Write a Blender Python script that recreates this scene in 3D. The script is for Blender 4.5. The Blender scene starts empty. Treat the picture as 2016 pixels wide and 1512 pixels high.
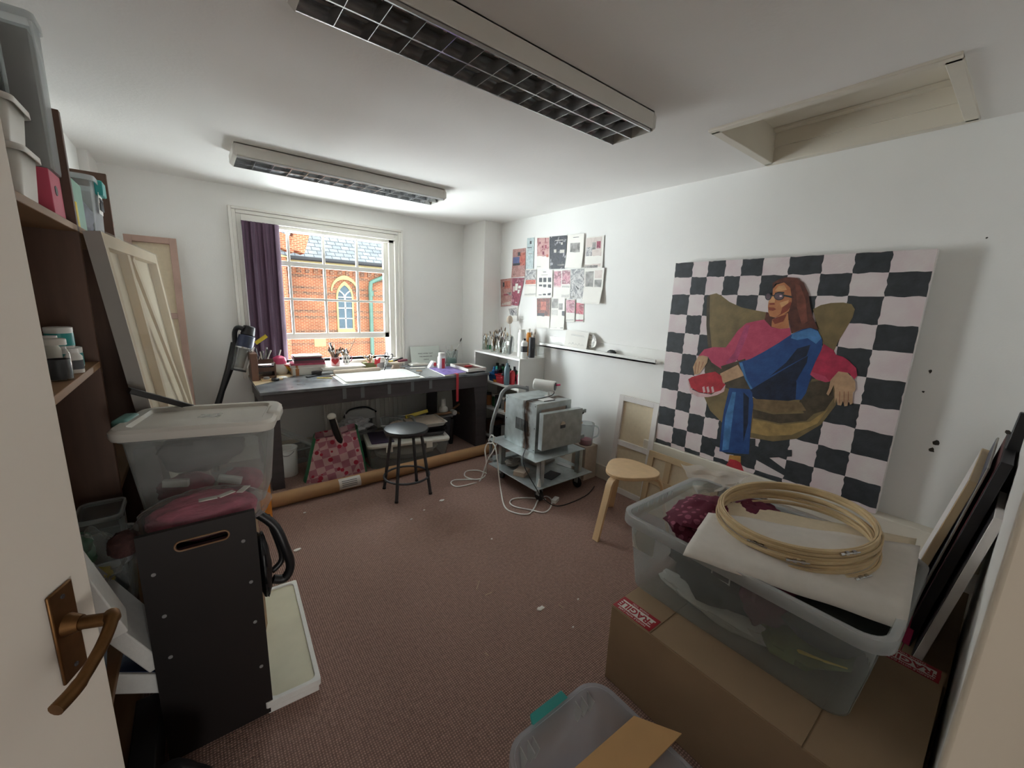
import bpy, bmesh, math, random
from mathutils import Vector, Matrix, Euler, noise
R = random.Random(7)
scn = bpy.context.scene
COL = scn.collection

# ------------------------------------------------------------------ camera
F, YAW, PIT, ROL, EYE = 792.0, 0.6682, 0.1994, 0.03958, 1.55
fw = Vector((math.sin(YAW)*math.cos(PIT), math.cos(YAW)*math.cos(PIT), -math.sin(PIT)))
r0 = Vector((math.cos(YAW), -math.sin(YAW), 0)); u0 = r0.cross(fw)
cr, sr = math.cos(ROL), math.sin(ROL)
rt = cr*r0 + sr*u0; up = -sr*r0 + cr*u0
CAM = Vector((0, 0, EYE))
cd = bpy.data.cameras.new('camera'); cam = bpy.data.objects.new('camera', cd); COL.objects.link(cam)
cd.sensor_width = 36; cd.lens = F/2016*36; cd.clip_start = 0.02
cam.matrix_world = Matrix(((rt.x, up.x, -fw.x, 0), (rt.y, up.y, -fw.y, 0), (rt.z, up.z, -fw.z, EYE), (0, 0, 0, 1)))
scn.camera = cam

# ------------------------------------------------------------------ light
scn.view_settings.view_transform = 'Standard'
scn.view_settings.look = 'None'
scn.view_settings.gamma = 1
scn.view_settings.use_curve_mapping = False
scn.view_settings.exposure = 1.56
w = bpy.data.worlds.new('sky'); scn.world = w; w.use_nodes = True
bg = w.node_tree.nodes['Background']; bg.inputs[0].default_value = (0.86, 0.93, 1, 1); bg.inputs[1].default_value = 1.2
def lamp(name, kind, loc, aim, energy, color=(1, 1, 1), **kw):
    d = bpy.data.lights.new(name, kind); d.energy = energy; d.color = color
    for k, v in kw.items(): setattr(d, k, v)
    o = bpy.data.objects.new(name, d); COL.objects.link(o); o.location = loc
    o.rotation_euler = (Vector(aim)-Vector(loc)).to_track_quat('-Z', 'Y').to_euler()
    return o
lamp('sun', 'SUN', (0, -4, 9), (1.5, 4, 1), 0.5, (1, 0.95, 0.86), angle=0.02)
# added fill lamps, out of view, outside the window and in the corridor
LC = (0.90, 0.96, 1)
lamp('window_fill_above', 'AREA', (1.08, 5.35, 3.3), (1.15, 3.6, 1.0), 90, LC, shape='RECTANGLE', size=2.0, size_y=1.4)  # added lamp above the opening, stands in for brighter sky
lamp('window_fill_below', 'AREA', (1.08, 5.5, -0.3), (1.15, 3.6, 2.0), 190, LC, shape='RECTANGLE', size=2.4, size_y=1.6)  # added lamp below the sill, brightens the ceiling near the window
lamp('window_fill_left', 'AREA', (0.22, 5.45, 1.25), (1.5, 2.2, 1.55), 108, LC, shape='RECTANGLE', size=0.95, size_y=1.9)  # unseen fill lamp beyond the blind, lifts the right wall
lamp('window_fill_right', 'AREA', (3.1, 5.6, 1.15), (0.9, 3.9, 1.6), 125, LC, shape='RECTANGLE', size=1.4, size_y=1.7)  # unseen fill lamp right of the window, lifts the left side
lamp('corridor_fill', 'AREA', (0.42, -2.7, 0.9), (0.30, 1.2, 1.8), 10, (1, 0.97, 0.93), shape='RECTANGLE', size=0.5, size_y=1.0)  # made-up fill behind the doorway, brightens the near end of the room
cy = scn.cycles
cy.max_bounces = 9; cy.diffuse_bounces = 6; cy.glossy_bounces = 4; cy.transmission_bounces = 4; cy.transparent_max_bounces = 20
cy.sample_clamp_indirect = 8; cy.caustics_reflective = False; cy.caustics_refractive = False; cy.use_denoising = True

# ------------------------------------------------------------------ picks: the point where a sight line meets a plane of the room
def ray(px, py): return (rt*((px-1008)/F) - up*((py-756)/F) + fw)
def P(px, py, ax, val):
    d = ray(px, py); return CAM + d*((val-CAM[ax])/d[ax])
def mpp(p): return (Vector(p)-CAM).dot(fw)/F
def spot(px, py, z, wpx, hpx):
    p = P(px, py, 2, z); k = mpp(p); w_ = wpx*k
    d = Vector((p.x, p.y, 0)).normalized()
    return p + d*(w_/2), w_, hpx*k
def spotb(px, py, z, wpx, hpx, ymax=4.17):     # the same, kept in front of the window wall
    p = P(px, py, 2, z)
    if p.y > ymax: p = P(px, py, 1, ymax); p.z = z
    k = mpp(p); w_ = wpx*k; d = Vector((p.x, p.y, 0)).normalized()
    return p + d*(w_/2), w_, hpx*k
def V(*a): return Vector(a)

# ------------------------------------------------------------------ mesh builder
def rz_m(a): return Matrix.Rotation(a, 4, 'Z')
class MB:
    def __init__(s): s.v = []; s.f = []; s.m = []
    def add(s, vs, fs, mi=0):
        n = len(s.v); s.v += [Vector(q) for q in vs]
        for q in fs: s.f.append([n+i for i in q]); s.m.append(mi)
        return s
    def box(s, a, b, mi=0):
        (x0, y0, z0), (x1, y1, z1) = a, b
        return s.add([(x0,y0,z0),(x1,y0,z0),(x1,y1,z0),(x0,y1,z0),(x0,y0,z1),(x1,y0,z1),(x1,y1,z1),(x0,y1,z1)],
                     [(0,3,2,1),(4,5,6,7),(0,1,5,4),(1,2,6,5),(2,3,7,6),(3,0,4,7)], mi)
    def obox(s, c, size, rot=None, mi=0):
        h = Vector(size)/2; rot = (rot or Matrix()).to_3x3(); c = Vector(c)
        vs = [c+rot@Vector((sx*h.x, sy*h.y, sz*h.z)) for sz in (-1,1) for sx, sy in ((-1,-1),(1,-1),(1,1),(-1,1))]
        return s.add(vs, [(0,3,2,1),(4,5,6,7),(0,1,5,4),(1,2,6,5),(2,3,7,6),(3,0,4,7)], mi)
    def bar(s, p0, p1, w_, t, mi=0, upv=(0, 0, 1)):   # rectangular bar between two points
        p0, p1 = Vector(p0), Vector(p1); d = (p1-p0).normalized(); a = d.cross(Vector(upv))
        if a.length < 1e-4: a = d.cross(Vector((1, 0, 0)))
        a.normalize(); b = a.cross(d)
        vs = [q + a*(w_/2*i) + b*(t/2*j) for q in (p0, p1) for i, j in ((-1,-1),(1,-1),(1,1),(-1,1))]
        return s.add(vs, [(0,3,2,1),(4,5,6,7),(0,1,5,4),(1,2,6,5),(2,3,7,6),(3,0,4,7)], mi)
    def ring(s, loops, cap=(True, True), mi=0, close=False):
        n = len(loops[0]); vs = [q for l in loops for q in l]; fs = []
        m = len(loops)
        for i in range(m if close else m-1):
            for j in range(n):
                a, b = i*n+j, i*n+(j+1) % n; c, d = ((i+1) % m)*n+(j+1) % n, ((i+1) % m)*n+j
                fs.append((a, b, c, d))
        if not close:
            if cap[0]: fs.append(tuple(range(n))[::-1])
            if cap[1]: fs.append(tuple((m-1)*n+j for j in range(n)))
        return s.add(vs, fs, mi)
    def cyl(s, p0, p1, ra, rb=None, n=16, mi=0, caps=(True, True)):
        rb = ra if rb is None else rb
        return s.tube([p0, p1], [ra, rb], n, mi, caps=caps)
    def tube(s, pts, r, n=8, mi=0, closed=False, caps=(True, True)):
        pts = [Vector(p) for p in pts]; m = len(pts)
        rs = r if isinstance(r, (list, tuple)) else [r]*m
        t0 = (pts[1]-pts[0]).normalized(); a = t0.orthogonal().normalized(); loops = []
        for i, p in enumerate(pts):
            if closed: t = (pts[(i+1) % m]-pts[i-1]).normalized()
            else: t = (pts[min(i+1, m-1)]-pts[max(i-1, 0)]).normalized()
            a = (a - t*a.dot(t)).normalized(); b = t.cross(a)
            loops.append([p + (a*math.cos(k*2*math.pi/n)+b*math.sin(k*2*math.pi/n))*rs[i] for k in range(n)])
        return s.ring(loops, caps, mi, closed)
    def lathe(s, prof, c=(0, 0, 0), n=24, mi=0, rot=None, caps=(True, True)):
        rot = (rot or Matrix()).to_3x3(); c = Vector(c)
        loops = [[c+rot@Vector((max(r, 1e-4)*math.cos(k*2*math.pi/n), max(r, 1e-4)*math.sin(k*2*math.pi/n), z)) for k in range(n)] for r, z in prof]
        return s.ring(loops, caps, mi)
    def prism(s, pts, vec, mi=0):
        vec = Vector(vec); pts = [Vector(p) for p in pts]
        return s.ring([pts, [p+vec for p in pts]], (True, True), mi)
    def poly(s, pts, mi=0): return s.add(pts, [tuple(range(len(pts)))], mi)
    def grid(s, fn, nu, nv, mi=0):
        vs = [fn(i/nu, j/nv) for j in range(nv+1) for i in range(nu+1)]; k = nu+1
        return s.add(vs, [(j*k+i, j*k+i+1, (j+1)*k+i+1, (j+1)*k+i) for j in range(nv) for i in range(nu)], mi)
    def ell(s, c, r, nu=16, nv=10, mi=0, rot=None):
        r = Vector((r, r, r)) if not hasattr(r, '__len__') else Vector(r)
        rot = (rot or Matrix()).to_3x3(); c = Vector(c); loops = []
        for j in range(nv+1):
            a = -math.pi/2 + math.pi*j/nv; a = max(min(a, math.pi/2-0.01), -math.pi/2+0.01)
            loops.append([c+rot@Vector((r.x*math.cos(a)*math.cos(k*2*math.pi/nu), r.y*math.cos(a)*math.sin(k*2*math.pi/nu), r.z*math.sin(a))) for k in range(nu)])
        return s.ring(loops, (True, True), mi)
    def lump(s, c, r, amp=0.15, freq=3, seed=0, nu=28, nv=18, mi=0, flat=None):
        c = Vector(c); r = Vector(r); loops = []
        for j in range(nv+1):
            a = max(min(-math.pi/2+math.pi*j/nv, math.pi/2-0.02), -math.pi/2+0.02); l = []
            for k in range(nu):
                d = Vector((math.cos(a)*math.cos(k*2*math.pi/nu), math.cos(a)*math.sin(k*2*math.pi/nu), math.sin(a)))
                q = 1+amp*noise.fractal(d*freq+Vector((seed*7.1, seed*3.3, 0)), 0.9, 2.1, 4)
                v = Vector((d.x*r.x*q, d.y*r.y*q, d.z*r.z*q))
                if flat is not None and v.z < flat: v.z = flat
                l.append(c+v)
            loops.append(l)
        return s.ring(loops, (True, True), mi)
    def mesh(s, name, mats, off, ang=38, flip=True):
        me = bpy.data.meshes.new(name); me.from_pydata([v-off for v in s.v], [], s.f)
        if not isinstance(mats, (list, tuple)): mats = [mats]
        for m in mats: me.materials.append(m)
        me.polygons.foreach_set('material_index', s.m)
        if flip:
            bm = bmesh.new(); bm.from_mesh(me); bmesh.ops.recalc_face_normals(bm, faces=bm.faces); bm.to_mesh(me); bm.free()
        me.polygons.foreach_set('use_smooth', [True]*len(me.polygons)); me.set_sharp_from_angle(angle=math.radians(ang)); me.update()
        return me
    def obj(s, name, mats, parent=None, bev=0, sub=0, solid=0, w=False, ang=38, label=None, flip=True):
        """link as one mesh object; w: coordinates are room coordinates, else the parent's own"""
        off = Vector((0, 0, 0))
        if parent is not None and w:
            root = parent
            while root.parent: root = root.parent
            inv = (Matrix.Translation(root.location) @ root.rotation_euler.to_matrix().to_4x4()).inverted()
            s.v = [inv @ v for v in s.v]
        if parent is None:
            lo = Vector([min(v[i] for v in s.v) for i in range(3)]); hi = Vector([max(v[i] for v in s.v) for i in range(3)])
            off = Vector(((lo.x+hi.x)/2, (lo.y+hi.y)/2, lo.z))
        o = bpy.data.objects.new(name, s.mesh(name, mats, off, ang, flip)); COL.objects.link(o); o.location = off
        if parent is not None: o.parent = parent; o.location = (0, 0, 0)
        if sub: m = o.modifiers.new('sub', 'SUBSURF'); m.levels = m.render_levels = sub
        if solid: m = o.modifiers.new('solid', 'SOLIDIFY'); m.thickness = solid; m.offset = 0
        if bev: m = o.modifiers.new('bev', 'BEVEL'); m.width = bev; m.segments = 2; m.limit_method = 'ANGLE'; m.angle_limit = math.radians(40)
        if label: o['label'] = label
        return o
    def top(s, name, mats, label, cat, group=None, kind=None, **kw):
        o = s.obj(name, mats, None, **kw); tag(o, label, cat, group, kind); return o
def tag(o, label=None, cat=None, group=None, kind=None):
    if label: o['label'] = label
    if cat: o['category'] = cat
    if group: o['group'] = group
    if kind: o['kind'] = kind
    return o
def thing(name, label, cat, loc=(0, 0, 0), rz=0, group=None, tilt=None):
    o = bpy.data.objects.new(name, None); COL.objects.link(o); o.empty_display_size = 0.05
    o.location = loc; o.rotation_euler = tilt if tilt else (0, 0, rz)
    return tag(o, label, cat, group)
def dup(root, loc, rz=None, label=None, scale=None):
    r = root.copy(); COL.objects.link(r); r.location = loc
    if rz is not None: r.rotation_euler = rz if hasattr(rz, '__len__') else (0, 0, rz)
    if scale: r.scale = scale
    if label: r['label'] = label
    for ch in list(root.children):
        c = ch.copy(); COL.objects.link(c); c.parent = r
        for g in list(ch.children):
            d = g.copy(); COL.objects.link(d); d.parent = c
    return r
def struct(mb, name, m, **kw):
    o = mb.obj(name, m, None, **kw); o['kind'] = 'structure'; return o
def text(s, size, m, parent, mat4, name='lettering', depth=0.0003, align='CENTER', bold=0.0):
    c = bpy.data.curves.new('txt', 'FONT'); c.body = s; c.size = size; c.align_x = align; c.align_y = 'CENTER'; c.extrude = depth; c.offset = bold
    o = bpy.data.objects.new('txt', c); COL.objects.link(o)
    dg = bpy.context.evaluated_depsgraph_get(); dg.update()
    me = bpy.data.meshes.new_from_object(o.evaluated_get(dg)); bpy.data.objects.remove(o)
    me.transform(mat4); me.materials.clear(); me.materials.append(m)
    t = bpy.data.objects.new(name, me); COL.objects.link(t); t.parent = parent
    return t

# ------------------------------------------------------------------ materials
def lin(h):
    if isinstance(h, str):
        h = h.lstrip('#'); c = [int(h[i:i+2], 16)/255 for i in (0, 2, 4)]
        c = [x/12.92 if x <= 0.04045 else ((x+0.055)/1.055)**2.4 for x in c]
        return (*c, 1)
    return (*h[:3], 1)
def mat(name, col, rough=0.6, metal=0, var=0.12, scale=9, bump=0, bscale=60, spec=0.5, col2=None, detail=4, stretch=None, coord='Object', **kw):
    """painted, wooden, metal or plastic surface: base colour mottled by noise, optional fine bump"""
    m = bpy.data.materials.new(name); m.use_nodes = True; nt = m.node_tree; b = nt.nodes['Principled BSDF']
    b.inputs['Roughness'].default_value = rough; b.inputs['Metallic'].default_value = metal; b.inputs['Specular IOR Level'].default_value = spec
    for k, v in kw.items(): b.inputs[k].default_value = v
    c = lin(col); tc = nt.nodes.new('ShaderNodeTexCoord'); src = tc.outputs[coord]
    if stretch:
        mp = nt.nodes.new('ShaderNodeMapping'); mp.inputs['Scale'].default_value = stretch; nt.links.new(src, mp.inputs[0]); src = mp.outputs[0]
    nz = nt.nodes.new('ShaderNodeTexNoise'); nz.inputs['Scale'].default_value = scale; nz.inputs['Detail'].default_value = detail
    nt.links.new(src, nz.inputs[0])
    rp = nt.nodes.new('ShaderNodeValToRGB'); rp.color_ramp.elements[0].position = 0.3; rp.color_ramp.elements[1].position = 0.72
    a, d = (c, lin(col2)) if col2 else (tuple(x*(1-var) for x in c[:3])+(1,), tuple(min(1, x*(1+var)) for x in c[:3])+(1,))
    rp.color_ramp.elements[0].color = a; rp.color_ramp.elements[1].color = d
    nt.links.new(nz.outputs[0], rp.inputs[0]); nt.links.new(rp.outputs[0], b.inputs['Base Color'])
    if bump:
        n2 = nt.nodes.new('ShaderNodeTexNoise'); n2.inputs['Scale'].default_value = bscale; n2.inputs['Detail'].default_value = 3
        nt.links.new(src, n2.inputs[0]); bp = nt.nodes.new('ShaderNodeBump'); bp.inputs['Strength'].default_value = bump; bp.inputs['Distance'].default_value = 0.01
        nt.links.new(n2.outputs[0], bp.inputs['Height']); nt.links.new(bp.outputs[0], b.inputs['Normal'])
    return m
def clear(name, col, fac, rough=0.25, tcol=None, transl=0.4):
    """thin clear or milky plastic: see-through share 1-fac, the rest a soft plastic surface"""
    m = bpy.data.materials.new(name); m.use_nodes = True; nt = m.node_tree; b = nt.nodes['Principled BSDF']; out = nt.nodes['Material Output']
    b.inputs['Base Color'].default_value = lin(col); b.inputs['Roughness'].default_value = rough
    tl = nt.nodes.new('ShaderNodeBsdfTranslucent'); tl.inputs[0].default_value = lin(col)
    tr = nt.nodes.new('ShaderNodeBsdfTransparent'); tr.inputs[0].default_value = lin(tcol or '#f4f6f6')
    m1 = nt.nodes.new('ShaderNodeMixShader'); m1.inputs[0].default_value = transl
    nt.links.new(b.outputs[0], m1.inputs[1]); nt.links.new(tl.outputs[0], m1.inputs[2])
    fr = nt.nodes.new('ShaderNodeLayerWeight'); fr.inputs[0].default_value = 0.18
    ad = nt.nodes.new('ShaderNodeMath'); ad.operation = 'MULTIPLY_ADD'; ad.inputs[1].default_value = 0.6*(1-fac); ad.inputs[2].default_value = fac; ad.use_clamp = True
    nt.links.new(fr.outputs['Facing'], ad.inputs[0])
    m2 = nt.nodes.new('ShaderNodeMixShader'); nt.links.new(ad.outputs[0], m2.inputs[0])
    nt.links.new(tr.outputs[0], m2.inputs[1]); nt.links.new(m1.outputs[0], m2.inputs[2]); nt.links.new(m2.outputs[0], out.inputs[0])
    return m
def printm(name, cols, scale=40, detail=5, dist=0.6, kind='noise'):
    """printed picture: several inks in blotches"""
    m = bpy.data.materials.new(name); m.use_nodes = True; nt = m.node_tree; b = nt.nodes['Principled BSDF']; b.inputs['Roughness'].default_value = 0.55
    tc = nt.nodes.new('ShaderNodeTexCoord')
    if kind == 'vor':
        nz = nt.nodes.new('ShaderNodeTexVoronoi'); nz.inputs['Scale'].default_value = scale; o = nz.outputs['Color']
        sp = nt.nodes.new('ShaderNodeSeparateColor'); nt.links.new(o, sp.inputs[0]); o = sp.outputs[0]
    else:
        nz = nt.nodes.new('ShaderNodeTexNoise'); nz.inputs['Scale'].default_value = scale; nz.inputs['Detail'].default_value = detail; nz.inputs['Distortion'].default_value = dist; o = nz.outputs[0]
    nt.links.new(tc.outputs['Object'], nz.inputs[0])
    rp = nt.nodes.new('ShaderNodeValToRGB'); e = rp.color_ramp.elements; rp.color_ramp.interpolation = 'CONSTANT' if kind == 'vor' else 'LINEAR'
    n = len(cols); lo, hi = (0, 0.9) if kind == 'vor' else (0.33, 0.67)
    e[0].position = lo; e[0].color = lin(cols[0]); e[1].position = hi; e[1].color = lin(cols[-1])
    for i in range(1, n-1):
        q = e.new(lo+(hi-lo)*i/(n-1)); q.color = lin(cols[i])
    nt.links.new(o, rp.inputs[0]); nt.links.new(rp.outputs[0], b.inputs['Base Color'])
    return m
M = {}
M['wall'] = mat('wall_paint', '#efeeeb', 0.75, var=0.02, scale=3, bump=0.05, bscale=140)
M['ceil'] = mat('ceiling_paint', '#efedea', 0.8, var=0.02, scale=2, bump=0.08, bscale=60)
M['trim'] = mat('white_gloss_trim', '#e9e6df', 0.35, var=0.02, scale=4)
M['trimcream'] = mat('cream_trim', '#ddd6c8', 0.45, var=0.03, scale=4)
M['door'] = mat('door_paint', '#dcd5ca', 0.45, var=0.02, scale=3)
M['brass'] = mat('aged_brass', '#735537', 0.45, 1.0, var=0.35, scale=22)
M['white'] = mat('white_plastic', '#e8e7e3', 0.35, var=0.02)
M['offwhite'] = mat('offwhite_plastic', '#d9d6cd', 0.4, var=0.03)
M['black'] = mat('black_plastic', '#1c1c1e', 0.4, var=0.1)
M['dark'] = mat('dark_grey', '#3a3a3d', 0.5, var=0.1)
M['grey'] = mat('grey_plastic', '#8a8a8a', 0.45, var=0.05)
M['pink'] = mat('pink_plastic', '#d8547c', 0.4, var=0.08)
M['red'] = mat('red_plastic', '#c3333c', 0.4, var=0.06)
M['blue'] = mat('blue_plastic', '#2f6fb0', 0.4, var=0.06)
M['teal'] = mat('teal_plastic', '#2f9c98', 0.35, var=0.05)
M['green'] = mat('green_plastic', '#2f7a50', 0.45, var=0.08)
M['yellow'] = mat('yellow_plastic', '#dfc53a', 0.45, var=0.06)
M['orange'] = mat('orange_plastic', '#d98a2e', 0.45, var=0.06)
M['steel'] = mat('galvanised_steel', '#b4bbbb', 0.42, 0.55, var=0.18, scale=14, bump=0.05, bscale=40)
M['chrome'] = mat('bright_metal', '#c8c8c8', 0.22, 1.0, var=0.05)
M['pine'] = mat('pale_pine', '#c8b08c', 0.6, var=0.12, scale=5, stretch=(1, 1, 0.15))
M['birch'] = mat('birch_plywood', '#d8b78d', 0.45, var=0.06, scale=6, stretch=(3, 3, 0.6))
M['bamboo'] = mat('bamboo_hoop', '#cfb78f', 0.5, var=0.12, scale=14)
M['shelfwood'] = mat('shelf_wood', '#94704e', 0.55, var=0.15, scale=6, stretch=(4, 0.4, 4))
M['darkwood'] = mat('dark_shelf_wood', '#5d4334', 0.55, var=0.2, scale=6, stretch=(4, 4, 0.4))
M['blackwood'] = mat('black_brown_board', '#15100f', 0.5, var=0.15, scale=8)
M['benchtop'] = mat('worn_dark_benchtop', '#55575b', 0.27, var=0.3, scale=7, col2='#85888c', detail=8)
M['benchdark'] = mat('dark_bench_wood', '#4a4446', 0.55, var=0.15, scale=6, stretch=(0.5, 4, 4))
M['ducttape'] = mat('duct_tape', '#6f7275', 0.4, var=0.06)
M['card'] = mat('brown_cardboard', '#a0876b', 0.8, var=0.06, scale=5)
M['cardlight'] = mat('light_cardboard', '#c49a67', 0.8, var=0.05, scale=5)
M['kraft'] = mat('kraft_tube', '#a98159', 0.65, var=0.06, scale=6)
M['canvas'] = mat('raw_canvas', '#d8c9ae', 0.85, var=0.04, scale=40, bump=0.08, bscale=500)
M['canvaswhite'] = mat('primed_canvas', '#e3dedb', 0.75, var=0.03, scale=20)
M['greyedge'] = mat('grey_canvas_edge', '#9a9690', 0.7, var=0.05)
M['paper'] = mat('paper', '#e9e6df', 0.7, var=0.02)
M['papergrey'] = mat('newsprint', '#cfcbc4', 0.75, var=0.05, scale=120)
M['ink'] = mat('printed_ink', '#54565a', 0.7, var=0.2)
M['tissue'] = clear('tissue_paper', '#e6dfd6', 0.72, 0.6, transl=0.5)
M['foam'] = mat('white_foam', '#e6e6e2', 0.7, var=0.03, scale=60, bump=0.1, bscale=300)
M['tub'] = clear('milky_clear_plastic', '#dcdfdf', 0.17, 0.3)
M['tubclear'] = clear('clear_tub_plastic', '#e2e6e4', 0.11, 0.18)
M['tubrim'] = clear('clear_rim_plastic', '#eceeee', 0.42, 0.25, transl=0.55)
def glassm():
    m = bpy.data.materials.new('clear_glass'); m.use_nodes = True; nt = m.node_tree; nt.nodes.remove(nt.nodes['Principled BSDF']); out = nt.nodes['Material Output']
    tr = nt.nodes.new('ShaderNodeBsdfTransparent'); tr.inputs[0].default_value = (0.93, 0.95, 0.94, 1); gl = nt.nodes.new('ShaderNodeBsdfGlossy'); gl.inputs['Roughness'].default_value = 0.02
    fr = nt.nodes.new('ShaderNodeLayerWeight'); fr.inputs[0].default_value = 0.12; mx = nt.nodes.new('ShaderNodeMixShader')
    nt.links.new(fr.outputs['Facing'], mx.inputs[0]); nt.links.new(tr.outputs[0], mx.inputs[1]); nt.links.new(gl.outputs[0], mx.inputs[2]); nt.links.new(mx.outputs[0], out.inputs[0])
    return m
M['glass'] = glassm()
M['tubpale'] = clear('pale_tub_plastic', '#e3e4ec', 0.30, 0.3)
M['agedpine'] = mat('aged_pine', '#b5978a', 0.6, var=0.1)
M['tubmilky'] = clear('milky_tub_plastic', '#dedfdc', 0.19, 0.35)
M['wrap'] = clear('canvas_wrap_film', '#efece4', 0.05, 0.1)
M['film'] = clear('plastic_film', '#e9e9e6', 0.12, 0.12)
M['jute'] = mat('jute_bag', '#4a2f2c', 0.9, var=0.3, scale=60, bump=0.3, bscale=200)
M['maroon'] = mat('maroon_cloth', '#5f1a33', 0.85, var=0.15, scale=30)
M['pinkcloth'] = mat('dusty_pink_cloth', '#b8536b', 0.8, var=0.3, scale=18)
M['whitecloth'] = mat('white_cloth', '#dcdcde', 0.85, var=0.04)
M['darkcloth'] = mat('dark_cloth', '#2c3230', 0.85, var=0.3, scale=12)
M['greencloth'] = mat('olive_cloth', '#6f7a45', 0.85, var=0.3, scale=12)
M['purple'] = mat('purple_cover', '#5b4a8f', 0.5, var=0.2, scale=20, col2='#9a86c8')
M['plum'] = mat('plum_fabric', '#5d4658', 0.9, var=0.06, scale=60)
M['mauvebook'] = mat('dark_red_cover', '#7a3b4a', 0.5, var=0.1)
M['clay'] = mat('pale_clay', '#c3b3a2', 0.8, var=0.08, scale=25)
M['terracotta'] = mat('terracotta', '#b0764a', 0.7, var=0.1)
M['ceramic'] = mat('white_ceramic', '#e4e2de', 0.25, var=0.02)
M['navy'] = mat('navy_plastic', '#2b3550', 0.35, var=0.08)
M['skin'] = mat('bottle_white_label', '#dedbd4', 0.5, var=0.05)
M['brushwood'] = mat('brush_handle_wood', '#8a6a4c', 0.5, var=0.25, scale=30)
M['bristle'] = mat('brush_bristle', '#5c4a3a', 0.9, var=0.3, scale=90)

# carpet: ribbed weave
def carpet():
    m = mat('brown_carpet', '#b09084', 0.95, var=0.16, scale=60, spec=0.1); nt = m.node_tree; b = nt.nodes['Principled BSDF']
    tc = nt.nodes.new('ShaderNodeTexCoord'); hs = []
    for d in ('X', 'Y'):
        wv = nt.nodes.new('ShaderNodeTexWave'); wv.bands_direction = d; wv.inputs['Scale'].default_value = 33; wv.inputs['Distortion'].default_value = 1.2; wv.inputs['Detail'].default_value = 2
        nt.links.new(tc.outputs['Object'], wv.inputs[0]); hs.append(wv.outputs['Fac'])
    mx = nt.nodes.new('ShaderNodeMath'); mx.operation = 'MULTIPLY'; nt.links.new(hs[0], mx.inputs[0]); nt.links.new(hs[1], mx.inputs[1])
    rp = b.inputs['Base Color'].links[0].from_socket
    mc = nt.nodes.new('ShaderNodeMix'); mc.data_type = 'RGBA'; mc.blend_type = 'MULTIPLY'; mc.inputs[0].default_value = 1
    cr_ = nt.nodes.new('ShaderNodeValToRGB'); cr_.color_ramp.elements[0].color = (0.5, 0.5, 0.5, 1); cr_.color_ramp.elements[1].color = (1.25, 1.25, 1.25, 1)
    nt.links.new(mx.outputs[0], cr_.inputs[0]); nt.links.new(rp, mc.inputs['A']); nt.links.new(cr_.outputs[0], mc.inputs['B'])
    nt.links.new(mc.outputs['Result'], b.inputs['Base Color'])
    bp = nt.nodes.new('ShaderNodeBump'); bp.inputs['Strength'].default_value = 0.5; bp.inputs['Distance'].default_value = 0.004
    nt.links.new(mx.outputs[0], bp.inputs['Height']); nt.links.new(bp.outputs[0], b.inputs['Normal'])
    return m
M['carpet'] = carpet()
def brick(name, c1, c2, mortar, sx=1.0, bw=0.22, rh=0.075, ms=0.012, bias=0.0, axis='xz'):
    m = bpy.data.materials.new(name); m.use_nodes = True; nt = m.node_tree; b = nt.nodes['Principled BSDF']; b.inputs['Roughness'].default_value = 0.85
    tc = nt.nodes.new('ShaderNodeTexCoord'); sp = nt.nodes.new('ShaderNodeSeparateXYZ'); cb = nt.nodes.new('ShaderNodeCombineXYZ')
    nt.links.new(tc.outputs['Object'], sp.inputs[0]); nt.links.new(sp.outputs[0], cb.inputs[0]); nt.links.new(sp.outputs[2 if axis == 'xz' else 1], cb.inputs[1])
    bt = nt.nodes.new('ShaderNodeTexBrick'); bt.inputs['Scale'].default_value = 1; bt.inputs['Brick Width'].default_value = bw; bt.inputs['Row Height'].default_value = rh; bt.inputs['Mortar Size'].default_value = ms
    bt.inputs['Color1'].default_value = lin(c1); bt.inputs['Color2'].default_value = lin(c2); bt.inputs['Mortar'].default_value = lin(mortar); bt.inputs['Bias'].default_value = bias
    nt.links.new(cb.outputs[0], bt.inputs[0])
    nz = nt.nodes.new('ShaderNodeTexNoise'); nz.inputs['Scale'].default_value = 2.5; nt.links.new(tc.outputs['Object'], nz.inputs[0])
    mx = nt.nodes.new('ShaderNodeMix'); mx.data_type = 'RGBA'; mx.blend_type = 'OVERLAY'; mx.inputs[0].default_value = 0.45
    nt.links.new(bt.outputs[0], mx.inputs['A']); nt.links.new(nz.outputs[0], mx.inputs['B']); nt.links.new(mx.outputs['Result'], b.inputs['Base Color'])
    return m

# ------------------------------------------------------------------ the room
XL, XR, YF, YB, H = -0.60, 2.825, -0.05, 4.33, 2.42
PX, PY = 2.60, 3.88                                   # pier in the far right corner
def wall_y(name, x0, x1, z0, z1, y, t, hole=None):     # wall slab across X, with an opening
    mb = MB()
    if hole:
        a, b, c, d = hole
        mb.box((x0, y, z0), (a, y+t, z1)); mb.box((b, y, z0), (x1, y+t, z1)); mb.box((a, y, d), (b, y+t, z1))
        if c > z0: mb.box((a, y, z0), (b, y+t, c))
    else: mb.box((x0, y, z0), (x1, y+t, z1))
    return struct(mb, name, M['wall'])
WX0, WX1, WZ0, WZ1 = 0.385, 1.745, 0.90, 2.17            # window opening
HX0, HX1, HY0, HY1 = 2.10, 2.77, 0.33, 1.13              # loft hatch
struct(MB().box((XL-0.1, -3.2, -0.1), (XR+0.1, YB+0.1, 0)), 'floor', M['carpet'])
mb = MB()
for a, b in (((XL-0.2, -3.2), (HX0, YB+0.25)), ((HX1, -3.2), (XR+0.2, YB+0.25)), ((HX0, -3.2), (HX1, HY0)), ((HX0, HY1), (HX1, YB+0.25))):
    mb.box((*a, H), (*b, H+0.12))
struct(mb, 'ceiling', M['ceil'])
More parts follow.
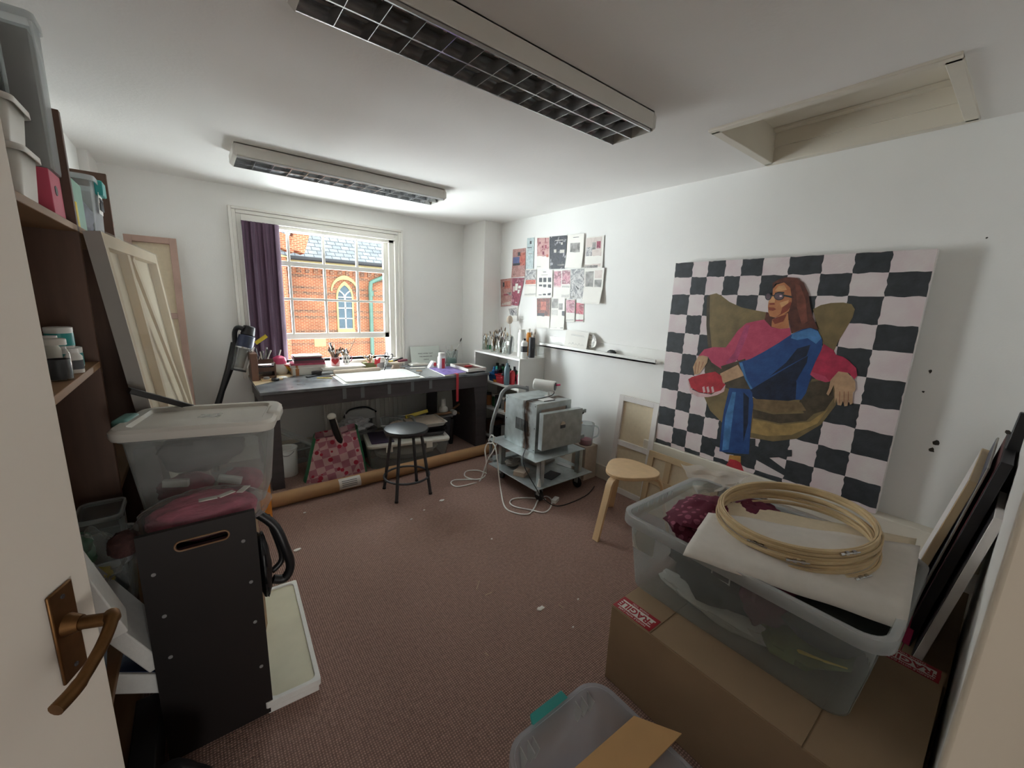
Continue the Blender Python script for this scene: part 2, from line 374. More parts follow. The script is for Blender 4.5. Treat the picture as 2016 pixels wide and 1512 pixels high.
wall_y('wall_back', XL-0.1, XR+0.1, 0, H, YB, 0.22, (WX0, WX1, WZ0, WZ1))
mb = MB().prism([(XL-0.12, -3.2, 0), (XL, -3.2, 0), (XL, 3.04, 0), (-0.505, 3.04, 0), (-0.505, 4.0, 0), (-0.456, 4.0, 0), (-0.456, YB, 0), (XL-0.12, YB, 0)], (0, 0, H))
struct(mb, 'wall_left', M['wall'])
struct(MB().box((XR, -3.2, 0), (XR+0.12, YB, H)), 'wall_right', M['wall'])
struct(MB().box((PX, PY, 0), (XR, YB, H)), 'wall_pier', M['wall'])
DX0, DX1 = -0.44, 0.44                                  # doorway the picture is taken from
wall_y('wall_front', XL, XR, 0, H, YF-0.15, 0.15, (DX0, DX1, 0, 2.05))
struct(MB().box((XL, -3.2, 0), (XR, -3.08, H)), 'wall_corridor', M['wall'])
# skirting and dado trunking
mb = MB().box((XR-0.018, YF, 0), (XR, PY, 0.13)); struct(mb, 'baseboard_right', M['trimcream'], bev=0.004)
struct(MB().box((-0.456, YB-0.018, 0), (PX, YB, 0.13)), 'baseboard_back', M['trimcream'], bev=0.004)
struct(MB().box((XR-0.085, YF, 0.40), (XR, 1.75, 0.525)), 'trim_1', M['trimcream'], bev=0.006)   # dado trunking along the right wall
# door lining at the right of the doorway
mb = MB().box((DX1-0.03, YF-0.16, 0), (DX1+0.0, YF+0.034, 2.05)).box((DX1-0.045, YF-0.10, 0), (DX1-0.03, YF-0.02, 2.05)).box((DX1, YF, 0), (DX1+0.07, YF+0.024, 2.10))
struct(mb, 'trim_2', M['trimcream'], bev=0.003)
# loft hatch: recess, frame and panel
mb = MB()
t = 0.025
mb.box((HX0-t, HY0-t, H-0.012), (HX0+0.02, HY1+t, H+0.30)); mb.box((HX1-0.02, HY0-t, H-0.012), (HX1+t, HY1+t, H+0.30))
mb.box((HX0, HY0-t, H-0.012), (HX1, HY0+0.02, H+0.30)); mb.box((HX0, HY1-0.02, H-0.012), (HX1, HY1+t, H+0.30))
hat = thing('loft_hatch', 'white boarded loft hatch recessed in the ceiling beside the right wall', 'hatch', (HX0, HY0, H))
hat['kind'] = 'structure'
mb.obj('hatch_lining', M['trimcream'], hat, w=True, bev=0.003)
MB().box((HX0+0.021, HY0+0.021, H+0.16), (HX1-0.021, HY1-0.021, H+0.20)).obj('hatch_panel', M['trimcream'], hat, w=True)
MB().box((HX1-0.075, HY0+0.021, H+0.145), (HX1-0.021, HY1-0.021, H+0.159)).box((HX1-0.032, HY0+0.021, H+0.07), (HX1-0.02, HY1-0.021, H+0.145)).obj('batten', M['trimcream'], hat, w=True)
# chipped paint on the right wall
mb = MB()
for px, py, s in ((1832, 731, 4), (1818, 771, 2.5), (1843, 871, 6), (1835, 886, 5), (1985, 852, 5), (1988, 862, 3), (1943, 468, 2)):
    c = P(px, py, 0, XR-0.0006); k = mpp(c)*s
    mb.poly([c+V(0, k*R.uniform(0.5, 1.2)*math.cos(a), k*R.uniform(0.5, 1.3)*math.sin(a)) for a in [i*math.pi/4 for i in range(8)]])
o = mb.obj('trim_3', mat('bare_plaster_chip', '#3a352f', 0.9), None, flip=False); o['kind'] = 'structure'

# ------------------------------------------------------------------ window
win = thing('window_1', 'white sash window of twelve panes with its bottom sash raised', 'window', ((WX0+WX1)/2, YB, WZ0)); win['kind'] = 'structure'
mb = MB()
def arch(mb, o, wd, d):                                   # one moulding band round the opening
    a, b, c = WX0-o, WX1+o, WZ1+o
    mb.box((a-wd, YB-d, 0.78), (a, YB+0.001, c+wd)); mb.box((b, YB-d, 0.78), (b+wd, YB+0.001, c+wd)); mb.box((a, YB-d, c), (b, YB+0.001, c+wd))
arch(mb, 0.0, 0.035, 0.018); arch(mb, 0.035, 0.03, 0.028); arch(mb, 0.065, 0.022, 0.04)
mb.obj('architrave', M['trim'], win, w=True, bev=0.004)
mb = MB()
Y0 = YB+0.06
mb.box((WX0, YB+0.02, WZ0), (WX0+0.05, YB+0.18, WZ1)); mb.box((WX1-0.05, YB+0.02, WZ0), (WX1, YB+0.18, WZ1)); mb.box((WX0, YB+0.02, WZ1-0.05), (WX1, YB+0.18, WZ1))
mb.obj('frame', M['trim'], win, w=True, bev=0.003)
MB().box((WX0-0.03, YB-0.05, WZ0-0.045), (WX1+0.03, YB+0.20, WZ0)).obj('sill', M['trim'], win, w=True, bev=0.004)
SY = YB+0.085
zt = P(640, 457, 1, SY).z; zb = P(640, 666, 1, SY).z
xl = WX0+0.05; xr = WX1-0.05
cols = [P(572, 558, 1, SY).x, P(639.8, 558, 1, SY).x, P(704, 558, 1, SY).x]
rows = [P(704, 530, 1, SY).z, P(704, 593, 1, SY).z]
mb = MB()
mb.box((xl, SY-0.02, zb), (xr, SY+0.02, zb+0.055)); mb.box((xl, SY-0.02, zt-0.02), (xr, SY+0.02, WZ1-0.05))
mb.box((xl, SY-0.02, zb), (xl+0.045, SY+0.02, WZ1-0.05)); mb.box((xr-0.045, SY-0.02, zb), (xr, SY+0.02, WZ1-0.05))
for c in cols: mb.box((c-0.011, SY-0.014, zb), (c+0.011, SY+0.014, zt))
for i, z in enumerate(rows):
    h_ = 0.022 if i == 0 else 0.011
    mb.box((xl, SY-0.016, z-h_), (xr, SY+0.016, z+h_))
mb.obj('sash', M['trim'], win, w=True, bev=0.003)
MB().box((xl+0.04, SY-0.002, zb+0.05), (xr-0.04, SY+0.002, zt)).obj('glazing', M['glass'], win, w=True)
# ------------------------------------------------------------------ outside: the brick building across the yard
BY = 13.0
M['brick'] = brick('orange_brick', '#ad5f40', '#995037', '#b99676', bw=0.13, rh=0.043, ms=0.007, bias=-0.1)
M['brickdark'] = brick('dark_brick_band', '#51393a', '#8f5540', '#b99676', bw=0.13, rh=0.043, ms=0.007)
M['slate'] = brick('roof_slates', '#8b9094', '#9a9ea1', '#4c5155', bw=0.24, rh=0.115, ms=0.009)
M['stone'] = mat('buff_stone', '#bba878', 0.8, var=0.08)
M['windowglass'] = mat('leaded_glass', '#566874', 0.15, var=0.25, scale=3)
M['verdigris'] = mat('green_drainpipe', '#67897b', 0.5, var=0.06)
b = thing('brick_building', 'orange brick building with a slate roof and arched window across the yard', 'building', (4, BY, -4))
ze = P(640, 512, 1, BY).z; zk = P(640, 522, 1, BY).z
MB().box((-4, BY, -4), (16, BY+0.3, ze)).obj('wall', M['brick'], b, w=True)
mb = MB()
MB().prism([(-4, BY-0.30, ze+0.02), (-4, BY+4.2, ze+4.0), (-4, BY+4.2, ze+3.85), (-4, BY-0.2, ze-0.08)], (20, 0, 0)).obj('roof', M['slate'], b, w=True)
MB().box((-4, BY-0.16, zk), (16, BY, ze-0.02)).obj('eaves_band', M['stone'], b, w=True)
MB().cyl((-4, BY-0.30, ze-0.03), (16, BY-0.30, ze-0.03), 0.06, n=10).obj('gutter', M['dark'], b, w=True)
mb = MB()
for y_ in (543, 566, 577, 612, 624, 652, 678):
    z_ = P(600, y_, 1, BY).z; mb.box((-0.5, BY-0.012, z_-0.037), (16, BY+0.001, z_+0.037))
for k in range(90):
    x_ = -4+k*0.22
    mb.box((x_, BY-0.05, zk-0.26), (x_+0.11, BY+0.001, zk-0.14))
mb.obj('dark_brick_band', M['brickdark'], b, w=True)
# gothic window
def ZW(u, v): return P(540+u/5.6, 430+v/5.6, 1, BY)
c = ZW(780, 1000); xc = c.x; hw = (ZW(855, 1000).x-ZW(705, 1000).x)/2; zs = ZW(780, 870).z; z0_ = ZW(780, 1215).z; za = ZW(780, 738).z
def lancet(hw_, z0, zs_, za_, n=8):
    h_ = za_-zs_; Rr = (hw_*hw_+h_*h_)/(2*hw_); pts = [(hw_, z0)]
    a1 = math.atan2(h_, hw_-(hw_-Rr)-hw_+0 if False else Rr-hw_)
    for i in range(n+1):
        a = math.acos((Rr-hw_)/Rr)*i/n
        pts.append((hw_-Rr+Rr*math.cos(a), zs_+Rr*math.sin(a)))
    return pts + [(-x, z) for x, z in reversed(pts[:-1])]
def band(mb, ou, inn, y0, y1):                           # strip between two outlines of equal length
    n = len(ou)
    for i in range(n-1):
        q = [ou[i], ou[i+1], inn[i+1], inn[i]]
        mb.prism([(xc+x, y0, z) for x, z in q], (0, y1-y0, 0))
win_o = lancet(hw*1.25, z0_-0.08, zs, za+0.12); win_i = lancet(hw, z0_, zs, za)
fr = MB(); band(fr, win_o, win_i, BY-0.05, BY+0.02); fr.box((xc-hw*1.27, BY-0.09, z0_-0.12), (xc+hw*1.27, BY+0.02, z0_))
wf = fr.obj('arched_window', M['stone'], b, w=True)
MB().prism([(xc+x, BY-0.02, z) for x, z in win_i], (0, 0.015, 0)).obj('pane', M['windowglass'], wf, w=True)
mb = MB()
mb.box((xc-0.02, BY-0.045, z0_), (xc+0.02, BY-0.015, zs))
for f_ in (0.0, 0.33, 0.66, 1.0): mb.box((xc-hw, BY-0.045, z0_+(zs-z0_)*f_-0.015), (xc+hw, BY-0.015, z0_+(zs-z0_)*f_+0.015))
for sgn in (-1, 1):
    arc = [(sgn*(hw*t), zs+(za-zs)*0.62*(t)**0.55) for t in (0, 0.15, 0.35, 0.6, 0.85)]
    mb.tube([(xc+x, BY-0.03, z) for x, z in arc], 0.02, 6)
mb.obj('glazing_bar', M['trim'], wf, w=True)
hood_o = lancet(hw*2.0, ZW(625, 820).z, ZW(625, 820).z+0.05, ZW(785, 628).z); hood_i = lancet(hw*1.78, ZW(625, 820).z, ZW(625, 820).z+0.05, ZW(785, 628).z-0.13)
mb = MB(); band(mb, hood_o[1:-1], hood_i[1:-1], BY-0.08, BY+0.01); mb.obj('hood_mould', M['stone'], b, w=True)
mb = MB(); vi = lancet(hw*1.3, ZW(625, 820).z, ZW(625, 820).z+0.05, za+0.18)
for i in range(1, len(hood_i)-2, 2): mb.prism([(xc+x, BY-0.025, z) for x, z in (hood_i[i], hood_i[i+1], vi[i+1], vi[i])], (0, 0.03, 0))
mb.obj('arch_brick', M['brickdark'], b, w=True)
pa, pb, pc = ZW(1215, 640), ZW(1050, 710), ZW(1062, 1300)
pts = [pa, ZW(1075, 695), pb, ZW(1045, 760), pc, pc+V(0, 0, -5)]
for q in pts: q.y = BY-0.12
MB().tube(pts, 0.062, 10).cyl(pb+V(0, 0, -0.25), pb+V(0, 0, -0.4), 0.08, n=10).obj('drainpipe', M['verdigris'], b, w=True)
q = ZW(505, 1355); MB().box((q.x-0.16, BY-0.02, q.z-0.16), (q.x+0.16, BY+0.01, q.z+0.16)).obj('wall_vent', M['stone'], b, w=True)
# gable end nearer on the left, with a stepped brick parapet
g = thing('brick_gable', 'orange brick gable with a tiled parapet at the left of the yard', 'building', (2, BY-1.2, -4))
def ZG(u, v): return P(540+u/5.6, 430+v/5.6, 1, BY-1.2)
xg = ZG(150, 800).x
MB().prism([(xg, BY-1.2, -4), (xg, BY-1.2, ZG(150, 425).z), (xg-0.15, BY-1.2, ZG(120, 380).z), (xg-6, BY-1.2, ZG(120, 380).z+3), (xg-6, BY-1.2, -4)], (0, 0.75, 0)).obj('wall', M['brick'], g, w=True)
MB().prism([(xg+0.1, BY-1.3, ZG(150, 430).z), (xg-0.2, BY-1.3, ZG(110, 395).z), (xg-0.3, BY-1.3, ZG(110, 430).z)], (0, 0.75, 0)).obj('kneeler', M['stone'], g, w=True)
q = ZG(265, 235); MB().obox(q, (0.34, 0.5, 0.62), Matrix.Rotation(0.3, 4, 'Y')).obox(q+V(-0.3, 0, 0.5), (0.34, 0.5, 0.62), Matrix.Rotation(0.3, 4, 'Y')).obox(q+V(-0.35, 0, -0.1), (0.5, 0.4, 0.35), Matrix.Rotation(0.3, 4, 'Y')).obj('parapet_tile', M['brick'], g, w=True)
struct(MB().box((-20, YB+0.5, -4.1), (24, BY+6, -4)), 'ground', mat('paved_yard', '#8f8a84', 0.9))

# ------------------------------------------------------------------ ceiling lights
M['mirror'] = mat('mirror_louvre', '#c4c5c6', 0.16, 0.8, var=0.04)
M['lamptube'] = mat('unlit_tube', '#d9dad6', 0.3, var=0.01)
M['lighthousing'] = mat('light_housing_enamel', '#e2dfd8', 0.4, var=0.02)
def ceiling_light(label, x0, x1, y0, y1, nf):
    zb_, zt_ = H-0.085, H
    t = thing('ceiling_light', label, 'light', ((x0+x1)/2, (y0+y1)/2, zb_), group='fluorescent ceiling lights')
    mb = MB(); e = 0.02
    mb.box((x0+0.01, y0, zb_+0.012), (x1-0.01, y0+0.006, zt_)); mb.box((x0+0.01, y1-0.006, zb_+0.012), (x1-0.01, y1, zt_)); mb.box((x0+0.01, y0, zt_-0.01), (x1-0.01, y1, zt_))
    mb.obj('housing', M['lighthousing'], t, w=True, bev=0.003)
    for xe, s in ((x0, 1), (x1, -1)):
        MB().prism([(xe+s*e, y0-0.002, zb_), (xe, y0-0.002, zb_+0.018), (xe, y0-0.002, zt_-0.022), (xe+s*e, y0-0.002, zt_)], (0, y1-y0+0.004, 0)).obj('end_cap', M['lighthousing'], t, w=True, bev=0.002)
    mb = MB()
    for ya, yb in ((y0+0.006, y0+0.012), (y1-0.012, y1-0.006), ((y0+y1)/2-0.003, (y0+y1)/2+0.003)): mb.box((x0+e, ya, zb_), (x1-e, yb, zb_+0.045))
    mb.obj('side_rail', M['mirror'], t, w=True)
    mb = MB()
    for yc_ in ((y0*3+y1)/4, (y0+3*y1)/4):
        hwid = (y1-y0)/4-0.01
        mb.grid(lambda u, v: V(x0+e+(x1-x0-2*e)*v, yc_+hwid*(2*u-1), zb_+0.055+0.018*math.sin(math.pi*u)), 8, 1)
    mb.obj('reflector', M['mirror'], t, w=True, flip=False)
    for yc_ in ((y0*3+y1)/4, (y0+3*y1)/4):
        MB().cyl((x0+e, yc_, zb_+0.052), (x1-e, yc_, zb_+0.052), 0.008, n=12).obj('fluorescent_tube', M['lamptube'], t, w=True)
    for k in range(nf):
        xx = x0+e+(x1-x0-2*e)*(k+1)/(nf+1); mb = MB()
        for ya, yb in ((y0+0.012, (y0+y1)/2-0.003), ((y0+y1)/2+0.003, y1-0.012)):
            yc_ = (ya+yb)/2; n = 6; top_ = [(ya+(yb-ya)*i/n, zb_+0.044-0.014*math.sin(math.pi*i/n)) for i in range(n+1)]
            mb.ring([[V(xx-0.001, y_, zb_), V(xx+0.001, y_, zb_), V(xx+0.008, y_, z_), V(xx-0.008, y_, z_)] for y_, z_ in top_])
        mb.obj('louvre_blade', M['mirror'], t, w=True)
    return t
ceiling_light('long louvred ceiling light nearer the camera, beside the loft hatch', 0.285, 1.735, 1.22, 1.45, 13)
ceiling_light('long louvred ceiling light close to the window wall', 0.265, 1.69, 3.09, 3.335, 13)

# ------------------------------------------------------------------ vertical blind drawn to the left of the window
t = thing('window_blind', 'plum fabric vertical blind drawn to the left side of the window', 'blind', (0.52, YB, 0.9))
zt_ = P(500, 437, 1, YB-0.03).z; xa, xb = P(476, 437, 1, YB-0.03).x, P(549, 441, 1, YB-0.03).x
MB().box((WX0, YB-0.03, zt_), (WX1, YB+0.0, zt_+0.03)).obj('head_rail', M['trim'], t, w=True, bev=0.003)
n = 9
for k in range(n):
    x_ = xa+0.018+(xb-xa-0.036)*k/(n-1); a = 0.75-0.5*math.sin(k*2.1)*0.3
    d = V(math.sin(a)*0.04 if 0 else 0.034*math.cos(a), 0.034*math.sin(a), 0); c0 = V(x_, YB-0.03, 0)
    mb = MB(); mb.prism([c0-d+V(0, 0, 0.93), c0+V(0.004, -0.006, 0.93), c0+d+V(0, 0, 0.93), c0+d+V(0, 0.0012, 0.93), c0-d+V(0, 0.0012, 0.93)], (0, 0, zt_-0.93))
    mb.obj('vane', M['plum'], t, w=True)

# ------------------------------------------------------------------ work bench
TX0, TX1, TY0, TY1, TZ = 0.335, 2.44, 3.48, 4.30, 0.81
t = thing('work_bench', 'dark worn work bench under the window, its top crowded with art tools', 'table', ((TX0+TX1)/2, (TY0+TY1)/2, 0))
MB().box((TX0, TY0, TZ-0.025), (TX1, TY1, TZ)).obj('tabletop', M['benchtop'], t, w=True, bev=0.004)
MB().prism([(TX0+0.001, TY0+0.30, TZ+0.0012), (0.52, 3.93, TZ+0.0012), (0.8, 4.28, TZ+0.0012), (TX0+0.001, 4.28, TZ+0.0012)], (0, 0, -0.002)).obj('bare_wood_patch', M['pine'], t, w=True, label='bare pale wood at the left end of the dark top')
MB().box((TX0+0.02, TY0+0.01, TZ-0.15), (TX1-0.02, TY0+0.035, TZ-0.025)).obj('apron', M['benchdark'], t, w=True, bev=0.003)
MB().box((TX0+0.02, TY0+0.035, TZ-0.15), (TX0+0.045, TY1-0.03, TZ-0.025)).obj('apron', M['benchdark'], t, w=True, bev=0.003)
for x_, y_ in ((TX0+0.03, TY0+0.012), (TX0+0.03, TY1-0.12)): MB().box((x_, y_, 0), (x_+0.09, y_+0.09, TZ-0.025)).obj('leg', M['benchdark'], t, w=True, bev=0.004)
xm = P(842, 740, 1, 4.12).x; MB().box((xm, 4.10, 0), (xm+0.11, 4.16, TZ-0.025)).obj('leg', M['benchdark'], t, w=True, bev=0.004)
xr_ = P(932, 800, 1, 3.5).x
MB().prism([(xr_+0.03, 3.495, 0), (xr_+0.035, 3.495, 0.3), (xr_+0.02, 3.495, 0.5), (xr_+0.0, 3.495, 0.66), (TX1-0.02, 3.495, 0.66), (TX1-0.02, 3.495, 0)], (0, 0.5, 0)).obj('leg', M['benchdark'], t, w=True, bev=0.003, label='wide dark end panel with a ragged edge')
for px, hpx in ((677, 22), (713, 24), (766, 22), (812, 22), (848, 20)):
    a = P(px, 745, 1, TY0+0.009); MB().box((a.x-0.016, TY0+0.0085, TZ-0.026-hpx*0.0042), (a.x+0.016, TY0+0.0098, TZ-0.027)).obj('tape_strip', M['ducttape'], t, w=True)

# ------------------------------------------------------------------ radiator and white board panel under the bench
t = thing('radiator', 'white ribbed panel radiator on the wall under the bench', 'radiator', (1.25, YB, 0.12))
mb = MB(); xa, xb = P(640, 850, 1, 4.25).x, P(800, 830, 1, 4.25).x
mb.box((xa, 4.225, 0.14), (xb, 4.25, 0.7))
k = xa
while k < xb-0.05: mb.box((k+0.012, 4.214, 0.17), (k+0.036, 4.226, 0.67)); k += 0.05
mb.obj('panel', M['trim'], t, w=True, bev=0.003)
MB().box((xa+0.05, 4.25, 0.2), (xb-0.05, 4.312, 0.66)).obj('convector', M['trim'], t, w=True)
MB().box((xa+0.05, 4.24, 0.0), (xa+0.07, 4.26, 0.14)).obj('pipe', M['trim'], t, w=True)
MB().box((P(865, 800, 1, 4.2).x-0.02, 4.19, 0.0), (P(930, 800, 1, 4.2).x+0.0, 4.20, 0.78)).top('white_board', M['trim'], 'white board leaning behind the right end of the bench', 'board')

# ------------------------------------------------------------------ white bookcase in the far right corner
BX0, BX1, BY0, BY1, BZ = 2.49, 2.822, 3.045, 3.872, 1.005
t = thing('bookcase', 'low white bookcase against the right wall with brush jars on top', 'bookcase', ((BX0+BX1)/2, (BY0+BY1)/2, 0))
th = 0.02
MB().box((BX0, BY0, BZ-th), (BX1, BY1, BZ)).obj('top_panel', M['white'], t, w=True, bev=0.0015)
for y_ in (BY0, BY1-th): MB().box((BX0, y_, 0), (BX1, y_+th, BZ-th)).obj('side_panel', M['white'], t, w=True, bev=0.0015)
MB().box((BX1-0.006, BY0+th, 0), (BX1, BY1-th, BZ-th)).obj('back_panel', M['white'], t, w=True)
SHZ = [P(970, 752, 0, BX0).z, 0.40, 0.08]
for z_ in SHZ: MB().box((BX0, BY0+th, z_-th), (BX1-0.006, BY1-th, z_)).obj('shelf', M['white'], t, w=True, bev=0.0015)

# ------------------------------------------------------------------ picture ledge
LX, LZ = XR-0.10, P(1290, 718, 0, XR-0.10).z
ya, yb = P(1290, 712, 0, LX).y, P(1062, 686, 0, LX).y
LZa = P(1062, 690, 0, LX).z
t = thing('picture_ledge', 'long white picture ledge on the right wall left of the painting', 'shelf', (XR-0.05, (ya+yb)/2, LZ))
MB().box((LX, ya, LZ), (XR, yb, LZ+0.014)).obj('shelf', M['white'], t, w=True, bev=0.001)
MB().box((LX, ya, LZ), (LX+0.012, yb, LZ+0.036)).obj('front_lip', M['white'], t, w=True, bev=0.001)
MB().box((XR-0.012, ya-0.03, LZ-0.005), (XR, yb, LZ+0.105)).obj('back_strip', M['white'], t, w=True, bev=0.001)

# ------------------------------------------------------------------ the big painting
PXF = 2.755
t = thing('painting', 'large square painting of a seated person in pink jumper on checkerboard ground', 'painting', (PXF+0.02, 1.0, 0.53))
cy_ = [1.652, 1.52, 1.413, 1.298, 1.198, 1.075, 0.936, 0.775, 0.636, 0.491, 0.338]
cz_ = [1.873, 1.771, 1.653, 1.512, 1.383, 1.238, 1.092, 0.96, 0.82, 0.683, 0.557, 0.527]
MB().box((PXF, cy_[-1]-0.002, cz_[-1]), (PXF+0.036, cy_[0]+0.002, cz_[0])).obj('canvas', M['canvaswhite'], t, w=True, bev=0.003)
PM = {}
def pm(n, c, v=0.12, s=14, c2=None):
    if n not in PM: PM[n] = (len(PM), mat('oil_'+n, c, 0.6, var=min(v*1.9, 0.55), scale=s*1.5, bump=0.12, bscale=90, col2=c2, detail=8))
    return PM[n][0]
pic = MB(); layer = [0]
def flat(pts, mi, lift=None):
    layer[0] += 1; x_ = PXF-0.0012-0.00008*layer[0]
    pic.poly([(x_, p.y, p.z) for p in pts], mi)
def ZA(u, v): return P(1260+u/2.748, 470+v/2.749, 0, PXF)
def ZB(u, v): return P(1350+u/5.449, 530+v/5.449, 0, PXF)
def ZC(u, v): return P(1280+u/4.2, 760+v/4.2, 0, PXF)
def pa_(fn, s, mi): flat([fn(*q) for q in s], mi)
kb = pm('black', '#373b3f', 0.15); kw = pm('white', '#e4dcda', 0.03, 6, '#dcc9cd')
pic.poly([(PXF-0.0006, cy_[0], cz_[-1]), (PXF-0.0006, cy_[-1], cz_[-1]), (PXF-0.0006, cy_[-1], cz_[0]), (PXF-0.0006, cy_[0], cz_[0])], kw)
def wob(y, z): return 0.0032*math.sin(17.3*y+31.1*z)+0.0025*math.sin(61*y-43*z)
for i in range(10):
    for j in range(11):
        if (i+j) % 2 == 0:
            ps = []
            cs = [(cy_[i], cz_[j]), (cy_[i+1], cz_[j]), (cy_[i+1], cz_[j+1]), (cy_[i], cz_[j+1])]
            for a in range(4):
                p, q = cs[a], cs[(a+1) % 4]
                for s_ in range(6):
                    y_ = p[0]+(q[0]-p[0])*s_/6; z_ = p[1]+(q[1]-p[1])*s_/6; o_ = 0.7*wob(y_*(1 if a % 2 else 3), z_*(3 if a % 2 else 1))
                    if a % 2 == 0: z_ += o_
                    else: y_ += o_
                    ps.append((PXF-0.0009, min(max(y_, cy_[-1]), cy_[0]), min(max(z_, cz_[-1]), cz_[0])))
            pic.poly(ps, kb)
ol = pm('olive', '#8d7a53', 0.14, 9, '#6f6044'); od = pm('olive_dark', '#4f4536', 0.2); pk = pm('pink', '#c9536f', 0.12, 16, '#b5415f'); pd = pm('rose', '#b53352', 0.15, 16)
bl = pm('blue', '#2c5590', 0.25, 12, '#1f3f78'); bd = pm('navy', '#1c2740', 0.2); bh = pm('sky', '#4b80b8', 0.15); sk = pm('flesh', '#c4a07e', 0.1, 14); fa = pm('face', '#b5704a', 0.2, 12, '#c98a5e'); fd = pm('face_shade', '#8a4332', 0.1)
hr = pm('hair', '#4a2a24', 0.35, 20, '#6d3d31'); rd = pm('red', '#b8303c', 0.12); so = pm('sole', '#dcb9bb', 0.08); oc = pm('ochre', '#b98a45', 0.1); fl = pm('face_light', '#d3a173', 0.08); gl = pm('lens', '#6a5a62', 0.2)
# chair
pa_(ZB, [(228,300),(262,272),(262,600),(285,835),(240,840),(222,600)], od)
pa_(ZB, [(262,275),(330,258),(385,285),(470,350),(600,410),(740,440),(890,466),(875,510),(900,580),(700,600),(560,680),(430,850),(280,840),(257,600),(258,400)], ol)
pa_(ZB, [(1365,430),(1450,385),(1560,362),(1690,357),(1780,375),(1815,430),(1790,520),(1720,640),(1640,770),(1590,880),(1480,830),(1420,640)], ol)
pa_(ZA, [(345,850),(380,930),(450,1000),(520,1060),(590,1075),(720,1097),(850,1082),(980,1005),(1060,900),(1075,830),(1050,750),(930,760),(880,860),(610,860),(450,800)], ol)
pa_(ZA, [(880,780),(1040,760),(1050,860),(1000,930),(900,960),(860,900)], od)
pa_(ZA, [(612,868),(740,862),(872,886),(900,930),(740,942),(612,915)], pm('tan', '#7d6749', 0.15))
pa_(ZA, [(612,922),(720,950),(880,945),(960,930),(900,985),(760,1000),(612,968)], od)
pa_(ZA, [(612,975),(760,1008),(920,990),(1020,920),(960,1000),(820,1062),(690,1068),(600,1050)], pm('tan2', '#a58a58', 0.14))
pa_(ZA, [(355,640),(440,690),(470,740),(380,850),(350,720)], od)
# swivel base
pa_(ZA, [(335,1078),(440,1085),(445,1135),(400,1120),(335,1108)], kb)
pa_(ZA, [(575,1080),(625,1082),(625,1120),(700,1148),(822,1142),(822,1178),(700,1185),(836,1285),(800,1292),(600,1180),(470,1165),(440,1150),(580,1160)], kb)
# far leg and seat shadow
pa_(ZB, [(1470,760),(1455,900),(1350,1140),(1290,1330),(1240,1400),(1170,1400),(1140,1180),(1200,950),(1330,830)], bl)
pa_(ZB, [(700,1290),(900,1190),(1150,1060),(1190,1220),(1180,1400),(1100,1412),(760,1392),(690,1350)], bd)
# standing leg
pa_(ZA, [(545,760),(605,800),(614,900),(602,1000),(590,1166),(520,1162),(430,1150),(444,1000),(455,930),(478,830),(490,790)], bl)
pa_(ZA, [(500,830),(520,830),(480,1140),(445,1146),(462,960)], bh)
pa_(ZA, [(560,830),(590,860),(585,1000),(560,1100)], bd)
pa_(ZA, [(485,1170),(546,1176),(546,1212),(478,1204)], oc)
pa_(ZA, [(488,1192),(520,1198),(545,1212),(564,1262),(520,1248),(464,1228)], rd)
# jumper
pa_(ZB, [(845,540),(760,555),(650,580),(560,660),(490,760),(430,840),(300,835),(200,860),(140,930),(190,925),(243,940),(280,1000),(400,1080),(470,1060),(560,965),(575,1010),(700,980),(830,900),(1000,810),(1130,710),(1122,630),(1020,640),(920,622)], pk)
pa_(ZB, [(640,600),(690,600),(660,720),(600,860),(560,960),(470,1050),(430,1000),(520,900)], pm('mauve', '#b04a70', 0.15))
pa_(ZB, [(1480,800),(1590,870),(1610,915),(1690,940),(1750,980),(1830,1060),(1842,1140),(1812,1182),(1750,1112),(1640,1095),(1560,1200),(1500,1212),(1400,1180),(1336,1130),(1395,990),(1455,870)], pd)
pa_(ZB, [(1350,1100),(1500,1150),(1545,1205),(1500,1212),(1400,1180),(1336,1130)], pk)
# bare ankle, crossed leg, shoe
pa_(ZB, [(380,1040),(640,960),(740,1290),(430,1270)], od)
pa_(ZB, [(690,1290),(950,1080),(1330,800),(1300,1000),(1150,1260),(760,1380)], bd)
pa_(ZB, [(370,1120),(560,1025),(632,1140),(400,1225)], sk)
pa_(ZB, [(572,1000),(700,960),(850,880),(1000,790),(1150,690),(1250,645),(1340,626),(1420,660),(1468,760),(1430,850),(1310,930),(1100,1050),(900,1170),(710,1285),(660,1200),(610,1070)], bl)
pa_(ZB, [(1150,690),(1340,630),(1420,665),(1460,740),(1400,800),(1310,740),(1200,760),(1130,740)], bh)
pa_(ZB, [(1340,810),(1300,930),(1060,1060),(900,1150),(1080,1000),(1200,850)], bd)
pa_(ZB, [(572,1000),(610,1000),(660,1180),(720,1280),(700,1290),(640,1180)], bh)
pa_(ZB, [(18,1190),(60,1285),(150,1325),(280,1345),(430,1240),(415,1310),(340,1350),(240,1372),(130,1368),(50,1320)], so)
pa_(ZB, [(30,1180),(70,1155),(180,1125),(320,1098),(385,1145),(400,1215),(430,1235),(380,1300),(260,1335),(140,1318),(60,1270)], rd)
for a in (180, 225, 275): pa_(ZB, [(a,1265),(a+22,1255),(a+35,1315),(a+12,1325)], so)
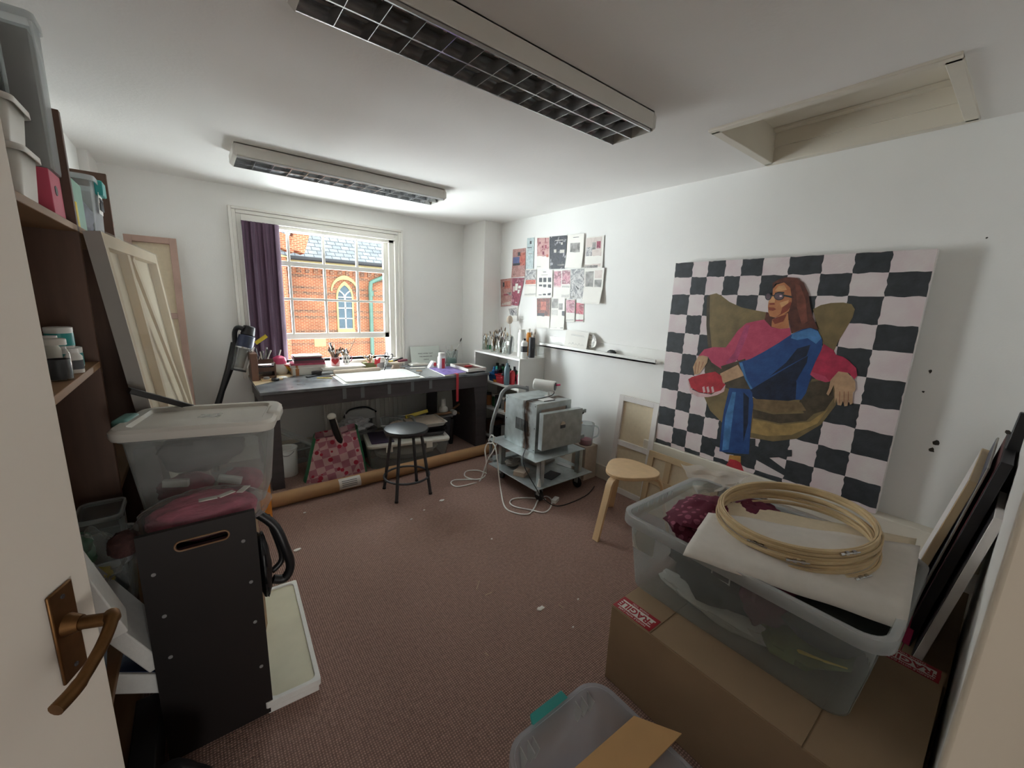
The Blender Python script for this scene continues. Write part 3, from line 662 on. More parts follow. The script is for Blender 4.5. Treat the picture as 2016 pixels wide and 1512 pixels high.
# hands
pa_(ZB, [(140,930),(190,925),(243,942),(235,1000),(195,1060),(150,1120),(128,1128),(95,1132),(80,1050),(112,980)], sk)
for a in ((112,1000,100,1120),(150,990,128,1110),(190,990,160,1080)): pa_(ZB, [(a[0],a[1]),(a[0]+5,a[1]),(a[2]+4,a[3]),(a[2],a[3])], fd)
pa_(ZB, [(1640,1095),(1740,1110),(1820,1200),(1825,1290),(1795,1325),(1792,1440),(1765,1452),(1748,1400),(1738,1465),(1705,1470),(1690,1410),(1670,1462),(1630,1455),(1618,1380),(1600,1440),(1600,1290),(1590,1240),(1560,1310),(1532,1355),(1512,1335),(1540,1270),(1555,1190)], sk)
for a in (1652, 1700, 1745): pa_(ZB, [(a,1310),(a+5,1310),(a+2,1440),(a-2,1440)], fd)
# neck, face, hair, glasses
pa_(ZB, [(868,458),(960,490),(960,560),(925,625),(850,545)], hr)
pa_(ZB, [(990,120),(1180,120),(1190,500),(1080,480),(1070,210)], hr)
pa_(ZB, [(930,540),(1100,470),(1115,630),(1010,640),(922,618)], fa)
pa_(ZB, [(1060,142),(980,165),(938,212),(935,285),(893,345),(886,400),(890,465),(905,505),(965,520),(1030,505),(1110,450),(1145,330),(1125,200)], fa)
pa_(ZB, [(1000,180),(1060,170),(1090,220),(1000,240),(960,230)], fl)
pa_(ZB, [(1010,360),(1110,330),(1100,370),(1030,410)], fl)
pa_(ZB, [(1040,410),(1130,345),(1140,390),(1090,450),(1000,500),(960,520),(1020,480)], fd)
pa_(ZB, [(935,285),(970,290),(955,370),(905,375),(893,350)], fl)
pa_(ZB, [(900,362),(955,360),(960,380),(905,384)], fd)
pa_(ZB, [(892,408),(950,412),(975,430),(940,446),(895,440)], fd)
pa_(ZB, [(930,545),(970,522),(1090,480),(1050,560),(960,590)], fd)
pa_(ZB, [(1000,110),(1090,85),(1200,95),(1270,150),(1320,260),(1340,400),(1370,520),(1425,645),(1330,628),(1250,645),(1140,690),(1122,600),(1102,480),(1142,350),(1142,220),(1105,150),(1030,140),(965,158),(935,212),(935,150)], hr)
pa_(ZB, [(1180,160),(1230,170),(1290,330),(1310,560),(1250,600),(1200,420)], pm('hair_light', '#7a4638', 0.2))
pa_(ZB, [(960,255),(1000,242),(1060,245),(1062,262),(1000,262),(965,275)], kb)
def rim_(c, rx, ry, mi, wd=9):
    n = 14; o_ = [(c[0]+rx*math.cos(i*2*math.pi/n), c[1]+ry*math.sin(i*2*math.pi/n)) for i in range(n)]
    i_ = [(c[0]+(rx-wd)*math.cos(i*2*math.pi/n), c[1]+(ry-wd)*math.sin(i*2*math.pi/n)) for i in range(n)]
    pa_(ZB, i_, gl)
    layer[0] += 1
    for k in range(n): x_ = PXF-0.0012-0.00008*layer[0]; pic.poly([(x_, p.y, p.z) for p in (ZB(*o_[k]), ZB(*o_[(k+1) % n]), ZB(*i_[(k+1) % n]), ZB(*i_[k]))], mi)
rim_((888, 292), 34, 42, kb); rim_((1005, 290), 56, 44, kb)
pa_(ZB, [(918,278),(955,278),(955,290),(918,290)], kb); pa_(ZB, [(1055,272),(1145,290),(1145,310),(1055,290)], kb)
pa_(ZB, [(1010,280),(1035,278),(1038,298),(1012,300)], so)
pic.obj('painted_picture', [m for _, m in sorted(PM.values(), key=lambda q: q[0])], t, w=True, flip=False)
# ------------------------------------------------------------------ tubs, cables, cloth
def rr(w_, d, r, z, n=6, c=(0, 0)):
    pts = []
    for cx, cy__, a0 in ((w_/2-r, d/2-r, 0), (-w_/2+r, d/2-r, 90), (-w_/2+r, -d/2+r, 180), (w_/2-r, -d/2+r, 270)):
        for i in range(n+1):
            a = math.radians(a0+90*i/n); pts.append(V(c[0]+cx+r*math.cos(a), c[1]+cy__+r*math.sin(a), z))
    return pts
def tub(t, w_, d, h, taper=0.9, r=0.05, m='tub', rim='tubrim', lip=0.018, skirt=0.03, z0=0.0, ribs=0, solid=0.003):
    mb = MB(); L = []
    for f_, s in ((0, taper-0.02), (0.02, taper), (0.5, (1+taper)/2), (1, 1)): L.append(rr(w_*s, d*s, r*s, z0+h*f_))
    mb.ring(L, (True, False)); mb.obj('body', M[m], t, solid=solid)
    mb = MB(); mb.ring([rr(w_, d, r, z0+h-0.002), rr(w_+lip*2, d+lip*2, r+lip, z0+h), rr(w_+lip*2.1, d+lip*2.1, r+lip, z0+h-skirt)], (False, False)); mb.obj('rim', M[rim], t, solid=solid)
    if ribs:
        mb = MB()
        for k in range(ribs):
            for s in (-1, 1):
                x_ = -w_/2+w_*(k+0.5)/ribs; mb.box((x_-0.002, s*(d/2-0.004)-0.006, z0+h-0.05), (x_+0.002, s*(d/2-0.004)+0.012, z0+h-0.004))
        mb.obj('rib', M[rim], t)
def spline(pts, k=8, closed=False):
    pts = [Vector(p) for p in pts]; out = []; n = len(pts)
    for i in range(n if closed else n-1):
        p0 = pts[(i-1) % n] if closed or i > 0 else pts[0]; p1 = pts[i]; p2 = pts[(i+1) % n]; p3 = pts[(i+2) % n] if closed or i+2 < n else pts[-1]
        for j in range(k):
            s = j/k; out.append(0.5*((2*p1)+(p2-p0)*s+(2*p0-5*p1+4*p2-p3)*s*s+(3*p1-p0-3*p2+p3)*s**3))
    if not closed: out.append(pts[-1])
    return out
def sheet(c00, c10, c01, c11, nu, nv, amp=0.004, fr=9, seed=0, droop=None):
    c00, c10, c01, c11 = map(Vector, (c00, c10, c01, c11))
    def fn(u, v):
        p = c00.lerp(c10, u).lerp(c01.lerp(c11, u), v); p.z += amp*noise.noise(p*fr+V(seed, 0, 0))
        if droop: p.z += droop(u, v)
        return p
    return MB().grid(fn, nu, nv)

# ------------------------------------------------------------------ kiln trolley
CZ1, CZ2 = 0.14, 0.352
t = thing('kiln_trolley', 'galvanised two-tier steel trolley on castors carrying the small kiln', 'trolley', (2.26, 2.46, 0))
MB().box((1.945, 2.12, CZ1-0.006), (2.60, 2.76, CZ1)).obj('lower_shelf', M['steel'], t, w=True, bev=0.001)
MB().box((1.965, 2.16, CZ2-0.006), (2.53, 2.81, CZ2)).obj('upper_shelf', M['steel'], t, w=True, bev=0.001)
for x_, y_ in ((2.05, 2.19), (2.49, 2.19), (2.05, 2.70), (2.49, 2.70)):
    MB().box((x_-0.022, y_-0.022, CZ1), (x_+0.022, y_-0.018, CZ2-0.006)).box((x_-0.022, y_-0.022, CZ1), (x_-0.018, y_+0.022, CZ2-0.006)).obj('post', M['steel'], t, w=True)
    cs = MB().cyl((x_-0.012, y_, 0.045), (x_+0.012, y_, 0.045), 0.045, n=18).obj('castor', M['black'], t, w=True, bev=0.003)
    MB().box((x_-0.02, y_-0.018, 0.05), (x_-0.014, y_+0.018, CZ1-0.006)).box((x_+0.014, y_-0.018, 0.05), (x_+0.02, y_+0.018, CZ1-0.006)).obj('fork', M['steel'], cs, w=True)
hp = [V(2.02, 2.83, CZ1+0.02), V(2.02, 2.83, 0.45), P(983, 790, 1, 2.83), P(991, 770, 1, 2.83), P(1010, 761, 1, 2.83), P(1035, 764, 1, 2.83), V(2.42, 2.83, 0.76), V(2.45, 2.83, 0.45), V(2.45, 2.83, CZ1+0.02)]
MB().tube(spline(hp, 6), 0.016, 12).obj('push_handle', M['grey'], t, w=True)
MB().box((2.0, 2.755, CZ1-0.004), (2.47, 2.85, CZ1+0.02)).obj('handle_bracket', M['steel'], t, w=True)
kx0, kx1, ky0, ky1, kz0, kz1 = 2.085, 2.475, 2.31, 2.72, CZ2+0.001, 0.762
k = thing('kiln', 'small scorched galvanised steel kiln with its door ajar on the trolley', 'kiln', ((kx0+kx1)/2, (ky0+ky1)/2, kz0))
mb = MB()
for a in (0, 1): pass
k5 = 0.05; mb.box((kx0, ky0, kz0), (kx1, ky1, kz0+k5)).box((kx0, ky0, kz1-k5), (kx1, ky1, kz1)).box((kx0, ky0, kz0+k5), (kx0+k5, ky1, kz1-k5)).box((kx1-k5, ky0, kz0+k5), (kx1, ky1, kz1-k5)).box((kx0+k5, ky1-k5, kz0+k5), (kx1-k5, ky1, kz1-k5))
m_sc = mat('scorched_steel', '#bcc4c4', 0.42, 0.5, var=0.2, scale=12)
def scorch(m):
    nt = m.node_tree; b_ = nt.nodes['Principled BSDF']; tc = nt.nodes.new('ShaderNodeTexCoord'); sp = nt.nodes.new('ShaderNodeSeparateXYZ'); nt.links.new(tc.outputs['Object'], sp.inputs[0])
    nz = nt.nodes.new('ShaderNodeTexNoise'); nz.inputs['Scale'].default_value = 14; nt.links.new(tc.outputs['Object'], nz.inputs[0])
    a = nt.nodes.new('ShaderNodeMath'); a.operation = 'ADD'; a.inputs[1].default_value = 0.085; nt.links.new(sp.outputs[1], a.inputs[0])
    c_ = nt.nodes.new('ShaderNodeMath'); c_.operation = 'ABSOLUTE'; nt.links.new(a.outputs[0], c_.inputs[0])
    d = nt.nodes.new('ShaderNodeMath'); d.operation = 'MULTIPLY_ADD'; d.inputs[1].default_value = 9; nt.links.new(c_.outputs[0], d.inputs[0]); nt.links.new(nz.outputs[0], d.inputs[2])
    rp = nt.nodes.new('ShaderNodeValToRGB'); e = rp.color_ramp.elements; e[0].position = 0.62; e[0].color = (1, 1, 1, 1); e[1].position = 1.0; e[1].color = (0, 0, 0, 1); nt.links.new(d.outputs[0], rp.inputs[0])
    mx = nt.nodes.new('ShaderNodeMix'); mx.data_type = 'RGBA'; src = b_.inputs['Base Color'].links[0].from_socket
    nt.links.new(rp.outputs[0], mx.inputs[0]); nt.links.new(src, mx.inputs['A']); mx.inputs['B'].default_value = lin('#4f3a2c'); nt.links.new(mx.outputs['Result'], b_.inputs['Base Color'])
scorch(m_sc)
mb.obj('body', m_sc, k, w=True)
MB().box((kx0+0.05, ky0+0.012, kz0+0.05), (kx0+0.09, ky1-0.05, kz1-0.05)).box((kx1-0.09, ky0+0.012, kz0+0.05), (kx1-0.05, ky1-0.05, kz1-0.05)).box((kx0+0.09, ky0+0.012, kz0+0.05), (kx1-0.09, ky1-0.05, kz0+0.09)).box((kx0+0.09, ky0+0.012, kz1-0.09), (kx1-0.09, ky1-0.05, kz1-0.05)).box((kx0+0.09, ky1-0.09, kz0+0.09), (kx1-0.09, ky1-0.05, kz1-0.09)).obj('firebrick_lining', M['clay'], k, w=True)
mb = MB()
for i in range(9): mb.box((kx0-0.0015, 2.415+i*0.018, 0.50), (kx0+0.001, 2.415+i*0.018+0.009, 0.60))
mb.obj('vent_slot', M['black'], k, w=True)
mb = MB()
for z_ in (kz0+0.02, (kz0+kz1)/2, kz1-0.02):
    for y_ in (ky0+0.015, ky1-0.02): mb.cyl((kx0-0.003, y_, z_), (kx0+0.001, y_, z_), 0.004, n=8)
mb.obj('screw', M['dark'], k, w=True)
DY = ky0-0.06
da, dbp = P(1068, 816, 1, DY), P(1137, 866, 1, DY)
d_ = MB().obox((((da.x+dbp.x)/2), DY, (da.z+dbp.z)/2-0.004), (dbp.x-da.x, 0.05, da.z-dbp.z+0.015), Matrix.Rotation(-0.05, 4, 'Z')).obj('door', M['steel'], k, w=True, bev=0.002)
xo, zo = P(1104, 834, 1, DY).x, P(1104, 834, 1, DY).z
MB().cyl((xo, DY-0.028, zo), (xo, DY-0.0, zo), 0.026, n=20).obj('peep_hole', M['clay'], d_, w=True)
MB().box((xo-0.028, DY-0.03, zo-0.03), (xo+0.028, DY-0.027, zo-0.002)).obj('peep_cover', M['dark'], d_, w=True, bev=0.004)
MB().box((dbp.x-0.01, DY-0.012, dbp.z+0.01), (dbp.x+0.07, ky0-0.004, dbp.z+0.04)).box((dbp.x-0.01, DY-0.012, da.z-0.05), (dbp.x+0.07, ky0-0.004, da.z-0.02)).obj('hinge_bracket', M['steel'], k, w=True)
q = P(1146, 812, 1, DY); MB().ell(q, 0.016).cyl(q+V(-0.03, 0, 0.0), q, 0.006).cyl(q+V(-0.012, 0.0, -0.06), q+V(-0.012, 0, 0), 0.008).obj('latch_knob', M['black'], k, w=True)
q = P(1139, 838, 1, DY); MB().bar(q+V(-0.02, 0, -0.02), q+V(0.04, 0.0, 0.025), 0.012, 0.012).obj('latch_lever', M['terracotta'], k, w=True)

t = thing('heater', 'white cylindrical heater gun on a short stand on top of the kiln', 'heater', (2.36, 2.5, kz1))
c0, c1 = V(2.30, 2.60, kz1+0.098), V(2.40, 2.44, kz1+0.093)
MB().cyl(c0, c1, 0.047, n=24).obj('barrel', M['white'], t, w=True, bev=0.006)
MB().cyl(c1, c1+(c1-c0).normalized()*0.006, 0.036, n=24).obj('grille', M['dark'], t, w=True)
MB().cyl((2.37, 2.485, kz1+0.006), (2.37, 2.485, kz1+0.06), 0.011).obj('stem', M['white'], t, w=True)
MB().cyl((2.37, 2.485, kz1), (2.37, 2.485, kz1+0.007), 0.035).obj('base', M['white'], t, w=True, bev=0.003)
MB().box((2.413, 2.425, kz1+0.098), (2.45, 2.445, kz1+0.112)).obj('pink_tag', M['pink'], t, w=True, label='pink tag')
pts = [(2.40, 2.45, kz1+0.07), (2.36, 2.42, kz1+0.03), (2.25, 2.44, kz1+0.008), (2.12, 2.44, kz1+0.006), (kx0-0.012, 2.44, kz1-0.02), (kx0-0.014, 2.43, 0.56), (kx0-0.013, 2.41, CZ2+0.03), (1.955, 2.30, CZ2+0.004), (1.94, 2.25, 0.28), (1.955, 2.13, 0.16), (1.985, 2.08, 0.09), (2.1, 2.02, 0.012), (2.4, 2.02, 0.008), (2.62, 2.1, 0.008)]
MB().tube(spline(pts, 8), 0.0035, 6).top('power_cord', M['black'], 'thin black cord running down the side of the kiln to the floor', 'cord')
mb = MB().box((2.20, 2.36, kz1+0.0005), (2.33, 2.43, kz1+0.006))
for i in range(9): mb.box((2.205+i*0.014, 2.352, kz1+0.0005), (2.211+i*0.014, 2.361, kz1+0.006), 1)
mb.top('kiln_comb', [M['white'], M['dark']], 'flat white toothed strip lying on top of the kiln', 'tool')
MB().obox((2.05, 2.42, CZ1+0.021), (0.13, 0.10, 0.04), rz_m(0.5)).top('kiln_brick', M['clay'], 'pale fire brick lying on the lower tier of the trolley', 'brick', bev=0.003)
MB().lathe([(0.017, 0), (0.016, 0.01), (0.007, 0.055), (0.005, 0.062)], (2.02, 2.165, CZ1), 16).top('white_cone', M['white'], 'small white cone at the front corner of the lower trolley tier', 'cone')
MB().obox((2.36, 2.55, CZ1+0.012), (0.22, 0.20, 0.022), rz_m(0.2)).top('kiln_shelf_plate', M['greyedge'], 'grey kiln plate on the lower trolley tier', 'plate', bev=0.002)
MB().bar((2.30, 2.42, CZ1+0.032), (2.42, 2.56, CZ1+0.05), 0.03, 0.014).top('wooden_scraper', M['pine'], 'short wooden batten lying on the grey kiln plate', 'batten')

# jug on a carton against the wall
MB().box((2.63, 2.24, 0), (2.79, 2.40, 0.315)).top('wall_carton', M['clay'], 'small pale carton standing against the wall behind the trolley', 'box', bev=0.003)
t = thing('measuring_jug', 'clear plastic measuring jug with a pinkish base on a carton by the wall', 'jug', (2.70, 2.31, 0.316))
MB().lathe([(0.055, 0), (0.06, 0.01), (0.068, 0.15), (0.07, 0.20)], n=24, caps=(True, False)).obj('body', M['tub'], t, solid=0.003)
MB().tube(spline([(0.066, -0.02, 0.17), (0.105, -0.05, 0.15), (0.105, -0.05, 0.08), (0.062, -0.02, 0.05)], 6), 0.007, 8).obj('handle', M['tub'], t)
MB().cyl((0, 0, 0.004), (0, 0, 0.05), 0.056).obj('residue', M['pinkcloth'], t)

# white cable coiled on the floor
def fl_(px, py): q = P(px, py, 2, 0.006); return q
pts = [P(962, 868, 0, 1.93), P(967, 857, 0, 1.92), P(973, 862, 0, 1.92), P(969, 872, 0, 1.925), P(960, 873, 0, 1.93), P(955, 885, 0, 1.92), P(957, 905, 0, 1.915), fl_(957, 928), fl_(952, 940), fl_(935, 944), fl_(916, 938), fl_(918, 928), fl_(940, 926), fl_(958, 932)]
pts2 = [P(969, 871, 0, 1.925), P(975, 880, 0, 1.91), P(979, 905, 0, 1.90), P(982, 935, 0, 1.89), P(986, 965, 0, 1.875), fl_(994, 998), fl_(1015, 1010), fl_(1040, 1012), fl_(1052, 1000), fl_(1060, 984), fl_(1075, 977), fl_(1086, 985), fl_(1083, 1000), fl_(1070, 1009), fl_(1045, 1004), fl_(1015, 998), fl_(1004, 990), fl_(1012, 982), fl_(1040, 980), fl_(1075, 983)]
pts3 = [P(979, 872, 0, 1.925), P(970, 890, 0, 1.92), P(959, 908, 0, 1.915), fl_(946, 945), fl_(930, 952), fl_(900, 958), fl_(888, 951), fl_(896, 945), fl_(930, 944)]
t = thing('extension_cable', 'white extension cable looped over the trolley corner and coiled on the carpet', 'cable', (1.9, 2.3, 0))
for pp in (pts, pts2, pts3): MB().tube(spline(pp, 8), 0.0055, 8).obj('cable', M['white'], t, w=True)
q = fl_(1093, 987); MB().obox(q+V(0, 0, 0.012), (0.075, 0.04, 0.03), rz_m(0.4)).obj('plug_socket', M['white'], t, w=True, bev=0.004)

# ------------------------------------------------------------------ stools
def tri(r, z, rot=math.pi, soft=0.42, n=48):
    out = []
    for i in range(n):
        a = i*2*math.pi/n; q = 1+0.10*math.cos(3*(a-rot))
        out.append(V(r*q*math.cos(a), r*q*math.sin(a), z))
    return out
t = thing('birch_stool', 'three-legged bent birch plywood stool between the tub and the trolley', 'stool', (2.30, 1.545, 0))
sr_ = 0.178
MB().ring([tri(sr_-0.004, 0.427), tri(sr_, 0.431), tri(sr_, 0.447), tri(sr_-0.004, 0.451)]).obj('seat', M['birch'], t)
for i, a in enumerate((math.radians(178), math.radians(58), math.radians(-62))):
    d = V(math.cos(a), math.sin(a), 0); s = V(-d.y, d.x, 0)
    prof = [(0.02, 0.421), (0.10, 0.421), (0.165, 0.417), (0.195, 0.402), (0.212, 0.372), (0.222, 0.32), (0.30, 0.0)]
    loops = []
    for j, (r_, z_) in enumerate(prof):
        p0 = prof[max(j-1, 0)]; p1 = prof[min(j+1, len(prof)-1)]; tx, tz = p1[0]-p0[0], p1[1]-p0[1]; l_ = math.hypot(tx, tz); nx, nz_ = -tz/l_*0.0095, tx/l_*0.0095; wd = 0.024
        if j == len(prof)-1: nx, nz_ = 0.0095, 0.0
        if j == 0: nx, nz_ = 0, 0.006
        c = d*r_+V(0, 0, z_); loops.append([c+s*wd+d*nx+V(0, 0, nz_), c-s*wd+d*nx+V(0, 0, nz_), c-s*wd-d*nx-V(0, 0, nz_), c+s*wd-d*nx-V(0, 0, nz_)])
    MB().ring(loops).obj('leg', M['birch'], t, bev=0.001, ang=50)
t = thing('black_stool', 'black metal stool with a round padded seat in front of the bench', 'stool', (1.246, 2.91, 0))
MB().lathe([(0.02, 0.505), (0.15, 0.507), (0.168, 0.515), (0.174, 0.53), (0.168, 0.545), (0.14, 0.553), (0.02, 0.556)], n=40).obj('seat', mat('black_vinyl', '#2a2b2d', 0.32, var=0.1, scale=20, bump=0.1, bscale=150), t)
for a in (45, 135, 225, 315):
    a = math.radians(a-2); c, s = math.cos(a), math.sin(a)
    lg = MB().tube([(0.125*c, 0.125*s, 0.508), (0.20*c, 0.20*s, 0.006)], 0.0125, 10).obj('leg', M['dark'], t)
    MB().cyl((0.201*c, 0.201*s, 0), (0.199*c, 0.199*s, 0.015), 0.015, n=10).obj('foot_cap', M['black'], lg)
MB().tube([(0.178*math.cos(i*math.pi/16), 0.178*math.sin(i*math.pi/16), 0.145) for i in range(32)], 0.009, 8, closed=True).obj('foot_ring', M['dark'], t)

# ------------------------------------------------------------------ stretched canvases leaning under the painting
def canvas_back(name, label, o, u, v, w_, h_, bars=(), cross=(), th=0.02, bw=0.045, fm='pine', group=None):
    """canvas seen from behind: o corner, u along, v up the slope; the frame faces the normal u x v"""
    u, v = Vector(u).normalized(), Vector(v).normalized(); n = u.cross(v).normalized()
    t = thing(name, label, 'canvas', o, 0, group); inv = Vector(o)
    def pl(a, b_, c_, d_, z0, z1): return [inv+u*a+v*b_+n*z0, inv+u*c_+v*b_+n*z0, inv+u*c_+v*d_+n*z0, inv+u*a+v*d_+n*z0], n*(z1-z0)
    def slab(a, b_, c_, d_, z0, z1, nm, m): p, e = pl(a, b_, c_, d_, z0, z1); return MB().prism(p, e).obj(nm, M[m], t, w=True, bev=0.0015)
    slab(0, 0, w_, h_, 0, 0.003, 'cloth', 'canvas')
    for a in ((0, 0, bw, h_), (w_-bw, 0, w_, h_), (bw, 0, w_-bw, bw), (bw, h_-bw, w_-bw, h_)): slab(*a, 0.003, th, 'stretcher_bar', fm)
    for c in bars: slab(c-bw/2, bw, c+bw/2, h_-bw, 0.003, th-0.004, 'brace', fm)
    for c in cross: slab(bw, c-bw/2, w_-bw, c+bw/2, 0.003, th-0.002, 'brace', fm)
    return t
canvas_back('stretched_canvas', 'raw canvas with white top edge leaning on the wall left of the painting', (2.72, 2.03, 0.0), (0, -1, 0), (0.06, 0, 0.83), 0.372, 0.832, cross=(0.43,), fm='canvaswhite')
canvas_back('stretched_canvas', 'low raw canvas with pale pine bars leaning below the painting behind the birch stool', (2.64, 1.655, 0.0), (0, -1, 0), (0.07, 0, 0.48), 0.55, 0.475, bars=(0.17,), cross=(0.25,))

# ------------------------------------------------------------------ cardboard box, big tub, hoops
def letters_on(s, size, m, par, o, xdir, ydir, **k):
    x_, y_ = Vector(xdir).normalized(), Vector(ydir).normalized(); z_ = x_.cross(y_); o = Vector(o)-Vector(par.location if par.parent is None else par.parent.location)
    return text(s, size, m, par, Matrix(((x_.x, y_.x, z_.x, o.x), (x_.y, y_.y, z_.y, o.y), (x_.z, y_.z, z_.z, o.z), (0, 0, 0, 1))), **k)
QX0, QX1, QY0, QY1, QZ = 1.245, 1.945, -0.03, 0.858, 0.35
t = thing('cardboard_box', 'long brown cardboard box with red FRAGILE tape under the big clear tub', 'box', ((QX0+QX1)/2, (QY0+QY1)/2, 0))
MB().box((QX0, QY0, 0), (QX1, QY1, QZ-0.004)).obj('carton', M['card'], t, w=True, bev=0.003)
mb = MB()
for a, b_ in ((QY0, 0.185), (0.19, 0.675), (0.68, QY1)): mb.box((QX0+0.001, a, QZ-0.004), (QX1-0.001, b_, QZ))
mb.obj('flap', M['card'], t, w=True)
FR = mat('fragile_red_tape', '#a8202c', 0.45, var=0.05); FW = mat('tape_white_print', '#e6ded8', 0.5)
def tape(a, b_, lx, words=True):
    tp = MB().box((a[0], a[1], QZ), (b_[0], b_[1], QZ+0.0012)).obj('fragile_tape', FR, t, w=True, label='red tape printed FRAGILE in white')
    cx, cy__ = (a[0]+b_[0])/2, (a[1]+b_[1])/2
    MB().box((cx-0.022, a[1]+0.01, QZ+0.0012), (cx+0.022, b_[1]-0.01, QZ+0.0015)).obj('white_panel', FW, tp, w=True)
    letters_on('FRAGILE', 0.042, FR, tp, (cx, cy__, QZ+0.0017), (0, 1, 0), (-1, 0, 0), bold=0.0012)
    letters_on('HANDLE WITH CARE', 0.013, FW, tp, (cx-0.031, cy__, QZ+0.0015), (0, 1, 0), (-1, 0, 0))
    letters_on('THANK YOU', 0.013, FW, tp, (cx+0.031, cy__, QZ+0.0015), (0, 1, 0), (-1, 0, 0))
tape((QX0+0.004, 0.685), (QX0+0.084, QY1-0.002), 0)
tape((QX1-0.085, -0.02), (QX1-0.005, 0.13), 0)
UX, UY, UW, UD, UH = 1.70, 0.515, 0.62, 0.845, 0.335
t = thing('storage_tub', 'big clear plastic tub stuffed with cloth on the cardboard box', 'tub', (UX, UY, QZ+0.002))
tub(t, UW, UD, UH, 0.90, 0.06, 'tubclear', 'tubrim', 0.02, 0.04, ribs=0, solid=0.004)
mb = MB()
for k in range(9):
    y_ = -UD/2+0.05+k*0.04
    MB().box((-UW/2-0.016, y_, UH-0.034), (-UW/2+0.002, y_+0.003, UH-0.004)).obj('rim_rib', M['tubrim'], t); MB().box((-UW/2+0.05+k*0.04, UD/2-0.002, UH-0.034), (-UW/2+0.053+k*0.04, UD/2+0.016, UH-0.004)).obj('rim_rib', M['tubrim'], t)
lab = MB().box((-UW/2-0.0115+0.028, 0.28, UH-0.15), (-UW/2-0.0105+0.028, 0.38, UH-0.06)).obj('paper_label', M['tissue'], t)
o = (UX, UY, QZ+0.002)
def cloth(name, label, c, r, m, seed, amp=0.22, fr=2.2, **k): return MB().lump(V(*c), r, amp, fr, seed).top(name, M[m], label, 'cloth', 'cloth bundles in the big clear tub', **k)
M['dotted'] = mat('dotted_maroon_cloth', '#5d1730', 0.85)
def dots(m, c1, c2, sc, thr):
    nt = m.node_tree; b_ = nt.nodes['Principled BSDF']; tc = nt.nodes.new('ShaderNodeTexCoord'); v_ = nt.nodes.new('ShaderNodeTexVoronoi'); v_.inputs['Scale'].default_value = sc; v_.inputs['Randomness'].default_value = 0.15
    nt.links.new(tc.outputs['Object'], v_.inputs[0]); l_ = nt.nodes.new('ShaderNodeMath'); l_.operation = 'LESS_THAN'; l_.inputs[1].default_value = thr; nt.links.new(v_.outputs['Distance'], l_.inputs[0])
    mx = nt.nodes.new('ShaderNodeMix'); mx.data_type = 'RGBA'; mx.inputs['A'].default_value = lin(c1); mx.inputs['B'].default_value = lin(c2); nt.links.new(l_.outputs[0], mx.inputs[0]); nt.links.new(mx.outputs['Result'], b_.inputs['Base Color'])
dots(M['dotted'], '#5d1730', '#8f4a5e', 26, 0.34)
zt_ = QZ+0.006
cloth('dotted_cloth', 'maroon dotted cloth bulging out at the open end of the clear tub', (1.70, 0.74, 0.655), (0.20, 0.125, 0.07), 'dotted', 3)
cloth('maroon_cloth', 'plain maroon cloth folded beside the hoops in the clear tub', (1.86, 0.60, 0.67), (0.14, 0.10, 0.055), 'maroon', 8, 0.25)
cloth('dark_green_cloth', 'dark green cloth pressed against the front of the clear tub', (1.60, 0.58, 0.52), (0.15, 0.24, 0.13), 'darkcloth', 5)
cloth('red_cloth', 'dark red cloth standing in the middle of the clear tub', (1.545, 0.42, 0.55), (0.10, 0.09, 0.11), 'maroon', 11)
cloth('olive_cloth', 'olive cloth lying at the bottom of the clear tub', (1.66, 0.32, 0.42), (0.20, 0.15, 0.055), 'greencloth', 4)
cloth('grey_cloth', 'dark grey cloth filling the door end of the clear tub', (1.70, 0.27, 0.535), (0.22, 0.18, 0.10), 'darkcloth', 6, 0.15)
cloth('pale_cloth', 'pale striped cloth along the bottom of the clear tub', (1.53, 0.58, 0.40), (0.06, 0.24, 0.04), 'papergrey', 9)
mb = sheet((1.50, 0.32, 0.42), (1.47, 0.16, 0.50), (1.53, 0.46, 0.405), (1.52, 0.22, 0.44), 6, 6); mb.top('yellow_packet', M['yellow'], 'yellow packet showing through the lower front of the clear tub', 'packet', solid=0.004)
t = thing('barcode_label', 'paper shop label with a barcode showing inside the clear tub', 'label', (1.463, 0.55, 0.56))
MB().box((0, -0.035, -0.05), (0.001, 0.035, 0.05)).obj('paper', M['paper'], t)
mb = MB()
for i in range(10): mb.box((-0.0006, -0.03+i*0.006, -0.045), (0, -0.03+i*0.006+R.uniform(0.001, 0.004), -0.01))
mb.box((-0.0006, -0.03, 0.005), (0, 0.03, 0.045)); mb.obj('printing', M['ink'], t)
# tissue and canvas sheets over the tub, hoops on top
def droop(u, v): return -0.035*max(0, 0.13-v)/0.13*(0.4+0.6*u)
sheet(P(1372, 1042, 2, .695), P(1775, 1190, 2, .70), P(1415, 985, 2, .71), P(1805, 1060, 2, .74), 24, 16, 0.006, 7, 1).top('lower_cloth_sheet', M['canvas'], 'raw linen sheet spread over the clear tub beneath the white sheet', 'cloth', solid=0.003)
sheet(P(1345, 1086, 2, .705), P(1788, 1222, 2, .705), P(1395, 1008, 2, .716), P(1812, 1075, 2, .75), 30, 20, 0.006, 8, 4, droop).top('white_sheet', mat('white_interfacing', '#d6d0c8', 0.85, var=0.03, scale=30), 'white sheet of fabric under the wooden hoops on the clear tub', 'cloth', solid=0.002)
MB().grid(lambda u, v: P(1340, 912, 0, 2.10).lerp(P(1478, 935, 0, 2.10), u).lerp(P(1375, 975, 0, 2.0).lerp(P(1440, 960, 0, 2.0), u), v)+V(0.03*noise.noise(V(u*4, v*4, 1)), 0.02*noise.noise(V(u*4, v*4, 5)), 0.015*noise.noise(V(u*5, v*5, 9))), 16, 12).top('tissue_paper', M['tissue'], 'crumpled white tissue paper at the far corner of the clear tub', 'paper', flip=False)
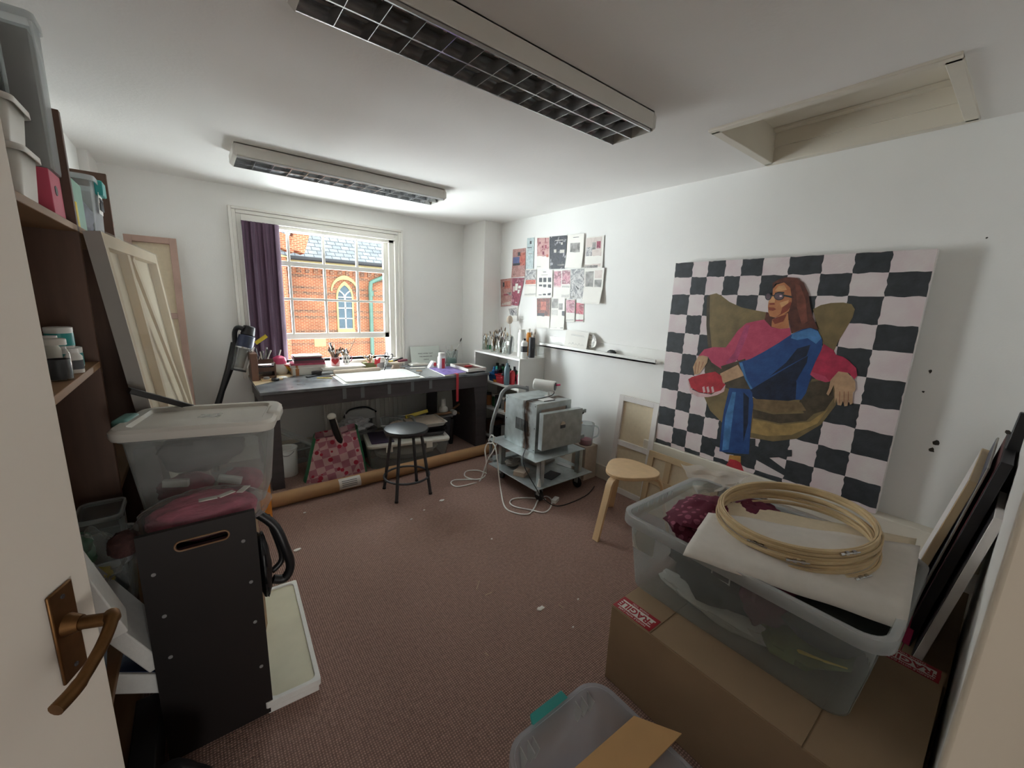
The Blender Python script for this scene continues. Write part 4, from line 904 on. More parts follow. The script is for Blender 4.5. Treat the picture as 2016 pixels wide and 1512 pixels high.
pts = [P(1795, 1215, 0, 1.99), P(1790, 1235, 0, 1.99), P(1780, 1265, 0, 1.985), P(1760, 1310, 0, 1.985), P(1740, 1360, 0, 1.98)]
rb = MB()
for i in range(len(pts)-1): rb.bar(pts[i], pts[i+1], 0.022+0.008*(i % 2), 0.003)
rb.top('red_ribbon', mat('crimson_ribbon', '#a3204a', 0.6, var=0.1), 'crimson ribbon hanging over the door end of the clear tub', 'ribbon')
def hoop(label, c, r, tilt, ca, n=72):
    t = thing('embroidery_hoop', label, 'hoop', c, group='wooden embroidery hoops piled on the tub', tilt=tilt)
    for nm, rr_, hh in (('outer_ring', r, 0.011), ('inner_ring', r-0.0075, 0.011)):
        L = [[V((rr_+dr)*math.cos(i*2*math.pi/n), (rr_+dr)*math.sin(i*2*math.pi/n), dz) for i in range(n)] for dr, dz in ((-0.003, 0), (0.003, 0), (0.003, hh), (-0.003, hh))]
        MB().ring(L, close=True).obj(nm, M['bamboo'], t, bev=0.001)
    a = math.radians(ca); d = V(math.cos(a), math.sin(a), 0); s = V(-d.y, d.x, 0); q = d*(r+0.009)+V(0, 0, 0.0055)
    MB().cyl(q-s*0.03, q+s*0.03, 0.0025, n=8).cyl(q-s*0.037, q-s*0.026, 0.0055, n=10).obox(q-s*0.012-d*0.003, (0.009, 0.011, 0.011), rz_m(a)).obox(q+s*0.012-d*0.003, (0.009, 0.011, 0.011), rz_m(a)).obj('clasp', M['chrome'], t)
hn = ['topmost of the pile of large wooden hoops on the tub', 'wooden hoop second from the top of the pile', 'wooden hoop third from the top of the pile', 'wooden hoop fourth from the top, shifted towards the window', 'wooden hoop fifth from the top of the pile', 'wooden hoop just above the lowest, clasp towards the window', 'lowest wooden hoop, lying on the white sheet towards the box']
hc = [(1.785+dx, .447+dy, .782-.0118*i) for i, (dx, dy) in enumerate(((0, 0), (-.004, .004), (.004, -.004), (-.02, .004), (-.008, -.008), (-.03, .0), (-.035, -.02)))]
for i, l in enumerate(hn):
    hoop(l, hc[i], 0.253+0.003*(i % 3), (-0.07, -0.11, 0.0), [-125, 60, 175, 205, 100, 190, -115][i])

# ------------------------------------------------------------------ empty tub in front
t = thing('empty_tub', 'empty clear plastic tub with a teal clip on the carpet before the box', 'tub', (0.805, 0.43, 0.0))
tub(t, 0.40, 0.60, 0.25, 0.86, 0.07, 'tubpale', 'tubpale', 0.014, 0.028, solid=0.003)
mb = MB()
for x_ in (-0.15, -0.12, -0.10, 0.09, 0.12, 0.15): MB().prism([(x_, 0.292, 0.24), (x_, 0.258, 0.227), (x_, 0.275, 0.17), (x_, 0.29, 0.17)], (0.003, 0, 0)).obj('rib', M['tubrim'], t)
MB().prism([(-0.085, 0.308, 0.236), (-0.075, 0.335, 0.25), (0.065, 0.335, 0.25), (0.075, 0.308, 0.236)], (0, 0.0, 0.014)).box((-0.075, 0.324, 0.19), (0.065, 0.330, 0.25)).obj('clip_handle', M['teal'], t, bev=0.003, label='teal clip handle')
g = P(1130, 1512, 2, .29); mb = MB().prism([P(1248, 1411, 2, .256), P(1342, 1446, 2, .262), P(1250, 1540, 2, .262), P(1090, 1550, 2, .256)], (0.0, 0.0, 0.004))
mb.top('cardboard_sheet', M['cardlight'], 'light brown cardboard flap lying across the empty tub', 'cardboard')
MB().obox((0.80, 0.50, 0.009), (0.13, 0.17, 0.002), rz_m(0.2)).top('brown_paper_label', M['card'], 'brown paper patch lying in the bottom of the empty tub', 'paper')

# ------------------------------------------------------------------ canvases stacked against the front wall, right
def lean(name, label, x0, x1, b_, tpt, th, edge, face, cat='canvas', grp='canvases leaning at the right of the doorway'):
    """panel leaning back: b_ = (y, z) of the lower front edge, tpt = (y, z) of the upper"""
    d = V(0, tpt[0]-b_[0], tpt[1]-b_[1]); n = V(0, d.z, -d.y).normalized()
    t = thing(name, label, cat, ((x0+x1)/2, b_[0], b_[1]), 0, grp); e = n*(-th)
    p = [V(x0, *b_), V(x1, *b_), V(x1, *tpt), V(x0, *tpt)]
    MB().prism([q-n*0.0012 for q in p], e+n*0.0012).obj('stretcher', M[edge], t, w=True, bev=0.002)
    i_ = 0.004; dd = d.normalized()*i_
    MB().prism([V(x0+i_, *b_)+dd, V(x1-i_, *b_)+dd, V(x1-i_, *tpt)-dd, V(x0+i_, *tpt)-dd], n*-0.002).obj('painted_face', M[face], t, w=True)
    return t
M['blackpaint'] = mat('black_paint', '#1d1c20', 0.5, var=0.2, scale=8); M['redpaint'] = mat('black_red_paint', '#241e22', 0.5, scale=3, col2='#5e2226')
lean('leaning_canvas', 'white-edged dark canvas nearest the doorway, leaning over the box', 1.955, 2.30, (0.062, 0.30), (-0.03, 0.94), 0.026, 'canvaswhite', 'blackpaint')
lean('leaning_canvas', 'tall black and red canvas leaning behind the white-edged one', 2.05, 2.60, (0.10, 0.32), (-0.012, 1.10), 0.03, 'blackpaint', 'redpaint')
lean('leaning_canvas', 'thin dark blue canvas with a pale edge leaning behind the black one', 2.10, 2.70, (0.115, 0.32), (0.012, 1.06), 0.008, 'greyedge', 'navy')
lean('leaning_canvas', 'pale wood-edged canvas leaning furthest from the doorway', 2.14, 2.75, (0.165, 0.30), (0.045, 0.99), 0.026, 'pine', 'canvaswhite')
MB().box((1.955, -0.04, 0), (2.76, 0.21, 0.29)).top('low_carton', M['card'], 'low brown carton under the canvases leaning by the doorway', 'box', bev=0.003)
MB().bar(P(1965, 968, 0, 2.30), P(2030, 815, 0, 2.30), 0.05, 0.03, upv=(1, 0, 0)).top('black_bar', M['black'], 'thick black bar leaning above the canvases at the right', 'bar', bev=0.004)
t = thing('clamp_stand', 'black clamp lying on a brown carton behind the leaning canvases', 'clamp', (2.50, 0.30, 0.50))
c = P(1855, 1050, 1, 0.30)
MB().box((c.x-0.09, 0.24, 0), (c.x+0.10, 0.37, c.z-0.045)).top('tall_carton', M['card'], 'tall brown carton behind the clear tub near the skirting', 'box', bev=0.003)
t.location = (c.x, 0.30, c.z-0.044)
MB().cyl((-0.05, 0, 0.022), (0.04, 0.02, 0.022), 0.02, n=14).obj('tube', M['black'], t, bev=0.002)
MB().box((-0.01, -0.02, 0.0), (0.06, 0.04, 0.06)).obj('block', M['black'], t, bev=0.004)
# ------------------------------------------------------------------ the door, standing open at the left
DA = math.radians(22.3); DW = 0.78
t = thing('door_1', 'cream painted door standing open at the left with a brass lever handle', 'door', (DX0, YF+0.05, 0), math.pi/2-DA); t['kind'] = 'structure'
MB().box((0, 0, 0.006), (DW, 0.04, 2.02)).obj('door_leaf', M['door'], t, bev=0.003)
hh = 1.135; hx = DW-0.052; hz_ = hh+0.0
MB().box((hx-0.019, -0.004, hh-0.072), (hx+0.019, 0, hh+0.052)).obj('backplate', M['brass'], t, bev=0.002)
mb = MB().cyl((hx, -0.004, hz_), (hx, -0.018, hz_), 0.014, 0.0095).cyl((hx, -0.018, hz_), (hx, -0.048, hz_), 0.008)
mb.tube(spline([(hx+0.004, -0.046, hz_+0.003), (hx-0.008, -0.053, hz_+0.002), (hx-0.034, -0.055, hz_-0.012), (hx-0.066, -0.05, hz_-0.030), (hx-0.092, -0.045, hz_-0.034)], 6), [0.0085]*6+[0.0068]*12+[0.0078]*7, 12)
mb.obj('lever_handle', M['brass'], t)
for z_ in (hh-0.058, hh+0.04): MB().cyl((hx, -0.0055, z_), (hx, -0.003, z_), 0.0028, n=8).obj('screw', M['dark'], t)

# ------------------------------------------------------------------ wooden shelf unit along the left wall
SX0, SX1 = -0.495, -0.285
t = thing('shelf_unit', 'tall brown wooden shelf unit along the left wall', 'shelf', (-0.39, 2.0, 0))
PYS = (1.10, 2.055, 2.985)
for y_ in PYS: MB().box((SX0, y_-0.012, 0), (SX1, y_+0.012, 2.10)).obj('upright', M['darkwood'], t, w=True, bev=0.002)
for a, b_ in ((PYS[0], PYS[1]), (PYS[1], PYS[2])):
    for z_ in (1.75,): MB().box((SX0, a+0.012, z_-0.022), (SX1, b_-0.012, z_)).obj('shelf', M['shelfwood'], t, w=True, bev=0.002)
for z_ in (1.285, 0.40, 0.06): MB().box((SX0, PYS[0]+0.012, z_-0.022), (SX1, PYS[1]-0.012, z_)).obj('shelf', M['shelfwood'], t, w=True, bev=0.002)
for z_ in (0.80, 0.06): MB().box((SX0, PYS[1]+0.012, z_-0.022), (SX1, PYS[2]-0.012, z_)).obj('shelf', M['shelfwood'], t, w=True, bev=0.002)
MB().box((SX0-0.004, PYS[0], 0.0), (SX0, PYS[2], 1.28)).obj('back_panel', M['darkwood'], t, w=True)
MB().box((SX0, PYS[0]+0.012, 1.55), (SX0+0.02, PYS[1]-0.012, 1.66)).obj('back_rail', M['darkwood'], t, w=True)

# things on the top shelf
S1 = 1.751
def bin_(name, label, c, w_, d, h, m, taper=0.88, cat='bin', grp=None, rim=None, lip=0.01):
    t = thing(name, label, cat, c, 0, grp); tub(t, w_, d, h, taper, 0.02, m, rim or m, lip, 0.015); return t
def on_shelf(px, z, y): return P(px, 300, 1, y).x
bin_('storage_bin', 'white plastic bin on the top shelf by the door, lower of two', (-0.40, 1.77, S1), 0.16, 0.17, 0.15, 'offwhite', grp='white bins on the top shelf')
bin_('storage_bin', 'white plastic bin stacked on another on the top shelf', (-0.40, 1.755, S1+0.152), 0.155, 0.165, 0.11, 'offwhite', grp='white bins on the top shelf')
t = thing('document_box', 'tall translucent grey box standing against the shelf upright near the ceiling', 'box', (-0.335, 1.975, S1+0.14))
tub(t, 0.08, 0.10, 0.42, 0.92, 0.012, 'tub', 'tubrim', 0.006, 0.02)
MB().box((-0.028, -0.035, 0.01), (0.028, 0.035, 0.38)).obj('papers', M['greyedge'], t)
t = thing('magazine_file', 'pink card magazine file with a finger hole on the top shelf', 'file', (-0.385, 1.955, S1))
MB().box((-0.08, -0.07, 0), (0.08, 0.07, 0.138)).obj('case', M['pinkcloth'] if 0 else mat('pink_card', '#c44a62', 0.6, var=0.04), t, bev=0.002)
MB().cyl((0.080, -0.01, 0.085), (0.0815, -0.01, 0.085), 0.015, n=16).obj('finger_hole', M['dark'], t)
MB().lump(V(-0.42, 1.70, 2.10), (0.08, 0.17, 0.085), 0.25, 2.4, 2).top('maroon_bag', mat('dusky_bag', '#5a3b44', 0.8, var=0.1), 'dusky maroon cloth bag slumped on the white bins near the ceiling', 'bag')
t = thing('grey_bag', 'grey plastic bag standing tall behind the translucent box near the ceiling', 'bag', (-0.42, 1.955, S1+0.142))
MB().ring([rr(0.08*s, 0.12*s2, 0.03*s, z) for z, s, s2 in ((0, 1, 1), (0.2, 1, 1), (0.38, 0.9, 0.8), (0.50, 0.7, 0.45), (0.535, 0.4, 0.3))]).obj('bag', M['grey'], t)
t = thing('clip_tub', 'clear plastic tub with a teal clip on the top shelf by the corner', 'tub', (-0.385, 2.72, S1))
tub(t, 0.17, 0.28, 0.26, 0.9, 0.02, 'tub', 'tubrim', 0.012, 0.02)
MB().box((0.085, -0.05, 0.20), (0.112, 0.05, 0.262)).obj('clip_handle', M['teal'], t, bev=0.005, label='teal clip handle')
MB().prism([V(0.0905, -0.06, 0.12), V(0.0905, 0.04, 0.12), V(0.0955, 0.04, 0.21), V(0.0955, -0.06, 0.21)], (0.001, 0, 0)).obj('label_sheet', M['paper'], t)
mb = MB()
for i in range(6): mb.box((0.0945, -0.05+i*0.014, 0.135), (0.0985, -0.042+i*0.014, 0.165+0.02*(i % 2)))
mb.box((0.096, -0.05, 0.18), (0.099, 0.03, 0.187)).obj('printing', M['ink'], t)
MB().lump(V(0, 0, 0.10), (0.065, 0.11, 0.08), 0.2, 2, 5).obj('contents', mat('lilac_grey_stuff', '#b9b2c4', 0.8), t)
MB().box((-0.47, 2.30, S1), (-0.32, 2.50, S1+0.20)).top('green_box', mat('sea_green_box', '#6f9c86', 0.5), 'sea green plastic box behind the clear tub on the top shelf', 'box', bev=0.008)
MB().cyl((-0.315, 2.16, S1), (-0.315, 2.16, S1+0.09), 0.022, n=16).top('yellow_tube', M['yellow'], 'small yellow tube beside the upright on the top shelf', 'tube', bev=0.003)
MB().lathe([(0.02, 0), (0.06, 0.01), (0.055, 0.03)], (-0.40, 2.42, S1+0.201), 20).top('cream_lid', M['offwhite'], 'cream plastic lid on the sea green box', 'lid')

# jars and bottles on the middle shelf
S2 = 1.286
def bottle(name, label, c, prof, body, capprof=None, cap='white', lab=None, labm=None, cat='bottle', grp=None, n=20):
    t = thing(name, label, cat, c, 0, grp)
    MB().lathe(prof, n=n).obj('body', M[body], t)
    if lab: MB().lathe([(lab[0], lab[1]), (lab[0]+0.0006, lab[1]), (lab[0]+0.0006, lab[2]), (lab[0], lab[2])], n=n, caps=(False, False)).obj('label_band', M[labm], t)
    if capprof: MB().lathe(capprof, n=n).obj('lid', M[cap], t)
    return t
def pot(label, c, r, h, labm, cap='white'):
    return bottle('paint_pot', label, c, [(r*0.93, 0), (r, 0.004), (r, h*0.8)], 'white', [(r*1.02, h*0.8), (r*1.02, h*0.98), (r*0.95, h)], cap, (r, h*0.12, h*0.72), labm, 'pot', 'jars and pots on the middle shelf')
pot('white pot with a teal label standing at the shelf edge under another', (-0.335, 1.915, S2), 0.032, 0.066, 'teal')
pot('white pot with a teal label stacked on top of a matching pot', (-0.345, 1.89, S2+0.067), 0.032, 0.066, 'teal')
pot('white pot with a plum label, lower of two by the upright', (-0.36, 1.99, S2), 0.028, 0.06, 'plum')
pot('white pot with a plum label stacked by the upright', (-0.36, 1.99, S2+0.061), 0.028, 0.06, 'plum')
bottle('glass_jar', 'glass jar of grey powder at the front of the middle shelf', (-0.315, 1.66, S2), [(0.026, 0), (0.028, 0.005), (0.028, 0.075), (0.022, 0.09), (0.022, 0.10)], 'glass', [(0.024, 0.10), (0.024, 0.115), (0.022, 0.117)], 'offwhite', (0.0255, 0.005, 0.06), 'dark', 'jar', 'jars and pots on the middle shelf')
bottle('small_bottle', 'small white bottle with a printed label beside the glass jar', (-0.305, 1.79, S2), [(0.019, 0), (0.02, 0.004), (0.02, 0.05), (0.012, 0.062)], 'skin', [(0.013, 0.062), (0.013, 0.075)], 'white', (0.02, 0.012, 0.04), 'ink', 'bottle', 'jars and pots on the middle shelf')
bottle('small_bottle', 'white bottle standing behind the small printed one', (-0.345, 1.775, S2), [(0.02, 0), (0.021, 0.004), (0.021, 0.075), (0.014, 0.09)], 'offwhite', [(0.017, 0.09), (0.017, 0.115)], 'white', None, None, 'bottle', 'jars and pots on the middle shelf')
bottle('spice_jar', 'tall jar with a reddish band at the back of the middle shelf', (-0.40, 1.80, S2), [(0.024, 0), (0.024, 0.14)], 'offwhite', [(0.025, 0.14), (0.025, 0.16)], 'white', (0.024, 0.09, 0.12), 'terracotta', 'jar', 'jars and pots on the middle shelf')

# ------------------------------------------------------------------ wrapped canvas leaning on the shelf unit
o = V(-0.10, 2.06, 0.0); tp = V(-0.272, 2.06, 1.735); v_ = (tp-o); hC = v_.length
u_ = V(0.07, 0.90, 0.0); wC = 1.12
t = canvas_back('wrapped_canvas', 'large plastic-wrapped canvas leaning its face on the brown shelf unit', o, u_, v_, wC, hC, bars=(0.40,), cross=(0.5,), th=0.04, bw=0.05, fm='pine')
u_ = u_.normalized(); vn = v_.normalized(); n_ = u_.cross(vn).normalized()
def cp(a, b_, c): return o+u_*a+vn*b_+n_*c
MB().bar(cp(0.46, hC-0.06, 0.033), cp(1.05, 0.72, 0.033), 0.045, 0.012, upv=n_).obj('brace', M['pine'], t, w=True)
MB().grid(lambda u, v: cp(-0.006+(wC+0.012)*u, -0.004+(hC+0.008)*v, 0.0435+0.003*noise.noise(V(u*5, v*6, 2))), 24, 30).obj('plastic_wrap', M['wrap'], t, w=True, flip=False)
MB().prism([cp(-0.007, 0, -0.004), cp(-0.003, 0, -0.004), cp(-0.003, hC, -0.004), cp(-0.007, hC, -0.004)], n_*0.046).obj('edge_tape', M['greyedge'], t, w=True)
# tall narrow stretcher leaning in the corner by the window wall
xa, xb = P(240, 458, 1, 4.22).x, P(346, 468, 1, 4.22).x
canvas_back('tall_canvas', 'tall narrow canvas with a pine frame leaning on the window wall in the corner', (xa, 4.05, 0.0), (1, 0, 0), (0, 0.235, 1.935), xb-xa, 1.95, cross=(0.55, 1.35), th=0.03, bw=0.045, fm='agedpine')

# ------------------------------------------------------------------ stick vacuum leaning at the end of the bench
a, b_ = P(428, 800, 1, 4.10), P(488, 655, 1, 4.22); a0 = a+(a-b_)*0.9; a0 = V(a.x-0.06, 4.02, 0.28)
d = (b_-a).normalized()
t = thing('stick_vacuum', 'black cordless stick vacuum with a clear bin propped at the end of the bench', 'vacuum', (a.x-0.09, 4.0, 0))
q = P(470, 735, 1, 4.16)
wand = [V(0.02, 3.98, 0.03), P(428, 800, 1, 4.10), P(437, 770, 1, 4.12), P(452, 725, 1, 4.14), P(463, 675, 1, 4.17)]
MB().tube(wand, [0.02, 0.026, 0.022, 0.03, 0.032], 14).obj('wand', M['black'], t, w=True)
MB().obox((0.02, 3.98, 0.035), (0.24, 0.11, 0.07), rz_m(0.2)).obj('floor_head', M['dark'], t, w=True, bev=0.015)
bt, tp_ = P(470, 728, 1, 4.10), P(482, 680, 1, 4.13); ax_ = (tp_-bt).normalized()
MB().cyl(bt, bt+ax_*0.19, 0.055, 0.062, n=24).obj('clear_bin', M['tub'], t, w=True)
MB().cyl(bt+ax_*0.02, bt+ax_*0.18, 0.03, 0.035, n=20).obj('cyclone', M['greyedge'], t, w=True)
MB().cyl(bt-ax_*0.012, bt+ax_*0.004, 0.057, n=24).obj('bin_base', M['dark'], t, w=True)
MB().cyl(bt+ax_*0.19, bt+ax_*0.30, 0.066, 0.062, n=24).obj('motor_body', M['navy'], t, w=True, bev=0.006)
MB().cyl(bt+ax_*0.30, bt+ax_*0.385, 0.055, 0.045, n=24).obj('filter_cap', M['black'], t, w=True, bev=0.01)
h0 = P(463, 675, 1, 4.17); MB().tube(spline([h0, P(462, 655, 1, 4.16), P(468, 645, 1, 4.14), P(480, 648, 1, 4.12)], 5), 0.02, 10).obj('grip', M['black'], t, w=True)
MB().tube([bt+ax_*0.20+V(0.066, -0.02, 0), bt+ax_*0.01+V(0.058, -0.02, 0)], 0.006, 8).obj('release_slide', M['white'], t, w=True)
MB().cyl(bt+ax_*0.185+V(0,0,0), bt+ax_*0.196, 0.0675, n=24).obj('silver_band', M['chrome'], t, w=True)

# ------------------------------------------------------------------ big lidded tub on cartons, crate and bag
LR = math.radians(-14); TB = V(0.0, 1.845, 0.77)
MB().obox((-0.01, 1.86, 0.384), (0.25, 0.22, 0.768), rz_m(LR)).top('floor_carton', M['card'], 'brown carton on the floor carrying the big lidded tub', 'box', bev=0.003)
t = thing('lidded_tub', 'large milky tub with a cream lid and grey-green clips, behind the black crate', 'tub', TB, LR)
tub(t, 0.42, 0.28, 0.30, 0.86, 0.035, 'tubmilky', 'tubmilky', 0.01, 0.02)
LW, LD = 0.475, 0.33
MB().ring([rr(LW-0.01, LD-0.01, 0.045, 0.288), rr(LW, LD, 0.05, 0.30), rr(LW, LD, 0.05, 0.316), rr(LW-0.02, LD-0.02, 0.045, 0.327), rr(LW-0.085, LD-0.075, 0.03, 0.328), rr(LW-0.10, LD-0.09, 0.025, 0.316)]).obj('lid', M['offwhite'], t, bev=0.0)
for sx, m_ in ((-1, 'teal'), (1, 'offwhite')): MB().box((sx*(LW/2-0.01)-0.028, -0.055, 0.292), (sx*(LW/2-0.01)+0.02, 0.055, 0.336)).obj('clip_handle', mat('grey_green_clip', '#6b9a92', 0.4) if sx < 0 else M['offwhite'], t, bev=0.012)
MB().grid(lambda u, v: V(-0.02+0.07*u, -0.03+0.05*v, 0.321+0.006*noise.noise(V(u*5, v*5, 3))), 8, 8).obj('sticky_film', M['film'], t, flip=False)
LCm = Matrix.Translation(TB) @ rz_m(LR)
def inl(*p): return LCm @ V(*p)
def incloth(name, label, c, r, m, seed, cat='cloth', **k): return MB().lump(inl(*c), r, 0.18, 2.2, seed).top(name, M[m], label, cat, 'things packed in the big lidded tub')
incloth('pink_wool', 'dusty pink bundle in the bottom of the lidded tub', (-0.08, -0.02, 0.055), (0.085, 0.085, 0.045), 'pinkcloth', 3)
incloth('rose_wool', 'rose bundle at the right of the lidded tub bottom', (0.095, -0.02, 0.055), (0.07, 0.08, 0.045), 'pinkcloth', 7)
incloth('blue_grey_bundle', 'blue grey bundle filling the middle of the lidded tub', (-0.03, 0.03, 0.18), (0.13, 0.075, 0.08), 'grey', 9)
for i, (x_, l_) in enumerate(((-0.085, 'white-labelled tube lying low at the left in the lidded tub'), (0.075, 'clear sleeve of white strips at the right in the lidded tub'))):
    MB().obox(inl(x_, -0.098, 0.105-0.01*i), (0.075, 0.022, 0.026), rz_m(LR) @ Matrix.Rotation(0.1+0.2*i, 4, 'Y')).top('paint_carton', M['paper'], l_, 'carton', bev=0.003)
MB().bar(P(253, 768, 1, 1.97), P(395, 806, 1, 2.03), 0.04, 0.02).top('black_board', M['blackwood'], 'long black-brown board resting behind the lidded tub against the wrapped canvas', 'board', bev=0.002)

# black crate
CY0, CY1, CX0, CX1 = 1.50, 1.70, -0.20, 0.10
t = thing('black_crate', 'tall black-brown wooden crate with a slot handle in front of the lidded tub', 'crate', ((CX0+CX1)/2, (CY0+CY1)/2, 0))
th = 0.018
def slotted(y_):
    mb = MB(); zs0, zs1, xs0, xs1, zt_ = 0.755, 0.785, -0.11, 0.02, 0.83
    mb.box((CX0, y_, 0.006), (CX1, y_+th, zs0)).box((CX0, y_, zs1), (CX1, y_+th, zt_)).box((CX0, y_, zs0), (xs0, y_+th, zs1)).box((xs1, y_, zs0), (CX1, y_+th, zs1))
    return mb
fp = slotted(CY0).obj('end_panel', M['blackwood'], t, w=True)
slotted(CY1-th).obj('end_panel', M['blackwood'], t, w=True)
zc, xc0, xc1 = 0.77, -0.11, 0.02
ov = [(xc0+0.015, zc-0.0165), (xc1-0.015, zc-0.0165)]
ring_ = [V(xc1-0.012+0.016*math.cos(a), 0, zc+0.016*math.sin(a)) for a in [(-90+i*20)*math.pi/180 for i in range(10)]]+[V(xc0+0.012+0.016*math.cos(a), 0, zc+0.016*math.sin(a)) for a in [(90+i*20)*math.pi/180 for i in range(10)]]
MB().tube([q+V(0, CY0-0.001, 0) for q in ring_], 0.0028, 6, closed=True).obj('slot_trim', M['brushwood'], t, w=True)
for z0, z1 in ((0.02, 0.04), (0.40, 0.42)): MB().box((CX0+0.005, CY0+th, z0), (CX1-0.005, CY1-th, z1)).obj('shelf', M['blackwood'], t, w=True)
MB().box((CX0+0.004, CY0+th, 0.42), (CX0+0.016, CY1-th, 0.70)).obj('side_panel', M['blackwood'], t, w=True)
MB().box((CX1-0.016, CY0+th, 0.42), (CX1-0.004, CY1-th, 0.70)).obj('side_panel', M['blackwood'], t, w=True)
for x_, z_ in ((-0.17, 0.70), (-0.16, 0.55), (-0.16, 0.40), (0.06, 0.73), (0.07, 0.57), (0.07, 0.41), (0.075, 0.22)): MB().cyl((x_, CY0-0.002, z_), (x_, CY0+0.002, z_), 0.006, n=12).obj('screw_cap', M['grey'], t, w=True)
t = thing('yarn_bag', 'clear plastic bag of dusty pink yarn lying on top of the black crate', 'bag', (-0.05, 1.70, 0.70))
MB().lump(V(-0.035, 1.625, 0.80), (0.155, 0.085, 0.075), 0.10, 3.0, 5, 36, 24).obj('yarn', mat('pink_yarn', '#b0566c', 0.8, var=0.4, scale=24, bump=0.5, bscale=60, stretch=(0.5, 2, 2)), t, w=True)
MB().lump(V(-0.035, 1.628, 0.803), (0.19, 0.098, 0.083), 0.10, 2.4, 6, 30, 20).obj('plastic_film', M['film'], t, w=True)
mb = MB()
for i in range(3): mb.obox((-0.02+i*0.05, 1.58+0.01*i, 0.872), (0.05, 0.02, 0.003), rz_m(0.5*i))
mb.obj('printed_label', M['papergrey'], t, w=True)
MB().lump(V(-0.235, 1.60, 0.775), (0.04, 0.06, 0.035), 0.15, 2.5, 8).top('jute_bundle', M['jute'], 'bundle of dark maroon jute hanging beside the black crate', 'cloth')
t = thing('handbag', 'black bag with a thick curved handle hanging on the crate side facing the room', 'bag', (0.15, 1.68, 0.42))
hb = [P(505, 1010, 1, 1.72), P(540, 1035, 1, 1.70), P(560, 1075, 1, 1.68), P(572, 1112, 1, 1.68), P(560, 1138, 1, 1.68), P(538, 1140, 1, 1.68)]
MB().tube(spline(hb, 6), 0.017, 10).obj('handle', M['black'], t, w=True)
hb = [P(525, 1015, 1, 1.78), P(545, 1060, 1, 1.76), P(555, 1100, 1, 1.75), P(535, 1125, 1, 1.74)]
MB().tube(spline(hb, 6), 0.012, 10).obj('handle', M['black'], t, w=True)
MB().lump(V(0.125, 1.70, 0.50), (0.026, 0.11, 0.13), 0.1, 3, 3).obj('pouch', M['black'], t, w=True)
t = thing('foam_tray', 'shallow white foam tray lying on the carpet beside the black crate', 'tray', (0.20, 1.84, 0), -0.05)
MB().box((-0.10, -0.345, 0), (0.075, 0.33, 0.028)).obj('lower_tray', M['foam'], t, bev=0.003)
MB().ring([rr(0.19, 0.69, 0.01, 0.0285, c=(-0.012, -0.005)), rr(0.19, 0.69, 0.01, 0.055, c=(-0.012, -0.005)), rr(0.155, 0.655, 0.025, 0.055, c=(-0.012, -0.005)), rr(0.155, 0.655, 0.025, 0.047, c=(-0.012, -0.005))]).obj('upper_tray', M['foam'], t, bev=0.002)
MB().poly([p for p in rr(0.155, 0.655, 0.025, 0.0475, c=(-0.012, -0.005))]).obj('cream_lining', mat('cream_lining', '#d5d0b8', 0.7, var=0.05), t, flip=False, label='cream inner surface')

# white foam trays and boxes stacked between the door and the crate
def slant(name, label, c, size, rot, m='foam', top=None, cat='box'):
    t = thing(name, label, cat, c, 0, 'white foam boxes leaning by the door', tilt=rot)
    MB().box((-size[0]/2, -size[1]/2, 0), (size[0]/2, size[1]/2, size[2])).obj('case', M[m], t, bev=0.004)
    if top: MB().box((-size[0]/2+0.012, -size[1]/2+0.012, size[2]), (size[0]/2-0.012, size[1]/2-0.012, size[2]+0.002)).obj('insert', M[top], t)
    return t
slant('foam_box', 'broad white foam slab tilted beside the crate, below the clear bin', (-0.29, 1.60, 0.52), (0.36, 0.17, 0.045), (0.12, 1.12, 0.06))
slant('foam_box', 'white box with a dark navy top tilted low beside the crate', (-0.285, 1.62, 0.30), (0.24, 0.17, 0.06), (0.0, 0.62, 0.10), top='navy')
slant('foam_box', 'white foam block standing upright behind the door edge', (-0.262, 1.42, 0.62), (0.07, 0.10, 0.36), (0.1, -0.25, 0.1))
MB().box((-0.28, 1.36, 0), (-0.215, 1.66, 0.16)).top('dark_carton', M['blackwood'], 'dark box on the floor under the white foam boxes', 'box', bev=0.004)
t = thing('black_sack', 'black bag with a small pale label on the carpet behind the door edge', 'bag', (-0.08, 1.20, 0))
MB().lump(V(-0.17, 1.20, 0.13), (0.10, 0.12, 0.135), 0.10, 2, 4, flat=-0.128).obj('sack', M['black'], t, w=True)
mb = MB()
for i in range(4): mb.box((-0.1, 1.055, 0.16+i*0.012), (-0.055-0.01*(i % 2), 1.062, 0.166+i*0.012))
mb.obj('printing', M['grey'], t, w=True)
